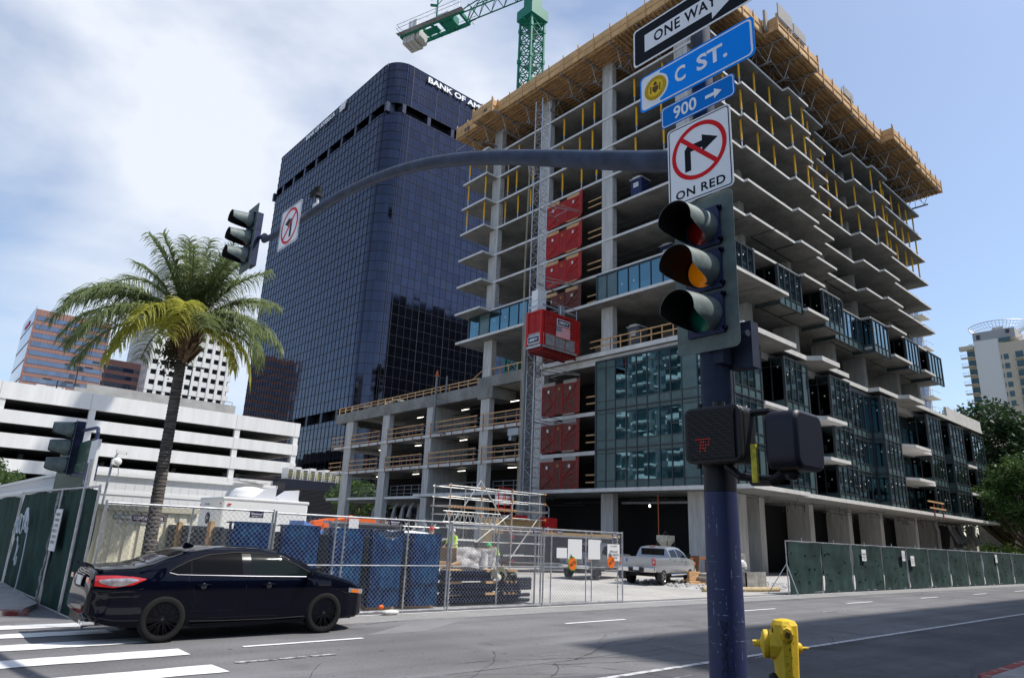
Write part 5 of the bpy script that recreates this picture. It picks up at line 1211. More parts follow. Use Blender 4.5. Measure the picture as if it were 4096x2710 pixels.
text('lettering', 'LIFESTYLE', mat('gold_letter', (.20,.28,.22), .5), bb, (3.098,19.55,2.78), UY, (0,0,1), 1.7, .24); text('lettering', 'LOOKING UP', MATS['gold_letter'], bb, (3.098,19.60,2.30), UY, (0,0,1), 1.8, .24)
text('lettering', 'Andaluz', MATS['gold_letter'], bb, (3.098,17.95,3.2), UY, (0,0,1), .45, .16); text('lettering', 'NOW SELLING  liveandaluz.com', sign_w, bb, (3.098,19.3,1.78), UY, (0,0,1), 1.5, .07); text('lettering', '800 BROADWAY  SUITE 100', sign_w, bb, (3.098,19.1,1.55), UY, (0,0,1), 1.3, .05)
mb = MB(); mb.tube((2.98,16.55,.0),(2.98,16.55,3.0),.045,n=8); mb.build('steel_prop', galv, bb)
# site camera
cm = thing('site_camera', 'white camera and radio box on a pole above the site cabin', 'camera', (4.68, 23, 2.9))
MB().tube((4.68,23.2,2.2),(4.72,23.2,3.55),.035,n=8).build('pole', galv, cm); MB().obox((4.86,23,3.74),(.13,0,-.02),(0,.05,0),(0,0,.045)).tube((4.72,23.2,3.5),(4.80,23.05,3.74),.03,n=6).build('camera_body', white, cm); MB().ell((4.80,23.05,3.47),.14,.13,.13,12,8).box(4.66,22.95,3.38,4.80,23.05,3.52).build('radio_box', white, cm, smooth=False); MB().lathe((4.99,23,3.72),(1,0,-.1),[(0,.04),(.02,.04)],10).build('lens', black, cm)
mb = MB().path([(4.85,23,3.36),(4.9,23,3.1),(4.72,23.1,2.9)], .012, n=4); mb.build('cable', galv, cm)

# ================================================================ chain-link fences
def wire_panel(name, a, b, h, lb, group, posts=(), mid=True, z0=.06, cell=.105, wr=.0028, cat='fence', zt=None):
    a, b = Vector((*a,0)), Vector((*b,0)); L = (b-a).length; d = (b-a)/L; t = thing(name, lb, cat, a, 0, group); n = Vector((d.y,-d.x,0)); Pt = lambda s, z, o=0: a+d*s+Vector((0,0,z))+n*o
    fr = MB()
    for s in (0.0, L): fr.tube(Pt(s,0), Pt(s,h+.04), .024, n=8); 
    fr.tube(Pt(0,h), Pt(L,h), .021, n=8); fr.tube(Pt(0,z0), Pt(L,z0), .021, n=8)
    if mid: fr.tube(Pt(0,z0+(h-z0)*.49), Pt(L,z0+(h-z0)*.49), .014, n=8)
    for s in posts: fr.tube(Pt(s,0), Pt(s,h), .018, n=8)
    fr.build('frame', galv, t)
    wm = MB(); H = h-z0; k = -H
    while k < L:
        for sg in (1, -1):
            s0, s1 = k, k+H; z_0, z_1 = (z0, h) if sg == 1 else (h, z0)
            def cl(s): return z_0+(z_1-z_0)*(s-s0)/(s1-s0)
            e0, e1 = max(0, s0), min(L, s1)
            if e1-e0 > .02: wm.tube(Pt(e0, cl(e0), .003*sg), Pt(e1, cl(e1), .003*sg), wr, n=3, caps=False)
        k += cell
    # wire ties along the top rail
    for i in range(int(L/.3)): wm.tube(Pt(.15+i*.3, h-.05,.02), Pt(.18+i*.3, h+.035,.02), .004, n=3, caps=False)
    wm.build('wire_mesh', galv, t); return t
FY = 14.15; gl_ = 'bare chain-link fence panels along the road'
wire_panel('chain_link_fence', (2.92,FY), (6.02,FY), 2.10, 'leftmost bare chain-link panel, in front of the cream container and behind the car', gl_, posts=(1.5,))
wire_panel('chain_link_fence', (6.08,FY), (10.60,FY), 2.08, 'chain-link panel in front of the blue wrapped stacks, second from the left', gl_, posts=(1.4,1.62,3.3))
wire_panel('chain_link_fence', (10.68,FY), (13.82,FY), 2.06, 'chain-link panel in front of the pallet of black pipes', gl_, posts=(1.55,))
wire_panel('chain_link_fence', (13.92,FY), (17.35,FY), 2.05, 'rightmost chain-link panel, hung with white boards and two SLOW paddles', gl_, posts=(.3,1.75,2.0,3.2))
wire_panel('chain_link_gate', (13.72,14.28), (13.94,18.4), 2.05, 'swung-in chain-link gate leaf seen edge-on behind the fence', 'chain-link gate leaves', mid=False)
def plate(x0, x1, z0, z1, lines, lb, m=paper, ink_=ink, y=FY-.04, name='notice_board', cat='sign', group=None, hs=None):
    t = thing(name, lb, cat, ((x0+x1)/2, y, z0), 0, group); bd = MB().box(x0,y-.008,z0,x1,y+.0,z1).build('board', m, t)
    for (s, zf, wf, hf) in lines: text('lettering', s, ink_, bd, ((x0+x1)/2-(x1-x0)*wf/2, y-.0095, z0+(z1-z0)*zf), UX, (0,0,1), (x1-x0)*wf, (z1-z0)*hf, bold=.01)
    return t
nav = MATS['navy_sign']
for (x0, x1, z0, z1, w_) in ((5.51,5.79,1.96,2.08,'above the first blue stack'),(8.82,9.10,1.95,2.06,'above the fourth blue stack'),(13.45,13.70,1.92,2.02,'left of the tall middle fence post'),(14.37,14.61,1.94,2.02,'right of the middle fence post'),(16.80,17.05,1.94,2.03,'near the right end of the fence')):
    plate(x0, x1, z0, z1, [('Diamond',.48,.8,.36),('800-744-7191',.14,.7,.18)], 'small navy fence-hire plate '+w_, nav, sign_w, name='fence_plate', group='navy fence-hire plates')
plate(14.85,15.44,1.26,1.81,[],'large blank white board tied to the fence behind the green-edged paddle', group='white boards on the chain-link fence')
plate(15.72,16.25,1.26,1.82,[],'large blank white board tied to the fence between the two SLOW paddles', group='white boards on the chain-link fence')
plate(14.39,14.81,1.28,1.56,[],'small blank white board tied to the fence left of the green-edged paddle', group='white boards on the chain-link fence')
plate(16.59,17.16,1.22,1.71,[('8TH & B',.48,.62,.14),('1210 NINTH',.30,.86,.12),('AVENUE',.14,.6,.10),('R 2050',.84,.5,.08)],'white board reading 8TH & B at the right end of the fence', group='white boards on the chain-link fence')
def paddle(cx, cz, r_, tilt, lb, rim):
    t = thing('slow_paddle', lb, 'paddle sign', (cx, FY-.06, cz), 0, 'SLOW paddles hung on the fence'); y = FY-.06
    oc = lambda rad, yy: [(cx+rad*math.cos(R(22.5+45*i)+tilt)*.92, yy, cz+rad*math.sin(R(22.5+45*i)+tilt)) for i in range(8)]
    if rim: MB().poly3(oc(r_*1.15, y+.004), (0,.006,0)).build('green_back', green_e, t)
    f = MB().poly3(oc(r_, y-.008), (0,.01,0)).build('face', orange_s, t)
    rt = Vector((math.cos(math.pi+tilt*.6+.35), 0, math.sin(math.pi+tilt*.6+.35))); up_ = Vector((-rt.z*-1, 0, rt.x)); up_ = Vector((0,-1,0)).cross(rt)*-1
    upv = Vector((rt.z*-1,0,rt.x)); 
    text('lettering', 'SLOW', ink, f, Vector((cx,y-.0095,cz))-rt*r_*.72-upv*r_*.26, rt, upv, r_*1.44, r_*.52, depth=.0015, bold=.02)
    MB().tube((cx-.02,y-.01,cz+r_*.85),(cx-.08,y-.01,cz+r_*1.35),.014,n=6).build('handle', black, t)
paddle(15.03,1.13,.185,.1,'orange SLOW paddle with a green edge, upside down on the fence',True)
paddle(16.74,1.19,.185,.35,'orange SLOW paddle without a green edge, in front of the lettered board',False)

def screen_panel(a, b, h, lb, group, m=screen, seed=0, holes=7, nrm=-1, rips=True, z0=.05):
    a_, b_ = Vector((*a,0)), Vector((*b,0)); L = (b_-a_).length; d = (b_-a_)/L; n = Vector((d.y,-d.x,0)); rnd = random.Random(seed)
    t = thing('screened_fence', lb, 'fence', a_, 0, group); fr = MB(); Pt = lambda s, z, o=0: a_+d*s+Vector((0,0,z))+n*o
    for s in (0, L): fr.tube(Pt(s,0), Pt(s,h+.03), .024, n=8)
    fr.tube(Pt(0,h), Pt(L,h), .021, n=8); fr.tube(Pt(0,z0+.02), Pt(L,z0+.02), .018, n=8); (fr.tube(Pt(L*.5,0,-.05), Pt(L*.5,h+.16,-.05), .02, n=6) if m is not screen else None); fr.build('frame', galv, t)
    ph = [rnd.uniform(0,6.28) for _ in range(6)]
    def fn(u, v):
        s = u*L; sag = .03*math.sin(math.pi*u*3+ph[0])*(v**6); wob = .03*math.sin(s*2.2+ph[1]+v*2)+.018*math.sin(s*6.1+ph[2]+v*4)*(1-v)+.016*math.sin(v*9+ph[3]+s)+.012*math.sin((s*1.7-v*h)*5+ph[5])
        edge = min(u, 1-u)*L; 
        so = .03+ (0.03*math.sin(v*14+ph[4]) if edge < .02 else 0)
        return Pt(min(L-.03, max(.03, s))+(so if u == 0 else (-so if u == 1 else 0)), z0+(h-z0-.03)*v-sag, .035+wob*.6)
    sc_ = MB().grid(fn, 44, 22); sc_.build('screen_cloth', m, t, smooth=True)
    if rips:
        hl = MB(); ed = MB()
        for i in range(holes):
            s = rnd.uniform(.25, L-.25); z = rnd.uniform(.3, h-.3); r_ = rnd.uniform(.04, .085); an = rnd.uniform(-.3, .6)-.7; q = fn(s/L, (z-z0)/(h-z0-.03)); q = q+n*.008
            pts = []; pe = []
            for j in range(12):
                tt = 2*math.pi*j/12; x_ = r_*math.cos(tt); y_ = r_*.35*math.sin(tt)+(.35*r_ if abs(math.cos(tt)) < .6 else 0); pts.append(q+d*(x_*math.cos(an)-y_*math.sin(an))+Vector((0,0,x_*math.sin(an)+y_*math.cos(an))))
            hl.add([tuple(p) for p in pts], [tuple(range(12))])
            fl = [p+n*(.004+.03*(k in (2,3,4)))+Vector((0,0,-.015)) for k, p in enumerate(pts[:7])]; 
            for k in range(6): ed.quad(pts[k]+n*.003, pts[k+1]+n*.003, fl[k+1], fl[k])
        hl.build('rip', mat('rip_dark', (.02,.025,.025), .9), t); ed.build('torn_flap', mat('flap', (.05,.10,.09), .9), t)
    return t
jr = [27.92,31.03,34.19,37.76,41.14,44.43,47.79,51.16,54.29,57.5,61.42,65.3,69.3,73.2]
ordn = ['first','second','third','fourth','fifth','sixth','seventh','eighth','ninth','tenth','eleventh','twelfth','thirteenth']
for i in range(len(jr)-1):
    screen_panel((jr[i]+.03,14.2),(jr[i+1]-.03,14.2+(.03 if i % 2 else 0)), 2.1, f'green screened fence panel by the road on the right, {ordn[i]} counting from the pickup end', 'green screened panels along the road', screen2, 40+i, 9)
MB_ = thing('fence_brace', 'raking pipe brace holding the first green panel upright', 'brace', (27.9,14.2,0)); MB().tube((27.75,13.7,.02),(27.92,14.2,1.2),.02,n=6).tube((27.6,14.9,.02),(27.92,14.2,1.2),.02,n=6).build('pipe', galv, MB_)
for (x0, x1, z0, z1, ls, lb_) in ((35.12,35.62,1.38,1.90,[('DANGER',.52,.86,.16),('RESTRICTED',.30,.9,.10),('AREA',.14,.5,.10)],'white DANGER notice on the third green panel'),(40.19,40.62,1.42,1.93,[('SITE SAFETY',.7,.8,.07),('HARD HATS AND',.5,.85,.07),('BOOTS REQUIRED',.36,.85,.07),('PAST THIS POINT',.22,.85,.07)],'white rules notice high on the fourth green panel'),(41.37,41.90,1.17,1.69,[('NOTICE TO ALL',.62,.8,.08),('DELIVERIES USE',.42,.85,.08),('GATE ON C ST',.24,.8,.08)],'white notice hung lower on the fifth green panel'),(57.0,57.45,1.45,1.97,[('KEEP OUT',.5,.7,.1)],'white notice far along the green fence')):
    plate(x0,x1,z0,z1,ls,lb_,y=14.08,group='white notices on the green fence')
# left side: screened fence running back along the cross street
gl2 = 'tall green screened panels along the cross street'
screen_panel((3.02,15.45),(2.88,18.35),2.42,'nearest tall green screened panel at the corner, with the white notice',gl2,screen,1,3,z0=-.02)
screen_panel((2.88,18.40),(2.72,23.2),2.42,'second tall green screened panel from the corner, sprayed with white graffiti',gl2,screen,2,2)
screen_panel((2.72,23.25),(2.5,29.5),2.35,'third tall green screened panel, darkest one at the left edge',gl2,screen,3,0)
n_ = thing('safety_notice', 'white safety notice tied to the corner green panel', 'sign', (2.8,17.9,1.3)); MB().box(2.80,17.45,1.12,2.815,18.15,1.98).build('board', paper, n_)
for i, s in enumerate(('WORKERS', 'WEAR', 'ALL SITE VISITORS', 'REPORT TO', 'CONSTRUCTION', 'OFFICE')): text('lettering', s, ink, n_, (2.798,18.05,1.84-i*.115), UY, (0,0,1), .5, .06, bold=.01)
gf = thing('graffiti_tag', 'white looping spray-paint scrawl on the green screen', 'graffiti', (2.7,20.8,1.2)); rnd = random.Random(77); mb = MB(); X = lambda y: 2.62+(23.2-y)*.033
for (yc, zc, ry, rz, tw, n_, ph_) in ((22.2,1.55,.22,.20,0.9,26,0),(21.75,1.62,.16,.24,1.3,30,1.2),(21.4,1.60,.20,.22,1.1,26,2.5),(21.05,1.75,.18,.26,1.4,30,.6),(20.75,1.66,.15,.24,1.2,26,3.0)):
    mb.path([(X(yc)-.055, yc-.10*math.sin(tw*k*.5)+ry*math.cos(k*.42+ph_), zc+rz*math.sin(k*.42*tw+ph_)) for k in range(n_)], .013, n=4)
mb.path([(X(21)-.055, 21.6-.55*k/24+.10*math.sin(k*.8), 1.2-.75*k/24*(1 if k < 14 else .6)+.18*math.sin(k*.55)) for k in range(25)], .014, n=4)
mb.path([(X(20.6)-.055, 20.45-.22*math.sin(k*.14), 1.55-.09*k) for k in range(17)], .014, n=4); mb.path([(X(21.8)-.055, 21.9+.22*math.sin(k*.16), 1.25-.07*k) for k in range(14)], .012, n=4)
mb.build('scrawl', mat('spray_white', (.62,.68,.72), .8), gf)
rw = MB(); rnd = random.Random(5); pts = [(2.86,18.42,2.35-i*.13) for i in range(19)]
rw.path([(p[0]-.03+rnd.uniform(-.015,.015), p[1]+rnd.uniform(-.03,.05), p[2]) for p in pts], .03, n=5, radii=[rnd.uniform(.01,.045) for _ in pts])
tag(rw.build('rolled_screen_edge', mat('grey_rag', (.30,.31,.31), .9, var=.5, vscale=9)), 'ragged pale strip of torn cloth lashed down the joint of the two corner panels', 'rag')
# ================================================================ signal pole in the foreground
PX_, PY_ = 5.08, 3.11
sp = thing('signal_pole', 'navy blue traffic signal pole with a long curved mast arm, scuffed and tagged', 'signal pole', (PX_, PY_, 0))
def pr_at(z): return .150-.008*z
MB().lathe((PX_,PY_,0),(0,0,1),[(0,.24),(.06,.24),(.10,.18),(.12,pr_at(.1)),(2.22,pr_at(2.22))],40).build('shaft', pole_m, sp, smooth='auto')
MB().lathe((PX_,PY_,0),(0,0,1),[(2.222,pr_at(2.2)-.001),(2.42,pr_at(2.4)-.001)],40).build('black_band', mat('band_black', (.012,.012,.02), .5), sp, smooth='auto')
MB().lathe((PX_,PY_,0),(0,0,1),[(2.421,pr_at(2.4)),(8.2,pr_at(8.2)),(8.3,.02)],40).build('upper_shaft', pole_up, sp, smooth='auto')
# the arm leaves towards the far side of the cross street
arm = [(PX_, y_, ((((4.74459815e-04*y_-1.63540886e-02)*y_+1.70158543e-01)*y_-2.59506373e-01)*y_+4.91250596)) for y_ in [3.1+.6*i for i in range(20)]]
def crom(pts, n=5):
    P_ = [Vector(p) for p in pts]; P_ = [P_[0]*2-P_[1]]+P_+[P_[-1]*2-P_[-2]]; out_ = []
    for i in range(1, len(P_)-2):
        for k in range(n):
            t = k/n; a, b, c, d = P_[i-1:i+3]; out_.append(.5*((2*b)+(c-a)*t+(2*a-5*b+4*c-d)*t*t+(3*b-a-3*c+d)*t**3))
    out_.append(P_[-2]); return out_
ap = crom(arm, 3); MB().path(ap, 1, n=28, radii=[.113-.048*i/(len(ap)-1) for i in range(len(ap))]).build('mast_arm', arm_m, sp, smooth=True)
MB().lathe((PX_,3.25,5.37),(0,1,.4),[(0,.16),(.05,.16)],24).build('arm_flange', pole_up, sp)
mb = MB()
for z in (3.4,4.75,5.05,5.6,6.0,6.5,6.9): mb.lathe((PX_,PY_,z),(0,0,1),[(0,pr_at(z)+.006),(.02,pr_at(z)+.006)],28)
mb.build('steel_band', mat('band_steel', (.06,.07,.09), .45, .5), sp)
mb = MB(); rnd = random.Random(4)
for i in range(70):
    a = R(rnd.uniform(150,285)); z = rnd.choice([rnd.uniform(.55,2.1), rnd.uniform(1.0,1.7)]); L = rnd.choice([.01,.02,.05,.12])*rnd.uniform(.5,1.4); w_ = rnd.uniform(.003,.010); hz = rnd.random() < .25; r_ = pr_at(z)+.0012
    da = (L if hz else w_)/r_; dz = w_ if hz else L
    vs = []
    for k in range(7):
        aa = a+da*(k/6-.5); j = rnd.uniform(.5,1)
        for sgn in (-1,1): vs.append((PX_+r_*math.cos(aa), PY_+r_*math.sin(aa), z+sgn*dz/2*j))
    mb.add(vs, [(2*k,2*k+2,2*k+3,2*k+1) for k in range(6)])
mb.build('paint_scuff', scuff, sp)
mb = MB(); pts = []
for i in range(9):
    z0_ = 1.20-i*.085; q = []
    for k in range(34):
        t_ = k*.34; aa = R(203+(7+3*math.sin(i*2.1))*math.sin(t_*1.0+i)+4*math.sin(t_*2.3+i*1.7)+k*.18); zz = z0_+.040*math.cos(t_*1.4+i*.9)+.012*math.sin(t_*3.1); r_ = pr_at(zz)+.002; q.append((PX_+r_*math.cos(aa), PY_+r_*math.sin(aa), zz))
    mb.path(q, .0016, n=3)
mb.build('marker_tag', ink, sp)
# ---- street signs on the pole, all facing -X
def rrect(y0, y1, z0, z1, r, n=5):
    pts = []
    for cy, cz, a0 in ((y1-r,z1-r,0),(y0+r,z1-r,90),(y0+r,z0+r,180),(y1-r,z0+r,270)):
        for i in range(n+1): a = R(a0+90*i/n); pts.append((cy+r*math.cos(a), cz+r*math.sin(a)))
    return pts
def splate(x, y0, y1, z0, z1, r, th=.004): return MB().poly3([(x, p[0], p[1]) for p in rrect(y0,y1,z0,z1,r)], (th,0,0))
SX = 4.90
ow = thing('one_way_sign', 'black and white ONE WAY arrow sign at the top of the signal pole', 'street sign', (SX, 3.1, 6.62))
splate(SX, 2.42, 3.81, 6.61, 7.08, .04).build('plate', sign_w, ow); splate(SX-.002, 2.44, 3.79, 6.63, 7.06, .035, .0015).build('black_field', sign_k, ow)
ar = [(3.66,6.74),(3.66,6.95),(2.86,6.95),(2.86,7.03),(2.50,6.845),(2.86,6.66),(2.86,6.74)]
MB().poly3([(SX-.004,y,z) for y, z in ar], (.0015,0,0)).build('arrow', sign_w, ow)
text('lettering', 'ONE WAY', sign_k, ow, (SX-.004,3.54,6.79), UY, (0,0,1), .74, .13, depth=.001, bold=.022, space=1.1)
cs = thing('street_name_sign', 'bright blue C ST. name sign with a yellow seal', 'street sign', (SX, 3.1, 6.02))
splate(SX, 2.45, 3.73, 6.02, 6.445, .05).build('plate', sign_b, cs); splate(SX-.0015, 2.47, 3.71, 6.04, 6.425, .045, .001).build('white_border', sign_w, cs)
MB().poly3([(SX-.003,y,z) for y, z in [(3.48,6.055),(3.48,6.12),(3.40,6.15),(3.375,6.24),(3.40,6.33),(3.48,6.35),(3.48,6.41)]+[p for p in rrect(2.49,3.5,6.055,6.41,.035) if p[0] < 3.0][::1]][::1], (.001,0,0)).build('blue_field', sign_b, cs)
def disc(x, y, z, r, th=.001, n=32): return MB().poly3([(x,y+r*math.cos(2*math.pi*i/n),z+r*math.sin(2*math.pi*i/n)) for i in range(n)], (th,0,0))
disc(SX-.0045,3.535,6.235,.158).build('seal_field', sign_w, cs); sl = disc(SX-.006,3.535,6.235,.135).build('seal', seal_y, cs)
mb = MB()
for r_ in (.128,.098): 
    for i in range(40):
        a0, a1 = 2*math.pi*i/40, 2*math.pi*(i+1)/40; mb.beam((SX-.0078,3.535+r_*math.cos(a0),6.235+r_*math.sin(a0)),(SX-.0078,3.535+r_*math.cos(a1),6.235+r_*math.sin(a1)),.003,.001)
for i in range(44): a = 2*math.pi*i/44; mb.beam((SX-.0078,3.535+.106*math.cos(a),6.235+.106*math.sin(a)),(SX-.0078,3.535+.120*math.cos(a+.02),6.235+.120*math.sin(a+.02)),.0055,.001)
mb.poly3([(SX-.0085,3.535+y,6.235+z) for y, z in ((-.035,.02),(.035,.02),(.035,-.025),(0,-.06),(-.035,-.025))], (.001,0,0))
for s in (-1,1): 
    for k in range(4): mb.box(SX-.0085,3.535+s*.055-.008,6.19+k*.022,SX-.0075,3.535+s*.055+.008+.004*(k%2),6.205+k*.022)
mb.poly3([(SX-.0085,3.535+y,6.235+z) for y, z in ((-.02,.03),(.02,.03),(.022,.055),(0,.078),(-.022,.055))], (.001,0,0)); mb.build('seal_marks', seal_k, sl)
text('lettering', 'C', sign_w, cs, (SX-.0045,3.30,6.155), UY, (0,0,1), .125, .175, depth=.001, bold=.028); text('lettering', 'ST.', sign_w, cs, (SX-.0045,3.05,6.155), UY, (0,0,1), .33, .175, depth=.001, bold=.028)
nb = thing('block_number_sign', 'small blue sign reading 900 with a white arrow', 'street sign', (SX, 3.1, 5.72))
splate(SX, 2.67, 3.475, 5.715, 5.955, .04).build('plate', sign_b2, nb)
for (a, b) in ((0.010,.018),): 
    o_ = rrect(2.67+a,3.475-a,5.715+a,5.955-a,.035); i_ = rrect(2.67+b,3.475-b,5.715+b,5.955-b,.03); m_ = MB()
    for k in range(len(o_)): p, q, r_, s_ = o_[k], o_[(k+1)%len(o_)], i_[(k+1)%len(o_)], i_[k]; m_.quad((SX-.001,*p),(SX-.001,*q),(SX-.001,*r_),(SX-.001,*s_))
    m_.build('white_border', sign_w, nb)
text('lettering', '900', sign_w, nb, (SX,3.33,5.765), UY, (0,0,1), .26, .14, depth=.0025, bold=.02)
MB().poly3([(SX-.003,y,z) for y, z in ((2.975,5.815),(2.975,5.85),(2.88,5.85),(2.88,5.885),(2.80,5.8325),(2.88,5.78),(2.88,5.815))], (.001,0,0)).build('arrow', sign_w, nb)
def ring_bar(parent, x, yc, zc, ry, rz, wd, bar):
    mb = MB(); n = 48
    for i in range(n):
        a0, a1 = 2*math.pi*i/n, 2*math.pi*(i+1)/n; P_ = lambda a, k: (x, yc+(ry-k)*math.cos(a), zc+(rz-k)*math.sin(a))
        mb.quad(P_(a0,0),P_(a1,0),P_(a1,wd),P_(a0,wd))
    (y0,z0),(y1,z1) = bar; d = Vector((0,y1-y0,z1-z0)).normalized(); q = Vector((0,-d.z,d.y))*wd*.5
    a, b = Vector((x-.0005,y0,z0)), Vector((x-.0005,y1,z1)); mb.quad(a-q,b-q,b+q,a+q); mb.build('red_ring_and_bar', sign_r, parent)
nr = thing('no_right_turn_sign', 'white NO RIGHT TURN ON RED sign with a red ring', 'street sign', (SX, 3.07, 4.84))
splate(SX, 2.73, 3.41, 4.83, 5.66, .04).build('plate', sign_w, nr)
def border(par, x, y0, y1, z0, z1, a=.014, b=.024):
    o_ = rrect(y0+a,y1-a,z0+a,z1-a,.035); i_ = rrect(y0+b,y1-b,z0+b,z1-b,.028); m_ = MB()
    for k in range(len(o_)): p, q, r_, s_ = o_[k], o_[(k+1)%len(o_)], i_[(k+1)%len(o_)], i_[k]; m_.quad((x,*p),(x,*q),(x,*r_),(x,*s_))
    m_.build('black_border', sign_k, par)
border(nr, SX-.0012, 2.73, 3.41, 4.83, 5.66)
MB().poly3([(SX-.0015,y,z) for y, z in ((3.22,5.14),(3.22,5.37),(3.19,5.405),(3.03,5.405),(3.03,5.465),(2.865,5.375),(3.03,5.285),(3.03,5.335),(3.155,5.335),(3.155,5.14))], (.0008,0,0)).build('turn_arrow', sign_k, nr)
ring_bar(nr, SX-.0025, 3.07, 5.32, .292, .292, .043, ((3.26,5.51),(2.88,5.13)))
text('lettering', 'ON RED', sign_k, nr, (SX,3.33,4.885), UY, (0,0,1), .52, .088, depth=.002, bold=.022, space=1.1)
nl = thing('no_left_turn_sign', 'white no left turn sign hung on the curved mast arm', 'street sign', (4.95, 12.7, 7.3))
splate(4.95, 12.30, 13.26, 7.33, 8.24, .05).build('plate', sign_w, nl); border(nl, 4.9488, 12.30, 13.26, 7.33, 8.24, .02, .034)
MB().poly3([(4.948,y,z) for y, z in ((12.66,7.52),(12.66,7.90),(12.70,7.94),(12.82,7.94),(12.82,8.0),(13.02,7.89),(12.82,7.78),(12.82,7.84),(12.75,7.84),(12.75,7.52))], (.001,0,0)).build('turn_arrow', sign_k, nl)
ring_bar(nl, 4.946, 12.78, 7.79, .40, .40, .058, ((12.52,8.05),(13.04,7.53)))
MB().box(4.96,12.7,7.4,5.0,12.8,8.1).build('bracket', galv, nl)
# video detector on the arm
vd_ = thing('detector_camera', 'black twin detector camera clamped above the mast arm', 'camera', (5.08, 11.85, 8.0))
MB().tube((5.08,11.85,7.95),(5.08,11.85,8.12),.03,n=8).build('white_stub', white, vd_)
MB().tube((5.08,11.85,8.12),(5.08,11.85,8.38),.045,n=10).box(5.02,11.79,8.16,5.14,11.91,8.22).obox((5.06,12.03,8.36),(.03,0,0),(0,.16,-.02),(0,0,.015)).obox((5.06,12.03,8.29),(.03,0,0),(0,.14,-.02),(0,0,.015)).build('camera_body', black, vd_)
MB().lathe((5.08,11.85,7.93),(0,1,.1),[(-.03,.085),(.03,.085)],16).build('clamp', galv, vd_)

# ---- three-lens heads
def visor(mb, c, r, L, ax=Vector((-1,0,0)), thick=.004):
    """cap visor: a cut-away hood, longest over the top"""
    ax = ax.normalized(); up = Vector((0,0,1)); sd_ = ax.cross(up).normalized(); n = 28; rows = 6; vo = []; c = Vector(c)
    for rr_ in (r, r-thick):
        ring = []
        for j in range(rows+1):
            for i in range(n+1):
                ang = R(-66)+R(312)*i/n
                q_ = min(1.0, max(0.0, (math.degrees(math.asin(max(-1,min(1,math.sin(ang)))))+58)/52)); q_ = q_*q_*(3-2*q_); Lq = L*(.22+.78*q_) ; p = c+ax*(Lq*j/rows)+(sd_*math.cos(ang)+up*math.sin(ang))*rr_-up*(.12*Lq*j/rows)
                ring.append(tuple(p))
        vo.append(ring)
    W_ = n+1; f = []
    for j in range(rows):
        for i in range(n): f.append((j*W_+i, j*W_+i+1, (j+1)*W_+i+1, (j+1)*W_+i))
    mb.cur = 0; mb.add(vo[0], f); mb.cur = 1; mb.add(vo[1], [tuple(reversed(q)) for q in f])
    e = vo[0][rows*W_:]+vo[1][rows*W_:]; mb.cur = 0; mb.add(e, [(i, i+1, W_+i+1, W_+i) for i in range(n)])
    for i_ in (0, n): 
        st = [vo[0][j*W_+i_] for j in range(rows+1)]+[vo[1][j*W_+i_] for j in range(rows+1)]; mb.add(st, [(j, j+1, rows+2+j, rows+1+j) for j in range(rows)])
def head(nm, lb, loc, yaw_, pitch_z, bp=(.61,1.45), r=.168, gap=.405, L=.42, plate_=True):
    """built facing -X in local coordinates, then turned"""
    t = thing(nm, lb, 'traffic light', loc, yaw_, 'three-lens traffic lights'); t.rotation_euler = (0, pitch_z, yaw_)
    bw, bh = bp
    if plate_:
        pts = rrect(-bw/2, bw/2, -bh/2, bh/2, .05); MB().poly3([(0,p[0],p[1]) for p in pts], (.004,0,0)).build('backplate', backpl, t, world=False)
    mb = MB()
    for k in (-1,0,1): mb.prism([(.01,-.17),(.18,-.17),(.20,-.15),(.20,.15),(.18,.17),(.01,.17)], k*gap-gap*.49, k*gap+gap*.49)
    mb.build('housing', mat('housing_navy', (.03,.04,.10), .5, var=.3, vscale=6), t, world=False)
    mb = MB()
    for k in (-1,0,1):
        mb.box(-.03,-.178,k*gap-.185,-.002,.178,k*gap+.185)
        for s in (-1,1):
            for q in (-1,1): mb.tube((-.055,-.186,k*gap+q*.15),(-.005,-.186,k*gap+q*.15),.014,n=6); mb.lathe((-.045,-.196,k*gap+q*.15),(0,-1,0),[(0,.013),(.02,.013)],6)
    mb.build('door', MATS['housing_navy'], t, world=False)
    for k, lm in ((1,lens_r),(0,lens_a),(-1,lens_g)):
        ln = MB().lathe((-.022,0,k*gap),(-1,0,0),[(0,.150),(.012,.148),(.03,.10),(.036,0)],28).build('lens', lm, t, world=False, smooth=True)
        mb = MB(); visor(mb, (-.028,0,k*gap), r, L); mb.build('visor', [visor_m, visor_in], t, world=False, smooth=True)
    return t
head('traffic_light', 'near traffic light with three hooded lenses on the foreground pole', (4.93,3.075,4.11), 0, 0)
head('traffic_light', 'far traffic light hanging at the tip of the curved mast arm', (4.93,15.05,8.2), R(0), 0, bp=(.66,1.66), r=.185, gap=.44, L=.46)
fa = thing('head_bracket', 'short navy bracket joining the far traffic light to the arm tip', 'bracket', (5.0,14.6,8.1)); MB().path([(5.08,14.5,8.14),(5.1,14.75,8.2),(5.08,15.0,8.25)],.045,n=10).lathe((5.08,14.46,8.13),(0,1,0),[(0,.075),(.1,.075)],16).box(5.0,14.9,8.1,5.12,15.1,8.5).build('arm', pole_up, fa)
mb = MB(); mb.path([(5.08,3.0,3.55),(5.02,2.82,3.50),(5.0,2.74,3.5)], .03, n=8).box(5.13,2.78,3.25,5.25,3.0,3.65).box(4.97,2.96,3.28,5.1,3.14,4.7); mb.build('head_mount', pole_up, sp)
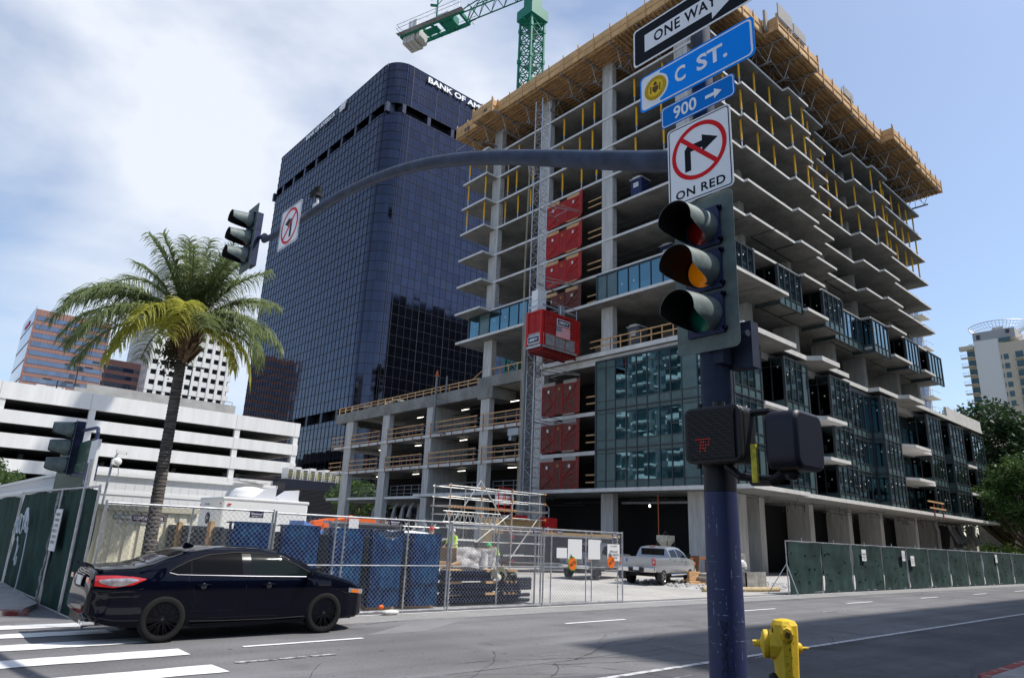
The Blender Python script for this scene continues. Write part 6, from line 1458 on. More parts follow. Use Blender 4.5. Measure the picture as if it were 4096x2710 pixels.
# ---- pedestrian heads
pd = thing('pedestrian_signal', 'black pedestrian signal with a faint red hand behind its mesh', 'pedestrian signal', (4.80,2.97,2.43))
MB().poly3([(4.775,p[0],p[1]) for p in rrect(2.725,3.235,2.425,2.875,.06)], (.05,0,0)).poly3([(4.825,p[0],p[1]) for p in rrect(2.72,3.24,2.42,2.88,.08)], (.17,0,0)).build('case', plastic_k, pd, bevel=.012)
MB().box(4.752,2.77,2.455,4.772,3.19,2.845).build('face', black, pd)
mb = MB()
for i in range(15): 
    c_ = -.42+i*.06
    for s in (1,):
        for k in range(14):
            y0_ = 3.185-k*.03; z0_ = 2.83-(k*.023)-c_; 
            if 2.46 < z0_ < 2.84 and y0_-.03 > 2.77: mb.beam((4.748,y0_,z0_),(4.748,y0_-.03,z0_-.023),.0032,.003)
for i in range(16): z_ = 2.47+i*.0235; mb.box(4.746,2.775,z_,4.749,3.185,z_+.0015)
mb.build('mesh_screen', mat('mesh_grey', (.07,.06,.055), .5), pd)
mb = MB(); rnd = random.Random(8)
hand = [(0,0),(1,0),(2,0),(0,1),(1,1),(2,1),(3,1),(0,2),(1,2),(2,2),(3,2),(0,3),(1,3),(2,3),(3,3),(0,4),(1,4),(2,4),(3,4),(0,5),(1,5),(2,5),(3,5),(1,6),(2,6),(-1,3),(-1,4),(-2,4),(1,7),(3,6)]
for (a, b) in [h for h in hand if h[1] < 5 and rnd.random() < .72]: mb.box(4.7445,3.06-a*.024-b*.004+.01,2.515+b*.023,4.7455,3.068-a*.024-b*.004+.01,2.522+b*.023)
mb.build('red_hand', mat('led_red', (.6,.02,.01), .4, emit=(1,.04,.02), estr=.30), pd)
MB().path([(4.95,2.74,2.82),(5.0,2.6,2.83),(5.06,2.52,2.80),(5.08,2.5,2.72)], .028, n=8).path([(4.92,2.95,2.42),(4.95,2.85,2.33),(5.0,2.72,2.31),(5.08,2.65,2.31)], .032, n=8).tube((4.9,2.98,2.885),(4.9,2.98,2.93),.05,n=10).tube((4.84,3.12,2.88),(4.84,3.12,2.92),.02,n=8).tube((4.85,3.15,2.42),(4.85,3.15,2.39),.02,n=8).build('pipe_mount', plastic_k, pd)
p2 = thing('pedestrian_signal', 'second black pedestrian signal turned away, seen from its rounded back', 'pedestrian signal', (5.05,2.45,2.3))
MB().poly3([(p[0]+2.13+.0,2.30,p[1]) for p in rrect(2.68,3.12,2.36,2.80,.09)], (0,.26,0)).build('case', mat('case_navyblack', (.014,.015,.026), .45), p2, smooth='auto', bevel=.03)
MB().path([(5.0,2.5,2.34),(4.98,2.6,2.29),(5.05,2.8,2.30)], .04, n=8).ell((5.0,2.45,2.33),.06,.06,.04,10,6).build('pipe_mount', plastic_k, p2)
MB().box(4.86,2.655,2.27,4.885,2.70,2.56).build('yellow_tab', mat('tab_yellow', (.60,.52,.05), .6, var=.3, vscale=20), p2)

# ================================================================ hydrant
hy = thing('fire_hydrant', 'chipped yellow fire hydrant with capped outlets beside the navy pole', 'hydrant', (6.34,3.3,.0))
def octo(r, z0, z1, r2=None): 
    r2 = r2 or r; return MB().lathe((6.34,3.3,z0),(0,0,1),[(0,r),(z1-z0,r2)],8)
hx, hyy = 6.34, 3.3
MB().lathe((hx,hyy,0),(0,0,1),[(.004,.21),(.05,.21),(.05,.15),(.14,.135),(.40,.13),(.62,.128),(.9,.142),(1.05,.150),(1.13,.150),(1.165,.12),(1.18,.04),(1.18,0)],10).build('barrel', hyd, hy, bevel=.012)
def outlet(nm, c, d, L, r, cap_r, nut=True):
    d = Vector(d).normalized(); c = Vector(c)
    o = MB().lathe(c, d, [(0,r*1.25),(L*.45,r*1.15),(L*.5,r)],8).build(nm, hyd, hy, bevel=.008)
    MB().lathe(c+d*L*.5, d, [(0,cap_r),(.015,cap_r*1.08),(.055,cap_r*1.06),(.075,cap_r*.9),(.085,cap_r*.5),(.10,cap_r*.28),(.15,cap_r*.24)],16).build('cap', hyd, o, smooth='auto')
    MB().lathe(c+d*(L*.5+.15), d, [(0,cap_r*.26),(.03,cap_r*.24)],5).build('nut', hyd, o)
sideA = Vector((-.52,.85,0)); sideB = Vector((.85,-.42,0)); face_ = Vector((-.80,-.60,0))
outlet('outlet', (hx,hyy,.955), sideA, .36, .115, .115); outlet('outlet', (hx+.02,hyy,.93), sideB, .24, .068, .045)
f_ = MB().lathe(Vector((hx,hyy,1.06))+face_*.10, face_, [(0,.085),(.05,.08),(.06,.06),(.09,.058)],8).build('bonnet_bolt', hyd, hy, bevel=.006); MB().lathe(Vector((hx,hyy,1.06))+face_*.19, face_, [(0,.034),(.035,.03)],5).build('nut', hyd_rust, f_)
MB().lathe(Vector((hx,hyy,.60))+sideA*.10, sideA, [(0,.12),(.06,.12),(.10,.10),(.11,.03)],20).build('black_outlet_cap', black, hy); MB().lathe(Vector((hx,hyy,1.06))+sideA*.135, sideA, [(0,.07),(.006,.07)],16).build('black_plug', black, hy)
outlet('outlet', (hx,hyy,.60), Vector((.62,-.78,0)), .26, .08, .062)
mb = MB(); rnd = random.Random(3)
for i in range(26):
    z = rnd.choice([.66,.70,.74,.78,.80,.88,.93,1.09,1.12,.98])+rnd.uniform(-.02,.02); a = R(rnd.gauss(217,14)); r_ = .1425; s = rnd.uniform(.003,.009); q = Vector((hx+r_*math.cos(a), hyy+r_*math.sin(a), z)); tt = Vector((-math.sin(a), math.cos(a), 0))
    mb.add([tuple(q+tt*s*math.cos(k*1.05)+Vector((0,0,s*1.2*math.sin(k*1.05)*rnd.uniform(.6,1)))) for k in range(6)], [(0,1,2,3,4,5)])
mb.build('rust_chip', hyd_rust, hy)

hy.scale = (.78,.78,1.0); hy.location = (6.36,3.3,0)
# ================================================================ signal on the far left corner
ls = thing('corner_signal', 'dark green corner signal pole with three lenses beside the billboard', 'traffic light', (3.1,17.1,0))
MB().tube((3.1,17.1,0),(3.1,17.1,2.75),.085,n=16).lathe((3.1,17.1,2.35),(0,0,1),[(0,.10),(.04,.12),(.10,.12),(.14,.10)],16).box(3.0,16.98,2.6,3.2,17.2,2.95).path([(3.1,17.1,2.9),(3.1,17.15,3.62),(3.1,17.22,3.72),(3.1,17.4,3.75),(3.1,19.15,3.83)],.04,n=8).path([(3.1,17.1,2.72),(3.1,18.0,2.74),(3.1,19.0,2.80)],.04,n=8).build('pole', pole_m, ls)
head('traffic_light', 'weathered traffic light on the far left corner in front of the billboard', (2.98,19.25,3.42), R(-6), 0, bp=(.68,1.30), r=.20, gap=.42, L=.42)

# ================================================================ stacks of wrapped forms behind the fence
def stack(x0, x1, y0, y1, h, lb, wrapface=True, label_x=None, tear=False):
    t = thing('wrapped_stack', lb, 'pallet stack', ((x0+x1)/2,(y0+y1)/2,0), 0, 'blue wrapped stacks of grey forms')
    rnd = random.Random(int(x0*10)); mb = MB(); gz_ = MB(); n = 15; z = .12
    dz = (h-.25)/n
    for i in range(n):
        if i == int(n*.52): z += dz*.9; continue
        mb.box(x0+rnd.uniform(0,.015), y0+.03, z+.01, x1-.02, y1, z+dz*.92); z += dz
    for i in range(int((h-.2)/dz)):
        for j in range(7): mb.box(x0-.015, y0+.1+j*(y1-y0-.2)/7+.08*(i%2), .14+i*dz+.01, x0+.02, y0+.1+(j+.78)*(y1-y0-.2)/7+.08*(i%2), .14+i*dz+dz*.7) if i != int(n*.52) else None
    mb.build('grey_form', greystack, t); MB().box(x0+.02,y0+.05,.0,x1-.05,y1-.02,.12).build('pallet', lumber, t)
    ph = rnd.random()*6
    def fn(u, v):
        x = x0+.01+(x1-x0-.02)*u; z_ = .08+(h-.06)*v; o = .018*math.sin(u*9+v*6+ph)+.014*math.sin(u*23-v*13+ph)+.03*math.sin((u+v)*5+ph)*(.5-abs(u-.5))
        if tear: z_ = min(z_, h-.02-(.28*math.sin(math.pi*min(1,max(0,(u-.15)/.85))) if v > .8 else 0)*((v-.8)/.2))
        return (x, y0-.03-abs(o), z_)
    wr = MB().grid(fn, 26, 26); wr.grid(lambda u, v: (x0+(x1-x0)*u, y0-.03+.5*v if not tear else y0-.03+.02*v, h-.0+.02*math.sin(u*8+v*4)), 12, 5)
    wr.grid(lambda u, v: (x0-.012, y0-.03+.16*u+.03*math.sin(v*30+ph), .08+(h-.06)*v), 4, 20); wr.grid(lambda u, v: (x1+.01, y0-.03+(y1-y0)*u, .08+(h-.06)*v), 4, 6)
    wr.build('blue_wrap', bluewrap, t, smooth=True)
    if label_x: MB().box(x0-.022,y0+.45,h*.66,x0-.016,y0+.62,h*.84).build('label', paper, t)
    return t
stack(5.52,6.40,15.0,17.0,1.86,'first blue wrapped stack of grey forms, behind the car roof, with timber posts beside it')
stack(6.62,7.50,14.95,17.0,1.84,'second blue wrapped stack of grey forms from the left',label_x=1)
stack(7.80,8.62,14.9,17.0,1.82,'third blue wrapped stack of grey forms from the left')
stack(8.84,9.70,14.85,17.0,1.82,'fourth blue wrapped stack with its wrap torn open at the top',label_x=1,tear=True)
stack(9.95,10.80,14.8,17.0,1.77,'rightmost blue wrapped stack of grey forms',label_x=1)
ws = thing('form_stack', 'long stack of grey forms held by two timber posts behind the first blue stack', 'pallet stack', (5.2,18,0))
mb = MB()
for i in range(13):
    for j in range(14): mb.box(5.46, 15.5+j*.36+.1*(i%2), .15+i*.125, 5.54, 15.5+(j+.86)*.36+.1*(i%2), .15+i*.125+.10)
mb.box(5.5,15.2,.1,6.1,20.6,1.72); mb.build('grey_form', greystack, ws); MB().box(5.38,15.9,0,5.47,16.1,1.86).box(5.38,18.1,0,5.47,18.3,1.82).box(5.38,19.9,0,5.47,20.0,1.7).build('timber_post', lumber, ws); MB().box(5.43,20.3,.1,5.5,20.62,1.74).build('wrap_end', bluewrap, ws)
# bent steel beams / tray behind
sb = thing('steel_tray', 'long grey steel tray and purlins stacked behind the blue stacks', 'steel stack', (10.2,17.5,0))
MB().box(9.05,17.5,1.55,11.35,17.56,2.0).box(9.05,17.4,1.96,11.35,17.9,2.02).box(9.0,17.45,0,9.1,17.9,1.6).box(11.2,17.45,0,11.3,17.9,1.6).build('tray', mat('zinc', (.36,.37,.38), .45, .6, var=.15, vscale=4), sb); MB().box(9.55,17.35,1.7,9.85,17.38,2.1).build('pale_board', white, sb)
mb = MB()
for i in range(22):
    for k in range(3): mb.box(9.95+i*.055,17.485,1.88-k*.06,9.985+i*.055,17.499,1.91-k*.06)
mb.build('slot', darkmetal, sb)
bt2 = thing('blue_tarp', 'pale blue tarp corner beside the white trailer', 'tarp', (8.6,17.6,1.7)); MB().poly3([(8.35,17.6,1.2),(8.35,17.6,1.99),(8.85,17.6,1.80),(9.0,17.6,1.74),(9.0,17.6,1.2)],(0,.9,0)).build('cloth', mat('tarp_blue', (.18,.33,.72), .7), bt2)
for i, (x, y, rx) in enumerate(((9.05,17.0,.30),(12.0,17.9,.62))):
    wb = thing('white_cover', ['small rounded white cover behind the third blue stack','larger rounded white cover behind the rightmost blue stack'][i], 'cover', (x,y,1.6), 0); MB().lathe((x,y,1.3),(0,0,1),[(0,rx),(.45,rx*.95),(.52,rx*.75),(.56,0)],18).build('shell', white, wb, smooth='auto')
bl_ = thing('boom_lift', 'orange boom lift arm folded behind the steel tray', 'boom lift', (16,30,0))
mb = MB().poly3([(14.4,29.5,1.75),(14.5,29.5,2.12),(15.3,29.5,2.28),(17.2,29.5,2.42),(17.55,29.5,2.40),(17.8,29.5,2.1),(17.75,29.5,1.95),(17.0,29.5,2.22),(15.6,29.5,2.05),(15.0,29.5,1.72)], (0,.5,0)); mb.tube((15.1,29.4,1.95),(15.1,30.1,1.95),.2,n=12); mb.tube((15.5,29.4,2.22),(16.3,29.4,2.38),.09,n=8); mb.box(14.6,29.5,.5,16.4,30.4,1.5).build('boom', orange, bl_)
mb = MB()
for i in range(5): mb.box(17.9,29.5,1.75+i*.12,18.5,29.55,1.79+i*.12)
mb.box(17.9,29.5,1.7,17.95,29.55,2.35).box(18.45,29.5,1.7,18.5,29.55,2.35).build('basket', mat('rust_basket', (.35,.12,.05), .6), bl_)
MB().tube((14.9,30,.4),(14.9,30.3,.4),.4,n=16).tube((16.1,30,.4),(16.1,30.3,.4),.4,n=16).build('wheel', tyre_m, bl_)

# pipes
pp = thing('pipe_stack', 'stack of black drain pipes on timber bearers behind the fence', 'pipe stack', (12.4,15.3,0))
tm = MB(); rnd = random.Random(1)
for i in range(9):
    z = .10+i*.098; n_ = 15
    if i % 3 == 2: tm.box(11.2,15.0,z-.03,11.75,15.25,z+.03).box(12.55,14.95,z-.03,12.95,15.2,z+.03).box(13.2,14.95,z-.03,13.7,15.1,z+.03); continue
    for j in range(6):
        y = 15.1+j*.11; MB().tube((11.0+rnd.uniform(0,.1),y,z),(13.85+rnd.uniform(-.05,.3) if i < 5 else 12.75+rnd.uniform(-.1,.3),y,z),.048,n=12).build('pipe', pipe_k, pp, smooth='auto')
for (z, L) in ((.10,14.2),(.24,14.2),(.42,14.25),(.50,14.25),(.58,14.25),(.66,14.25)): MB().tube((13.1,15.0,z),(L,15.0,z),.05,n=14).build('pipe', pipe_k, pp, smooth='auto')
mb = MB()
for i in range(5):
    for j in range(15): mb.tube((11.15+j*.115,14.96,.16+i*.17),(11.15+j*.115,15.09,.16+i*.17),.05,n=12)
for j in range(11): mb.tube((13.0+j*.08,14.93,.12+(j%2)*.08),(13.0+j*.08,15.05,.12+(j%2)*.08),.038,n=10); mb.tube((13.0+j*.08,14.93,.32+(j%2)*.08),(13.0+j*.08,15.05,.32+(j%2)*.08),.038,n=10); mb.tube((13.0+j*.08,14.93,.5+(j%2)*.08),(13.0+j*.08,15.05,.5+(j%2)*.08),.038,n=10)
tag(mb.build('pipe_ends', mat('pipe_end_blue', (.006,.010,.035), .3), pp), kind='stuff')
tm.build('timber_bearer', lumber, pp)
for i, (y, x0_) in enumerate(((15.3,11.0),(15.55,11.1))): pass
bx_ = thing('wrapped_carton', 'cardboard cartons under clear plastic wrap on top of the pipes', 'carton', (12.8,15.8,.95))
MB().box(12.08,15.75,.95,13.45,16.5,1.44).build('carton', cardboard, bx_); MB().grid(lambda u, v: (12.05+u*1.45, 15.70-.035*abs(math.sin(u*3.7+v*5)*math.sin(u*9-v*3)), .92+v*.54+.02*math.sin(u*7)), 30, 12).grid(lambda u, v: (12.9+u*.75+.25*v*0, 15.66-.05*abs(math.sin(u*9)), .80+.62*v*(1-u*.7)), 14, 8).build('plastic_wrap', plastic_w, bx_, smooth=False)
c2 = thing('carton', 'small flattened cardboard carton on the left end of the pipes', 'carton', (11.5,15.6,.95)); MB().box(11.2,15.6,.93,11.75,15.9,1.08).obox((11.95,15.6,1.0),(.15,0,.04),(0,.1,0),(0,0,.05)).build('box', cardboard, c2)
for i, (x, y, z, r_, lb_) in enumerate(((13.2,15.1,.80,.22,'shiny black rubbish bag on the pipes, nearest the cartons'),(13.55,15.1,.72,.20,'shiny black rubbish bag on the pipes, at their right end'))):
    tb = thing('rubbish_bag', lb_, 'bag', (x,y,z-.1)); bagm = mat('bag_black', (.01,.01,.012), .25, bump=1.0, bscale=9); MB().grid(lambda u, v: (x+r_*math.cos(u*6.283)*math.sin(v*3.14)*(1+.12*math.sin(u*31+v*7)), y+r_*math.sin(u*6.283)*math.sin(v*3.14)*(1+.12*math.sin(u*25)), z+r_*.8*math.cos(v*3.14)*(1+.1*math.sin(v*17+u*9))), 28, 14).build('bag', bagm, tb, smooth=True)
tw = thing('yellow_strap_bundle', 'crumpled yellow and clear wrap spilling over the pipes', 'wrap', (12.95,15.0,.85)); MB().grid(lambda u, v: (12.72+u*.5, 14.92+.05*math.sin(u*9+v*5), .68+v*.32+.05*math.sin(u*11)), 14, 8).build('film', mat('film_yellow', (.55,.50,.22), .5, col2=(.45,.45,.43), vscale=14, bump=.8), tw)
wl = thing('white_sack', 'small white sack lying against the foot of the fence by the car bonnet', 'sack', (8.9,14.0,0)); MB().ell((8.95,13.98,.06),.24,.09,.06,14,8).build('sack', plastic_w, wl, smooth=True); MB().ell((8.75,14.05,.17),.07,.04,.05,8,6).build('orange_scrap', orange, wl)
# ================================================================ scaffold, lift base, box trailer
sf = thing('scaffold', 'tube scaffold with a planked platform and guard rails in front of the podium', 'scaffold', (23,28,0))
SX0, SX1, SY0, SY1, SZ = 19.4, 23.3, 26.0, 27.3, 3.05
scg = mat('scaffold_tube', (.56,.56,.54), .4, .5, var=.2, vscale=5); fly = mat('fitting_orange', (.60,.24,.05), .5)
mb = MB()
for x in (19.4, 21.3, 23.3): 
    for y in (SY0, SY1): mb.tube((x,y,0),(x,y,SZ+1.05),.028,n=6)
for (x, y) in ((25.6,26.4),(25.6,28.6)): mb.tube((x,y,0),(x,y,SZ+1.0),.028,n=6)
mb.build('standard', scg, sf); mb = MB()
for z in (.3,.9,1.5,2.1,2.7,SZ+.45,SZ+.95):
    for y in (SY0, SY1): mb.tube((19.3,y,z),(25.7,y+(.3 if z < 3 else .1),z),.024,n=6)
    for x in (19.4,21.3,23.3,25.6): mb.tube((x,SY0,z),(x,SY1,z),.024,n=6)
mb.build('ledger', scg, sf); mb = MB()
for (p, q) in (((19.4,SY0,2.0),(21.2,SY0,4.35)),((21.2,SY0,4.35),(23.2,SY0,2.0)),((23.3,SY0,.8),(25.6,26.3,3.0)),((19.0,SY0-.3,.3),(23.2,SY0,2.9)),((21.3,SY1,.3),(23.3,SY1,2.7)),((18.9,25.5,2.2),(21.0,25.6,.2))): mb.tube(p, q, .026, n=6)
mb.build('brace', scg, sf)
MB().box(19.3,SY0-.1,SZ,23.5,SY1+.1,SZ+.06).box(23.5,SY0+.1,SZ+.0,25.9,SY1+.3,SZ+.05).build('platform', alu, sf)
mb = MB()
for i in range(22): mb.box(19.35+i*.19,SY0-.13,SZ-.05,19.45+i*.19,SY0-.10,SZ+.02)
for x in (19.4,21.3,23.3,25.6):
    for z in (1.5,2.7,SZ+.45,SZ+.95): mb.box(x-.035,SY0-.035,z-.05,x+.035,SY0+.035,z+.05)
mb.build('fitting', fly, sf)
mb = MB()
for z in (2.35, 2.82): mb.tube((18.9,25.8,z),(22.4,25.85,z),.025,n=6)
for i in range(11): x = 18.95+i*.31; mb.tube((x,25.8,2.35),(x+.16,25.8,2.82),.016,n=5); mb.tube((x+.16,25.8,2.82),(x+.31,25.8,2.35),.016,n=5)
mb.build('lattice_beam', scg, sf)
s2_ = thing('tube_rack', 'low rack of white scaffold tubes behind the workers', 'scaffold', (16.8,26,0)); mb = MB()
for i in range(7): mb.tube((15.3+i*.5,25.6,0),(15.3+i*.5,25.6,2.2+.1*(i%3)),.02,n=5)
for z in (.6,1.0,1.4,1.75,2.05): mb.tube((15.2,25.6,z),(18.6,25.6,z),.02,n=5)
for i in range(6): mb.tube((15.3+i*.5,25.6,1.2+.2*(i%2)),(15.9+i*.5,25.6,2.2),.028,n=5)
mb.build('tube', scg, s2_)
lb_ = thing('lift_base', 'red and plywood lift base enclosure with LIBERTY plate at the foot of the mast', 'lift base', (30,33,0))
MB().box(28.3,33.0,0,32.2,34.4,2.85).build('strand_board_wall', osb, lb_)
MB().box(28.9,32.94,0.2,30.2,32.99,2.3).box(30.5,32.94,0.2,31.7,32.99,2.4).build('red_gate', brown_mesh, lb_)
pl = MB().box(28.6,32.9,2.86,29.65,32.95,3.16).build('name_plate', sign_k, lb_); text('lettering','LIBERTY',sign_w,pl,(28.7,32.89,2.94),UX,(0,0,1),.85,.15,bold=.01)
MB().box(29.75,32.9,2.86,30.8,33.6,3.14).build('red_body', red, lb_); MB().box(32.4,32.6,1.2,33.25,33.6,3.1).build('red_body', red, lb_)
mb = MB()
for x in (28.55,29.1,29.62): mb.box(x,33.2,3.2,x+.05,33.25,4.8)
for z in (3.5,4.1,4.75): mb.box(28.55,33.2,z,29.67,33.25,z+.05)
mb.build('red_frame', red, lb_); MB().box(28.95,33.3,3.75,29.95,34.0,4.3).build('white_box', white, lb_); MB().box(32.3,32.5,1.2,32.42,32.6,2.5).build('white_panel', white, lb_)
MB().path([(32.35,33.2,3.1),(32.35,33.2,3.85),(32.9,33.2,3.9),(33.05,33.2,3.7),(33.05,33.2,3.1)],.035,n=6).tube((32.35,33.2,3.5),(33.05,33.2,3.5),.035,n=6).build('rail', galv, lb_)
bxt = thing('black_box_trailer', 'long dark ribbed box trailer parked behind the fence with timber along its top', 'trailer', (28,27.5,0))
a_ = Vector((25.3,28.2,0)); d_ = Vector((.965,-.26,0)).normalized(); n_ = Vector((-d_.y,d_.x,0)); Tp = lambda s,o,z: a_+d_*s+n_*o+Vector((0,0,z))
MB().obox(Tp(3.2,1.1,1.22), d_*3.3, n_*1.1, Vector((0,0,.72))).build('body', mat('trailer_black', (.035,.037,.045), .45), bxt)
mb = MB()
for i in range(7): mb.obox(Tp(3.2,-.01,.62+i*.19), d_*3.28, n_*.012, Vector((0,0,.008)))
mb.build('rib', black, bxt); MB().obox(Tp(3.2,0,1.95), d_*3.32, n_*.03, Vector((0,0,.05))).obox(Tp(3.2,0,.5), d_*3.32, n_*.03, Vector((0,0,.03))).build('trim', alu, bxt)
MB().obox(Tp(4.6,1.1,2.06), d_*2.6, n_*.9, Vector((0,0,.08))).build('timber_load', osb, bxt)
MB().obox(Tp(.02,-.03,1.8), d_*.1, n_*.02, Vector((0,0,.07))).obox(Tp(.05,-.03,.6), d_*.1, n_*.02, Vector((0,0,.05))).build('red_lamp', tail_r, bxt); MB().lathe(Tp(4.5,.0,.32), n_, [(0,.32),(.2,.32)], 18).lathe(Tp(5.3,.0,.32), n_, [(0,.32),(.2,.32)], 18).build('wheel', tyre_m, bxt)
text('number', '7 9', sign_w, bxt, Tp(5.2,-.03,1.62), d_, (0,0,1), .55, .22)
ba = thing('site_bins', 'two dark bins with a strapped cover beside the scaffold', 'bins', (20,26,0)); MB().box(18.6,24.4,0,19.7,25.2,1.55).box(19.9,24.4,0,21.4,25.2,1.5).build('bin', mat('bin_black', (.03,.03,.032), .6, var=.3, vscale=5), ba); MB().box(18.5,24.35,1.55,19.75,25.2,1.62).build('lid', white, ba)
cb = thing('concrete_bucket', 'grey concrete hopper standing in the open ground floor', 'bucket', (36.1,26.2,0))
mb = MB(); mb.add([(36.2,26.0,2.28),(37.0,26.0,2.28),(37.0,26.8,2.28),(36.2,26.8,2.28),(36.2,26.0,1.95),(37.0,26.0,1.95),(37.0,26.8,1.95),(36.2,26.8,1.95),(36.5,26.3,1.50),(36.7,26.3,1.50),(36.7,26.5,1.50),(36.5,26.5,1.50)],[(0,1,2,3),(0,4,5,1),(1,5,6,2),(2,6,7,3),(3,7,4,0),(4,8,9,5),(5,9,10,6),(6,10,11,7),(7,11,8,4),(8,11,10,9)]); mb.build('hopper', mat('hopper', (.50,.49,.40), .8, var=.2, vscale=3), cb, fix=True)
mb = MB()
for x, y in ((36.22,26.02),(36.98,26.02),(36.98,26.78),(36.22,26.78)): mb.tube((x,y,0),(x,y,1.96),.03,n=6)
mb.path([(36.3,26.4,2.28),(36.6,26.4,2.52),(36.9,26.4,2.28)],.035,n=6).build('leg_frame', darkmetal, cb)
rp = thing('orange_riser', 'thin orange vertical pipe hanging in the open ground floor', 'pipe', (34,26,0)); MB().tube((39.3,28.9,1.9),(39.3,28.9,5.0),.035,n=6).build('pipe', mat('orange_pipe', (.55,.14,.05), .6), rp)
# debris by the right-hand column
db = thing('material_pile', 'sheets and planks stacked on the gravel beside the column', 'planks', (31,19,0)); mb = MB(); rnd = random.Random(4)
for i in range(9): mb.obox((31.2+rnd.uniform(-.15,.15),19.2,.12+i*.045),(1.5,-.2,0),(.06,.5,0),(0,0,.018))
mb.build('sheet', mat('sheet_grey', (.50,.49,.46), .7, var=.15, vscale=3), db); MB().box(28.6,19.3,.02,30.2,19.5,.14).box(28.2,19.0,.02,30.0,19.1,.1).build('plank', lumber, db); MB().box(29.0,19.6,.1,29.9,19.9,.55).build('small_crate', lumber, db)
sa = thing('sawhorse', 'brown timber trestle leaning by the column', 'trestle', (32,21,0)); MB().beam((30.6,20.8,1.05),(35.0,20.9,1.3),.1,.14).beam((33.6,20.8,0),(33.8,20.8,1.2),.1,.1).beam((32.2,20.8,0),(32.3,20.8,1.1),.08,.08).beam((31.2,20.8,1.25),(31.0,20.8,.2),.7,.04).build('timber', mat('timber_brown', (.25,.11,.05), .8), sa)
bn = thing('mud_tub', 'grey mortar tub holding a white bag at the end of the green fence', 'tub', (29.6,17,0)); MB().poly3([(28.2,16.2,.1),(29.9,16.2,.1),(29.9,16.2,.75),(28.2,16.2,.75)],(0,.05,0)).poly3([(28.2,16.2,.1),(28.2,17.2,.1),(28.2,17.4,1.3),(28.2,16.2,.75)],(.05,0,0)).box(28.2,17.15,.1,29.9,17.2,1.5).box(28.2,16.2,.05,29.9,17.2,.12).build('tub', mat('tub_grey', (.30,.29,.27), .8, var=.3, vscale=4), bn); MB().ell((28.75,16.7,.95),.28,.22,.3,10,8).build('white_bag', plastic_w, bn)
wt_ = thing('straw_wattle', 'tan straw erosion wattle lying at the edge of the gravel', 'wattle', (27,15.4,0)); MB().path([(25.0,16.3,.1),(26.2,15.9,.11),(27.2,15.7,.1),(28.2,15.5,.1),(29.4,15.4,.1)],.1,n=10).build('tube', mat('straw', (.50,.40,.24), .9, var=.2, vscale=9), wt_)
sbm = thing('steel_joists', 'dark blue steel beams lying on blocks behind the silver pickup', 'steel beams', (31,21.5,0)); MB().box(28.8,21.2,.2,37,21.35,.42).box(28.8,21.2,.18,37,21.45,.22).box(28.8,21.2,.40,37,21.45,.44).build('beam', mat('beam_blue', (.05,.06,.10), .5), sbm); MB().box(29.4,21.1,0,29.6,21.6,.18).box(33,21.1,0,33.2,21.6,.18).box(36,21.1,0,36.2,21.6,.18).build('block', lumber, sbm)
# low white wall, white car and steps at far right
wl2 = thing('planter_wall', 'low white wall with round logo beyond the last columns', 'wall', (84,19,0)); MB().box(78,20.0,0,91,20.4,2.0).build('wall', mat('pale_wall', (.62,.63,.66), .7), wl2); MB().box(91.0,19.7,0,93.4,20.6,2.1).build('end_block', white, wl2)
wp = thing('white_plank_frame', 'white upright board with stacked drums beyond the fence end', 'frame', (92,16.2,0)); MB().box(93.0,15.4,0,93.6,15.8,4.2).build('board', white, wp); mb = MB(); [mb.tube((91.0,15.6,1.6+i*.62),(92.6,15.6,1.6+i*.62),.28,n=12) for i in range(4)]; mb.build('drum', mat('drum_grey', (.07,.08,.10), .5), wp)

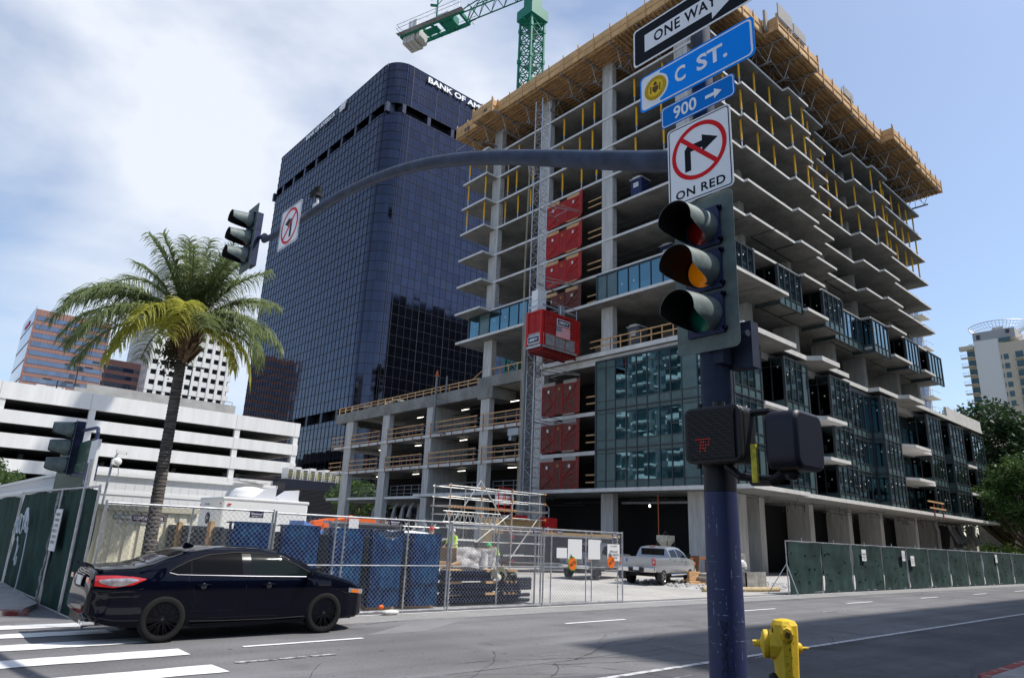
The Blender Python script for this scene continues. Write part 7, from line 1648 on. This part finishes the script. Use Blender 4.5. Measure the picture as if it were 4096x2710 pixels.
# ================================================================ people
def person(lb, loc, rotz, joints, hat, vest, legs_m, group='workers in hard hats and vests', extra=None):
    """joints: pelvis chest neck head + arms + legs, local coords; +x is the way the person faces"""
    t = thing('person', lb, 'person', loc, rotz, group); J_ = joints
    names_ = list(J_.keys()); bm_v = [J_[k][0] for k in names_]; idx = {k: i for i, k in enumerate(names_)}
    edges = [(idx[a], idx[b]) for a, b in (('pelvis','waist'),('waist','chest'),('chest','neck'),('neck','head'),('head','crown'),('chest','shl'),('shl','ell'),('ell','wrl'),('wrl','hal'),('chest','shr'),('shr','elr'),('elr','wrr'),('wrr','har'),('pelvis','hil'),('hil','knl'),('knl','anl'),('anl','tol'),('pelvis','hir'),('hir','knr'),('knr','anr'),('anr','tor'))]
    me = bpy.data.meshes.new('body'); me.from_pydata([tuple(v) for v in bm_v], edges, []); o = bpy.data.objects.new('body', me); COL.objects.link(o)
    sk = o.modifiers.new('skin', 'SKIN'); sv = me.skin_vertices[0].data
    for k, i in idx.items(): sv[i].radius = J_[k][1]; sv[i].use_root = (k == 'pelvis')
    ss = o.modifiers.new('sub', 'SUBSURF'); ss.levels = 2; ss.render_levels = 2
    dg = bpy.context.evaluated_depsgraph_get(); dg.update(); m2 = bpy.data.meshes.new_from_object(o.evaluated_get(dg)); bpy.data.objects.remove(o)
    m2.materials.clear(); m2.materials.append(skin); m2.materials.append(legs_m); m2.materials.append(vest); m2.materials.append(black)
    hz, nk = J_['pelvis'][0][2], J_['neck'][0][2]
    for p in m2.polygons:
        c = p.center; p.use_smooth = True; elx = .0
        if c.z < .09: p.material_index = 3
        elif c.z < hz+.03 and abs(c.y) < .24: p.material_index = 1
        elif c.z < nk-.02 and (c.z > min(J_['ell'][0][2], J_['elr'][0][2])+.02 or abs(c.y) < .17): p.material_index = 2
        else: p.material_index = 0
    b = bpy.data.objects.new('body', m2); COL.objects.link(b); b.parent = t
    hd = Vector(J_['head'][0]); MB().lathe(hd+Vector((0,0,.02)), (0,0,1), [(0,.118),(.015,.125),(.05,.115),(.10,.085),(.125,.04),(.13,0)], 16).obox(hd+Vector((.10,0,.025)), (.05,0,-.008), (0,.07,0), (0,0,.006)).build('hard_hat', hat, t, world=False, smooth='auto')
    f = MB(); f.ell(hd+Vector((.098,0,-.045)), .018,.014,.02, 8, 6); f.obox(hd+Vector((.088,0,-.085)), (.006,0,0),(0,.025,0),(0,0,.004)); f.ell(hd+Vector((0,.09,-.03)), .018,.012,.026,6,5); f.ell(hd+Vector((0,-.09,-.03)), .018,.012,.026,6,5); f.build('face_features', skin, t, world=False)
    e_ = MB(); e_.ell(hd+Vector((.085,.032,-.012)),.008,.012,.007,6,4); e_.ell(hd+Vector((.085,-.032,-.012)),.008,.012,.007,6,4); e_.build('eye', black, t, world=False)
    st_ = MB(); c = Vector(J_['chest'][0]); w_ = Vector(J_['waist'][0])
    for q in (w_+Vector((0,0,.03)), (w_+c)/2+Vector((0,0,.02))): st_.lathe(q, (c-w_), [(0,.172),(.045,.172)], 16)
    st_.build('reflective_band', mat('reflective', (.75,.75,.70), .4), t, world=False)
    for s, w in (('wrl','hal'),('wrr','har')):
        p, q = Vector(J_[s][0]), Vector(J_[w][0]); d = (q-p).normalized(); sd_ = d.cross(Vector((0,1,.2))).normalized(); hm_ = MB()
        for k in range(4): r_ = p+d*.07+sd_*(.03-.02*k); hm_.path([r_, r_+d*(.035+.004*(k in (1,2))), r_+d*.055+Vector((0,0,-.02)), r_+d*.05+Vector((0,0,-.045))], .008, n=5)
        hm_.path([p+d*.03+sd_*.03, p+d*.055+sd_*.055, p+d*.085+sd_*.05], .009, n=5); hm_.build('fingers', skin, t, world=False)
    return t
def stand(arm_fwd=.25, lean=.05, la=None):
    V = lambda *a: a
    return {'pelvis':(V(0,0,.95),(.14,.16)),'waist':(V(lean*.3,0,1.1),(.13,.15)),'chest':(V(lean,0,1.34),(.13,.17)),'neck':(V(lean*1.2,0,1.50),(.055,.055)),'head':(V(lean*1.6,0,1.63),(.095,.08)),'crown':(V(lean*1.6,0,1.72),(.07,.065)),
     'shl':(V(lean,.19,1.42),(.065,.065)),'ell':(V(lean+arm_fwd*.5,.24,1.14),(.045,.045)),'wrl':(V(lean+arm_fwd*1.5,.20,1.04),(.032,.032)),'hal':(V(lean+arm_fwd*1.5+.09,.19,1.02),(.036,.02)),
     'shr':(V(lean,-.19,1.42),(.065,.065)),'elr':(V(lean+arm_fwd*.4,-.25,1.15),(.045,.045)),'wrr':(V(lean+arm_fwd*1.2,-.22,.98),(.032,.032)),'har':(V(lean+arm_fwd*1.2+.09,-.21,.95),(.036,.02)),
     'hil':(V(0,.10,.88),(.09,.09)),'knl':(V(.04,.12,.50),(.065,.06)),'anl':(V(-.02,.13,.10),(.045,.045)),'tol':(V(.13,.14,.05),(.04,.04)),
     'hir':(V(0,-.10,.88),(.09,.09)),'knr':(V(.06,-.12,.50),(.065,.06)),'anr':(V(.02,-.13,.10),(.045,.045)),'tor':(V(.17,-.14,.05),(.04,.04))}
person('worker in a red hard hat and yellow vest facing the scaffold rack', (17.1,24,.30), R(170), stand(.2,.03), red, lime, denim)
person('worker in a white hard hat and striped lime vest standing side-on by the bins', (18.05,23.7,.28), R(195), stand(.3,.10), white, lime, denim)
bent = stand(.5,.45); bent['chest'] = ((.32,0,1.22),(.13,.17)); bent['waist'] = ((.12,0,1.08),(.13,.15)); bent['neck'] = ((.45,0,1.32),(.055,.055)); bent['head'] = ((.57,0,1.36),(.095,.08)); bent['crown'] = ((.64,0,1.41),(.07,.065)); bent['shl'] = ((.34,.19,1.27),(.065,.065)); bent['shr'] = ((.34,-.19,1.27),(.065,.065)); bent['ell'] = ((.5,.22,1.02),(.045,.045)); bent['elr'] = ((.5,-.22,1.02),(.045,.045)); bent['wrl'] = ((.62,.18,.82),(.032,.032)); bent['wrr'] = ((.62,-.18,.82),(.032,.032)); bent['hal'] = ((.66,.18,.74),(.036,.02)); bent['har'] = ((.66,-.18,.74),(.036,.02))
person('worker in a lime jacket bending down beside the dark trailer', (20.9,24.2,.0), R(185), bent, green_e, lime, denim)

# ================================================================ vehicles
def interp(tab, x):
    if x <= tab[0][0]: return tab[0][1]
    for (a, b), (c, d) in zip(tab, tab[1:]):
        if x <= c: 
            t = (x-a)/(c-a); t = t*t*(3-2*t)*.35+t*.65; return b+(d-b)*t
    return tab[-1][1]
class Car:
    def __init__(s, top, bot, wid, prof, crown, belt, tumble): s.top, s.bot, s.wid, s.prof, s.cr, s.belt, s.tb = top, bot, wid, prof, crown, belt, tumble
    def zt(s, x): return interp(s.top, x)
    def zb(s, x): return interp(s.bot, x)
    def ys(s, x, z):
        w = interp(s.wid, x)
        if z <= s.belt: return w*interp(s.prof, z)
        return w*interp(s.prof, s.belt)-(z-s.belt)*s.tb-max(0,(z-s.belt-.25))*.25
    def body(s, x0, x1, n=90, m=16, k=12):
        mb = MB(); rings = []
        for i in range(n+1):
            u = i/n; x = x0+(x1-x0)*(u-.035*math.sin(2*math.pi*u)); zt, zb = s.zt(x), s.zb(x); zs = max(zb+.08, zt-s.cr*min(1,(zt-zb)/.6)); half = []
            half.append((0, zb)); half.append((s.ys(x, zb)*.6, zb)); 
            for j in range(m+1): z = zb+.03+(zs-zb-.03)*j/m; half.append((s.ys(x, z)-(.03 if j == 0 else 0), z))
            yt = s.ys(x, zs); 
            for j in range(1, k+1): a = math.pi/2*j/k; half.append((yt*max(0,math.cos(a))**.55, zs+(zt-zs)*math.sin(a)))
            ring = [(x, -y, z) for y, z in half]+[(x, y, z) for y, z in reversed(half[1:-1])]; rings.append(ring)
        L = len(rings[0]); vs = [v for r_ in rings for v in r_]; fs = []
        for i in range(n):
            for j in range(L): fs.append((i*L+j, (i+1)*L+j, (i+1)*L+(j+1)%L, i*L+(j+1)%L))
        fs.append(tuple(range(L))); fs.append(tuple(range(n*L+L-1, n*L-1, -1))); return mb.add(vs, fs)
    def topz(s, x, y):
        zt, zb = s.zt(x), s.zb(x); zs = max(zb+.08, zt-s.cr*min(1,(zt-zb)/.6)); yt = s.ys(x, zs); c = min(1, abs(y)/yt)**(1/.55); return zs+(zt-zs)*math.sqrt(max(0,1-c*c))
    def patch(s, mb, xa, xb, zl, zh, side=-1, off=.006, nu=24, nv=8):
        return mb.grid(lambda u, v: (lambda x: (lambda z: (x, side*(s.ys(x, z)+off), z))(zl(x)+(zh(x)-zl(x))*v))(xa+(xb-xa)*u), nu, nv)
    def tpatch(s, mb, xa, xb, hw, off=.006, nu=16, nv=16): return mb.grid(lambda u, v: (lambda x: (lambda y: (x, y, s.topz(x, y)+off))((2*v-1)*hw(x)))(xa+(xb-xa)*u), nu, nv)
    def seam(s, mb, pts, side=-1, r=.004): mb.path([(x, side*(s.ys(x, z)+.001), z) for x, z in pts], r, n=4)
def cut_arches(o, axles, rad, w, z):
    cut = MB()
    for ax in axles:
        for sd_ in (-1, 1): cut.tube((ax, sd_*(w-.28), z), (ax, sd_*(w+.3), z), rad, n=40)
    c = cut.build('cutter', black); bpy.context.view_layer.update(); md = o.modifiers.new('cut', 'BOOLEAN'); md.operation = 'DIFFERENCE'; md.solver = 'EXACT'; md.object = c
    dg = bpy.context.evaluated_depsgraph_get(); dg.update(); me = bpy.data.meshes.new_from_object(o.evaluated_get(dg)); o.modifiers.clear(); old = o.data; o.data = me; bpy.data.meshes.remove(old); bpy.data.objects.remove(c)
    me.polygons.foreach_set('use_smooth', [True]*len(me.polygons)); me.set_sharp_from_angle(angle=R(32))
def wheel(par, x, side, w, r, rr, rimm, spokes=10, tw_=.22, logo=True):
    yo = side*w; wl_ = MB(); a = Vector((0, side, 0)); c0 = Vector((x, yo-side*tw_, r))
    wl_.lathe(c0, a, [(0,r*.75),(.01,r*.93),(.03,r*.985),(.06,r),(tw_-.05,r),(tw_-.02,r*.985),(tw_-.004,r*.93),(tw_,r*.86),(tw_-.006,rr+.012),(tw_-.02,rr)],44,caps=False); wo = wl_.build('wheel', tyre_m, par, world=False, smooth='auto')
    MB().lathe(c0, a, [(tw_*.3,rr*.98),(tw_*.35,.05)],32).build('brake_dark', black, wo, world=False)
    rm = MB(); rm.lathe(c0, a, [(tw_*.35,rr-.012),(tw_-.022,rr-.012),(tw_-.012,rr-.004),(tw_-.012,rr+.004),(tw_-.03,rr+.004)],40,caps=False)
    for i in range(spokes):
        for q in ((-.13,.13) if spokes > 6 else (0,)):
            a0 = 2*math.pi*i/spokes; a1 = a0+q*.9; p = c0+a*(tw_-.045)+Vector((math.cos(a0)*.055,0,math.sin(a0)*.055)); e = c0+a*(tw_-.022)+Vector((math.cos(a1)*(rr-.01),0,math.sin(a1)*(rr-.01))); rm.beam(p, e, .017 if spokes > 6 else .06, .02, up=(0,1,0))
    rm.lathe(c0, a, [(tw_-.07,.06),(tw_-.035,.058),(tw_-.028,.04)],20)
    for i in range(5): b = 2*math.pi*i/5; rm.lathe(c0+Vector((math.cos(b)*.062,0,math.sin(b)*.062)), a, [(tw_-.05,.010),(tw_-.03,.010)],6)
    rm.build('rim', rimm, wo, world=False)
    MB().lathe(c0, a, [(tw_-.03,.020),(tw_-.024,.018)],16).build('hub_badge', mat('hub_grey', (.12,.12,.13), .3, .8), wo, world=False); return wo

# ---- the black sedan
cs_ = thing('black_sedan', 'glossy black sedan with black wheels turning past the crosswalk', 'car', (4.98, 12.97, 0), R(-.6)); cs_.scale = (.975,1,1)
sed = Car([(-2.52,.60),(-2.50,.86),(-2.46,1.04),(-2.40,1.095),(-2.15,1.115),(-1.9,1.13),(-1.7,1.175),(-1.4,1.285),(-1.05,1.39),(-.7,1.437),(-.2,1.452),(.15,1.440),(.5,1.39),(.9,1.245),(1.18,1.115),(1.32,1.055),(1.6,.995),(1.9,.92),(2.12,.84),(2.26,.74),(2.34,.64),(2.38,.52)],
          [(-2.52,.42),(-2.40,.30),(-2.1,.23),(-1,.185),(1.6,.185),(2.1,.20),(2.30,.24),(2.38,.30)],
          [(-2.52,.66),(-2.48,.745),(-2.38,.80),(-2.2,.855),(-1.9,.895),(-1.3,.915),(-.4,.92),(1.0,.92),(1.5,.912),(1.85,.875),(2.1,.80),(2.25,.70),(2.34,.58),(2.38,.45)],
          [(.18,.93),(.26,.965),(.40,.975),(.62,.985),(.80,1.0),(.90,.985),(.98,.955)], .10, .98, .52)
bo = sed.body(-2.52, 2.38, 110).build('body', carpaint, cs_, world=False, smooth=True, fix=True); cut_arches(bo, (-1.42, 1.38), .372, .92, .345)
zhi = lambda x: interp([(-1.42,1.045),(-1.3,1.115),(-1.05,1.225),(-.75,1.305),(-.3,1.345),(.1,1.335),(.45,1.275),(.75,1.165),(1.0,1.045),(1.1,.985)], x); zlo = lambda x: interp([(-1.42,1.035),(-1.3,1.005),(-.9,.995),(.2,.975),(1.1,.965)], x)
for nm, xa, xb, m_ in (('quarter_glass',-1.40,-1.09,tint),('rear_door_glass',-1.06,-.22,tint),('front_door_glass',-.06,1.02,tint2)):
    for sd_ in (-1,1): sed.patch(MB_:=MB(), xa, xb, zlo, zhi, sd_, .007); MB_.build(nm, m_, cs_, world=False, smooth=True)
mb = MB(); sed.patch(mb, -.22, -.06, zlo, zhi, -1, .005); sed.patch(mb, -1.09, -1.06, zlo, zhi, -1, .008, 2); mb.build('pillar_trim', mat('gloss_pillar', (.003,.004,.008), .12, spec=.2), cs_, world=False, smooth=True)
mb = MB(); xs_ = [-1.42+i*(2.5/40) for i in range(41)]; mb.path([(x, -(sed.ys(x, zlo(x))+.012), zlo(x)-.004) for x in xs_], .007, n=5); mb.build('chrome_strip', mat('dark_chrome', (.05,.05,.06), .3, .8), cs_, world=False)
mb = MB(); mb.path([(x, -(sed.ys(x, zhi(x))+.009), zhi(x)+.006) for x in xs_], .008, n=5); mb.build('window_seal', black, cs_, world=False)
sed.tpatch(mb := MB(), -1.72, -.98, lambda x: .60+(-1.72-x)*.05); mb.build('rear_glass', tint, cs_, world=False, smooth=True)
sed.tpatch(mb := MB(), .47, 1.26, lambda x: .60+(x-.47)*.12); mb.build('windscreen', tint2, cs_, world=False, smooth=True)
# lamps
tlz = lambda x: interp([(-2.46,.835),(-2.2,.815),(-1.95,.85),(-1.76,.93)], x); thz = lambda x: interp([(-2.46,.985),(-2.2,.99),(-1.95,.975),(-1.76,.945)], x)
sed.patch(mb := MB(), -2.455, -1.76, tlz, thz, -1, .010, 26, 10); tl_ = mb.build('tail_light', tail_r, cs_, world=False, smooth=True)
mid0 = lambda x: interp([(-2.40,.885),(-2.25,.84),(-2.1,.832),(-1.85,.915)], x); mid1 = lambda x: interp([(-2.40,.925),(-2.25,.945),(-2.0,.955),(-1.85,.93)], x)
sed.patch(mb := MB(), -2.40, -1.87, mid0, mid1, -1, .014, 20, 6); mb.build('clear_lens', tail_w, tl_, world=False, smooth=True)
sed.patch(mb := MB(), -2.455, -1.76, tlz, thz, 1, .010, 20, 8); mb.build('tail_light', tail_r, cs_, world=False, smooth=True)
mb = MB(); mb.box(-2.532,-.70,.88,-2.522,-.52,.95); mb.box(-2.532,.52,.88,-2.522,.70,.95); mb.build('tail_light', tail_r, cs_, world=False)
for sd_ in (-1,1):
    sed.patch(mb := MB(), 1.86, 2.27, lambda x: .635+(2.27-x)*.12, lambda x: .72+(2.27-x)*.10, sd_, .009, 14, 5); hl_ = mb.build('headlight', mat('headlight_clear', (.30,.32,.35), .08, .3, coat=.6), cs_, world=False, smooth=True)
    sed.patch(mb := MB(), 1.93, 2.14, lambda x: .650+(2.2-x)*.12, lambda x: .705+(2.2-x)*.11, sd_, .013, 8, 4); mb.build('amber_marker', marker_o, hl_, world=False, smooth=True)
mb = MB(); sed.seam(mb, [(-.14,.97),(-.145,.8),(-.16,.55),(-.17,.32),(-.15,.28)]); sed.seam(mb, [(1.13,.96),(1.16,.8),(1.12,.6),(1.02,.42),(1.0,.30)]); sed.seam(mb, [(-1.10,.99),(-1.12,.93),(-1.0,.75),(-.96,.6),(-1.0,.42)]); sed.seam(mb, [(-1.0,.30),(-.5,.285),(.4,.28),(1.0,.30)])
sed.seam(mb, [(-1.78,.80),(-2.0,.76),(-2.2,.74),(-2.35,.73)]); sed.seam(mb, [(1.72,.70),(1.86,.66),(2.0,.60),(2.15,.55)]); sed.seam(mb, [(-1.85,.68),(-2.0,.68),(-2.2,.67),(-2.4,.70)]); mb.build('panel_gap', black, cs_, world=False)
mb = MB()
for x in (-.86, .26): mb.path([(x-.12, -(sed.ys(x-.12,.845)+.012), .842),(x-.06,-(sed.ys(x,.845)+.03),.848),(x+.06,-(sed.ys(x,.845)+.03),.850),(x+.12,-(sed.ys(x+.12,.845)+.012),.846)], .012, n=8)
mb.build('door_handle', carpaint, cs_, world=False, smooth=True)
mb = MB()
for x in (-.86, .26): mb.lathe((x, -(sed.ys(x,.825)-.004), .825), (0,-1,0), [(0,.05),(.006,.046),(.0065,0)], 16)
mb.build('handle_cup', mat('cup_dark', (.02,.022,.03), .15, coat=1), cs_, world=False, smooth=True)
for sd_ in (-1,1): MB().grid(lambda u, v: (.98+.10*math.cos(v*3.14)*math.sin(u*6.28)*.6-.03*math.cos(u*6.28), sd_*(1.02+.085*math.cos(u*6.28)*math.sin(v*3.14)), 1.03+.07*math.cos(v*3.14)*1.0), 16, 10).tube((1.02,sd_*.86,.99),(1.0,sd_*.96,1.02),.03,n=8).build('mirror', carpaint, cs_, world=False, smooth=True)
mb = MB(); mb.poly3([(-1.04,-.012,1.385),(-.84,-.012,1.42),(-.86,-.012,1.44),(-.95,-.012,1.475),(-1.0,-.012,1.48)], (0,.024,0)); mb.build('aerial_fin', carpaint, cs_, world=False, bevel=.006)
mb = MB(); mb.grid(lambda u, v: (-2.36-.13*v, -.76+1.52*u, 1.105+.035*v-.05*(2*u-1)**4), 20, 4).grid(lambda u, v: (-2.49+.10*v, -.76+1.52*u, 1.138-.045*v-.05*(2*u-1)**4), 20, 3); mb.build('boot_spoiler', carpaint, cs_, world=False, smooth=True)
mb = MB(); mb.obox((-2.53,.0,.88),(.006,0,0),(0,.16,0),(0,0,.075)); npl = mb.build('number_plate', paper, cs_, world=False); MB().obox((-2.536,0,.965),(.004,0,0),(0,.18,0),(0,0,.012)).obox((-2.536,0,.795),(.004,0,0),(0,.18,0),(0,0,.012)).build('plate_frame', black, npl, world=False)
mb = MB(); sed.patch(mb, -.98, 1.0, lambda x: .205, lambda x: .262, -1, .014, 30, 3); mb.build('sill_skirt', carpaint, cs_, world=False, smooth=True)
mb = MB(); mb.obox((-2.36,0,.36),(.10,0,.02),(0,.62,0),(0,0,.10)); mb.build('diffuser', plastic_k, cs_, world=False, bevel=.02); mb = MB()
for y in (-.60,-.42): mb.box(-2.50,y-.05,.27,-2.32,y+.05,.335)
mb.build('exhaust_tip', chrome, cs_, world=False, bevel=.012)
MB().box(-2.0,-.78,.22,2.0,.78,.30).build('underbody', black, cs_, world=False)
for x in (-1.42, 1.38):
    for sd_ in (-1,1): wheel(cs_, x, sd_, .918, .345, .245, rim_k)
MB().ell((.85,-.25,1.06),.012,.07,.06,8,6).ell((.85,-.38,1.04),.012,.06,.05,8,6).build('bow_charm', white, cs_, world=False) if False else None

# ---- pickups
def pickup(nm, lb, loc, rz, paint, hero=True):
    t = thing(nm, lb, 'pickup', loc, rz, 'pickups parked on the site')
    pk = Car([(-2.92,1.30),(-2.90,1.36),(-2.86,1.38),(-1.02,1.38),(-.98,1.42),(-.93,1.85),(-.85,1.915),(-.4,1.955),(.4,1.955),(.85,1.90),(1.15,1.72),(1.55,1.42),(1.68,1.355),(2.1,1.32),(2.6,1.25),(2.80,1.15),(2.88,1.0),(2.90,.85)],
             [(-2.92,.78),(-2.86,.62),(-1.8,.56),(1.8,.50),(2.6,.50),(2.90,.55)],
             [(-2.92,.97),(-2.88,1.0),(-2,1.01),(0,1.01),(1.8,1.01),(2.5,.985),(2.75,.93),(2.86,.86),(2.90,.78)],
             [(.5,.955),(.7,.985),(.95,1.0),(1.2,.99),(1.36,.97)], .07, 1.36, .36)
    t.scale = (.85,.85,.85); bo = pk.body(-2.92, 2.90, 130).build('body', paint, t, world=False, smooth=True, fix=True); cut_arches(bo, (-1.85, 1.85), .52, 1.01, .46)
    hi = lambda x: interp([(-.88,1.40),(-.80,1.74),(.35,1.80),(.8,1.74),(1.1,1.60),(1.42,1.39)], x); lo = lambda x: 1.385
    for sd_ in (-1,1):
        for xa, xb in ((-.80,.08),(.18,1.32)): pk.patch(mb := MB(), xa, xb, lo, hi, sd_, .008, 14, 6); mb.build('door_glass', tint, t, world=False, smooth=True)
    MB().obox((-.968,0,1.64),(.012,0,.0),(0,.66,0),(0,0,.165)).build('rear_glass', tint, t, world=False)
    MB().obox((-.93,0,1.905),(.03,0,0),(0,.17,0),(0,0,.02)).build('brake_light', tail_r, t, world=False)
    pk.tpatch(mb := MB(), 1.02, 1.55, lambda x: .70, .008); mb.build('windscreen', tint, t, world=False, smooth=True)
    mb = MB(); 
    for pts in ([(-.90,1.4),(-.92,1.1),(-.93,.62)],[(.13,1.37),(.13,1.0),(.12,.60)],[(1.36,1.37),(1.38,1.0),(1.32,.60)],[(-.93,.60),(.2,.585),(1.32,.60)],[(-1.0,1.36),(-1.0,1.0),(-1.0,.60)]): pk.seam(mb, pts)
    mb.obox((-2.925,0,.965),(.004,0,0),(0,.84,0),(0,0,.004)); mb.build('panel_gap', black, t, world=False)
    mb = MB(); mb.obox((-2.922,0,1.15),(.010,0,0),(0,.80,0),(0,0,.19)); tg = mb.build('tailgate', paint, t, world=False, bevel=.015)
    MB().obox((-2.94,.0,1.26),(.012,0,0),(0,.10,0),(0,0,.03)).build('handle', chrome, tg, world=False)
    if hero:
        text('embossed_name', 'TUNDRA', mat('emboss', (.24,.25,.27), .35, .5), tg, (0,0,0), UY, (0,0,1), .42, .055); o = tg.children[-1]; o.location = (-2.934,-.25,1.03)
        MB().obox((-2.937,.62,1.18),(.002,0,0),(0,.02,0),(0,0,.07)).obox((-2.937,.575,1.20),(.002,0,0),(0,.018,0),(0,0,.10)).build('blue_badge', mat('badge_blue', (.01,.12,.5), .4), tg, world=False)
    for sd_ in (-1,1):
        MB().obox((-2.90,sd_*.915,1.14),(.035,0,0),(0,.085,0),(0,0,.165)).build('tail_light', tail_r, t, world=False, bevel=.015)
        MB().obox((-2.937,sd_*.915,1.14),(.004,0,0),(0,.05,0),(0,0,.045)).build('reverse_lens', tail_w, t.children[-1], world=False)
        MB().obox((2.80,sd_*.76,1.03),(.08,0,-.0),(0,.15,0),(0,0,.10)).build('headlight', MATS['headlight_clear'], t, world=False, bevel=.02); MB().obox((2.78,sd_*.925,1.05),(.06,0,0),(0,.02,0),(0,0,.05)).build('amber_marker', marker_o, t.children[-1], world=False)
        MB().obox((1.32,sd_*1.15,1.46),(.05,0,0),(0,.09,0),(0,0,.13)).tube((1.35,sd_*.95,1.40),(1.32,sd_*1.08,1.43),.025,n=6).build('mirror', plastic_k, t, world=False, bevel=.02)
    MB().obox((-3.0,0,.74),(.10,0,0),(0,.42,0),(0,0,.09)).build('bumper_step', plastic_k, t, world=False, bevel=.02)
    MB().obox((-3.0,-.72,.76),(.10,0,0),(0,.30,0),(0,0,.11)).obox((-3.0,.72,.76),(.10,0,0),(0,.30,0),(0,0,.11)).obox((2.93,0,.68),(.08,0,0),(0,.90,0),(0,0,.10)).build('bumper', chrome, t, world=False, bevel=.03)
    gr = MB().obox((2.885,0,.98),(.03,0,0),(0,.55,0),(0,0,.16)).build('grille', black, t, world=False, bevel=.02); mb = MB()
    for i in range(5): mb.obox((2.92,0,.87+i*.055),(.008,0,0),(0,.52,0),(0,0,.010))
    mb.build('grille_bar', chrome, gr, world=False)
    p_ = MB().obox((-3.105,0,.80),(.004,0,0),(0,.16,0),(0,0,.08)).build('number_plate', paper, t, world=False)
    MB().obox((-.0,0,.5),(2.4,0,0),(0,.75,0),(0,0,.08)).obox((-2.7,-.0,.55),(.2,0,0),(0,.1,0),(0,0,.06)).build('chassis', black, t, world=False)
    for sd_ in (-1,1): MB().tube((-1.0,sd_*1.02,.50),(1.2,sd_*1.02,.50),.045,n=8).build('side_step', chrome, t, world=False); MB().box(-2.45,sd_*.98-.10,.22,-2.42,sd_*.98+.10,.62).build('mud_flap', plastic_k, t, world=False); MB().obox((.68,sd_*1.0,1.2),(.08,0,0),(0,.02,0),(0,0,.018)).obox((-.35,sd_*1.0,1.2),(.08,0,0),(0,.02,0),(0,0,.018)).build('door_handle', chrome, t, world=False)
    for x in (-1.85, 1.85):
        for sd_ in (-1,1): wheel(t, x, sd_, 1.0, .40, .25, rim_s if hero else rim_k, 5, .28)
    return t
pickup('silver_pickup', 'silver crew-cab pickup parked beside the column, tail towards the road', (27.6,20.25,.02), R(13), silver)
pickup('grey_pickup', 'dark grey pickup facing left, half hidden behind the fence', (26.9,23.6,.02), R(197), gunmetal, False)
wc = thing('white_car', 'white car glimpsed parked beyond the last columns', 'car', (86,24.5,1.2), R(10)); sed2 = sed
b_ = sed.body(-2.52,2.38,60,10,8).build('body', white, wc, world=False, smooth=True, fix=True); cut_arches(b_, (-1.42,1.38), .37, .92, .345)
sed.patch(mb := MB(), -1.4, 1.02, zlo, zhi, -1, .008); mb.build('side_glass', tint, wc, world=False, smooth=True)
for x in (-1.42,1.38): wheel(wc, x, -1, .915, .34, .24, rim_s, 5)
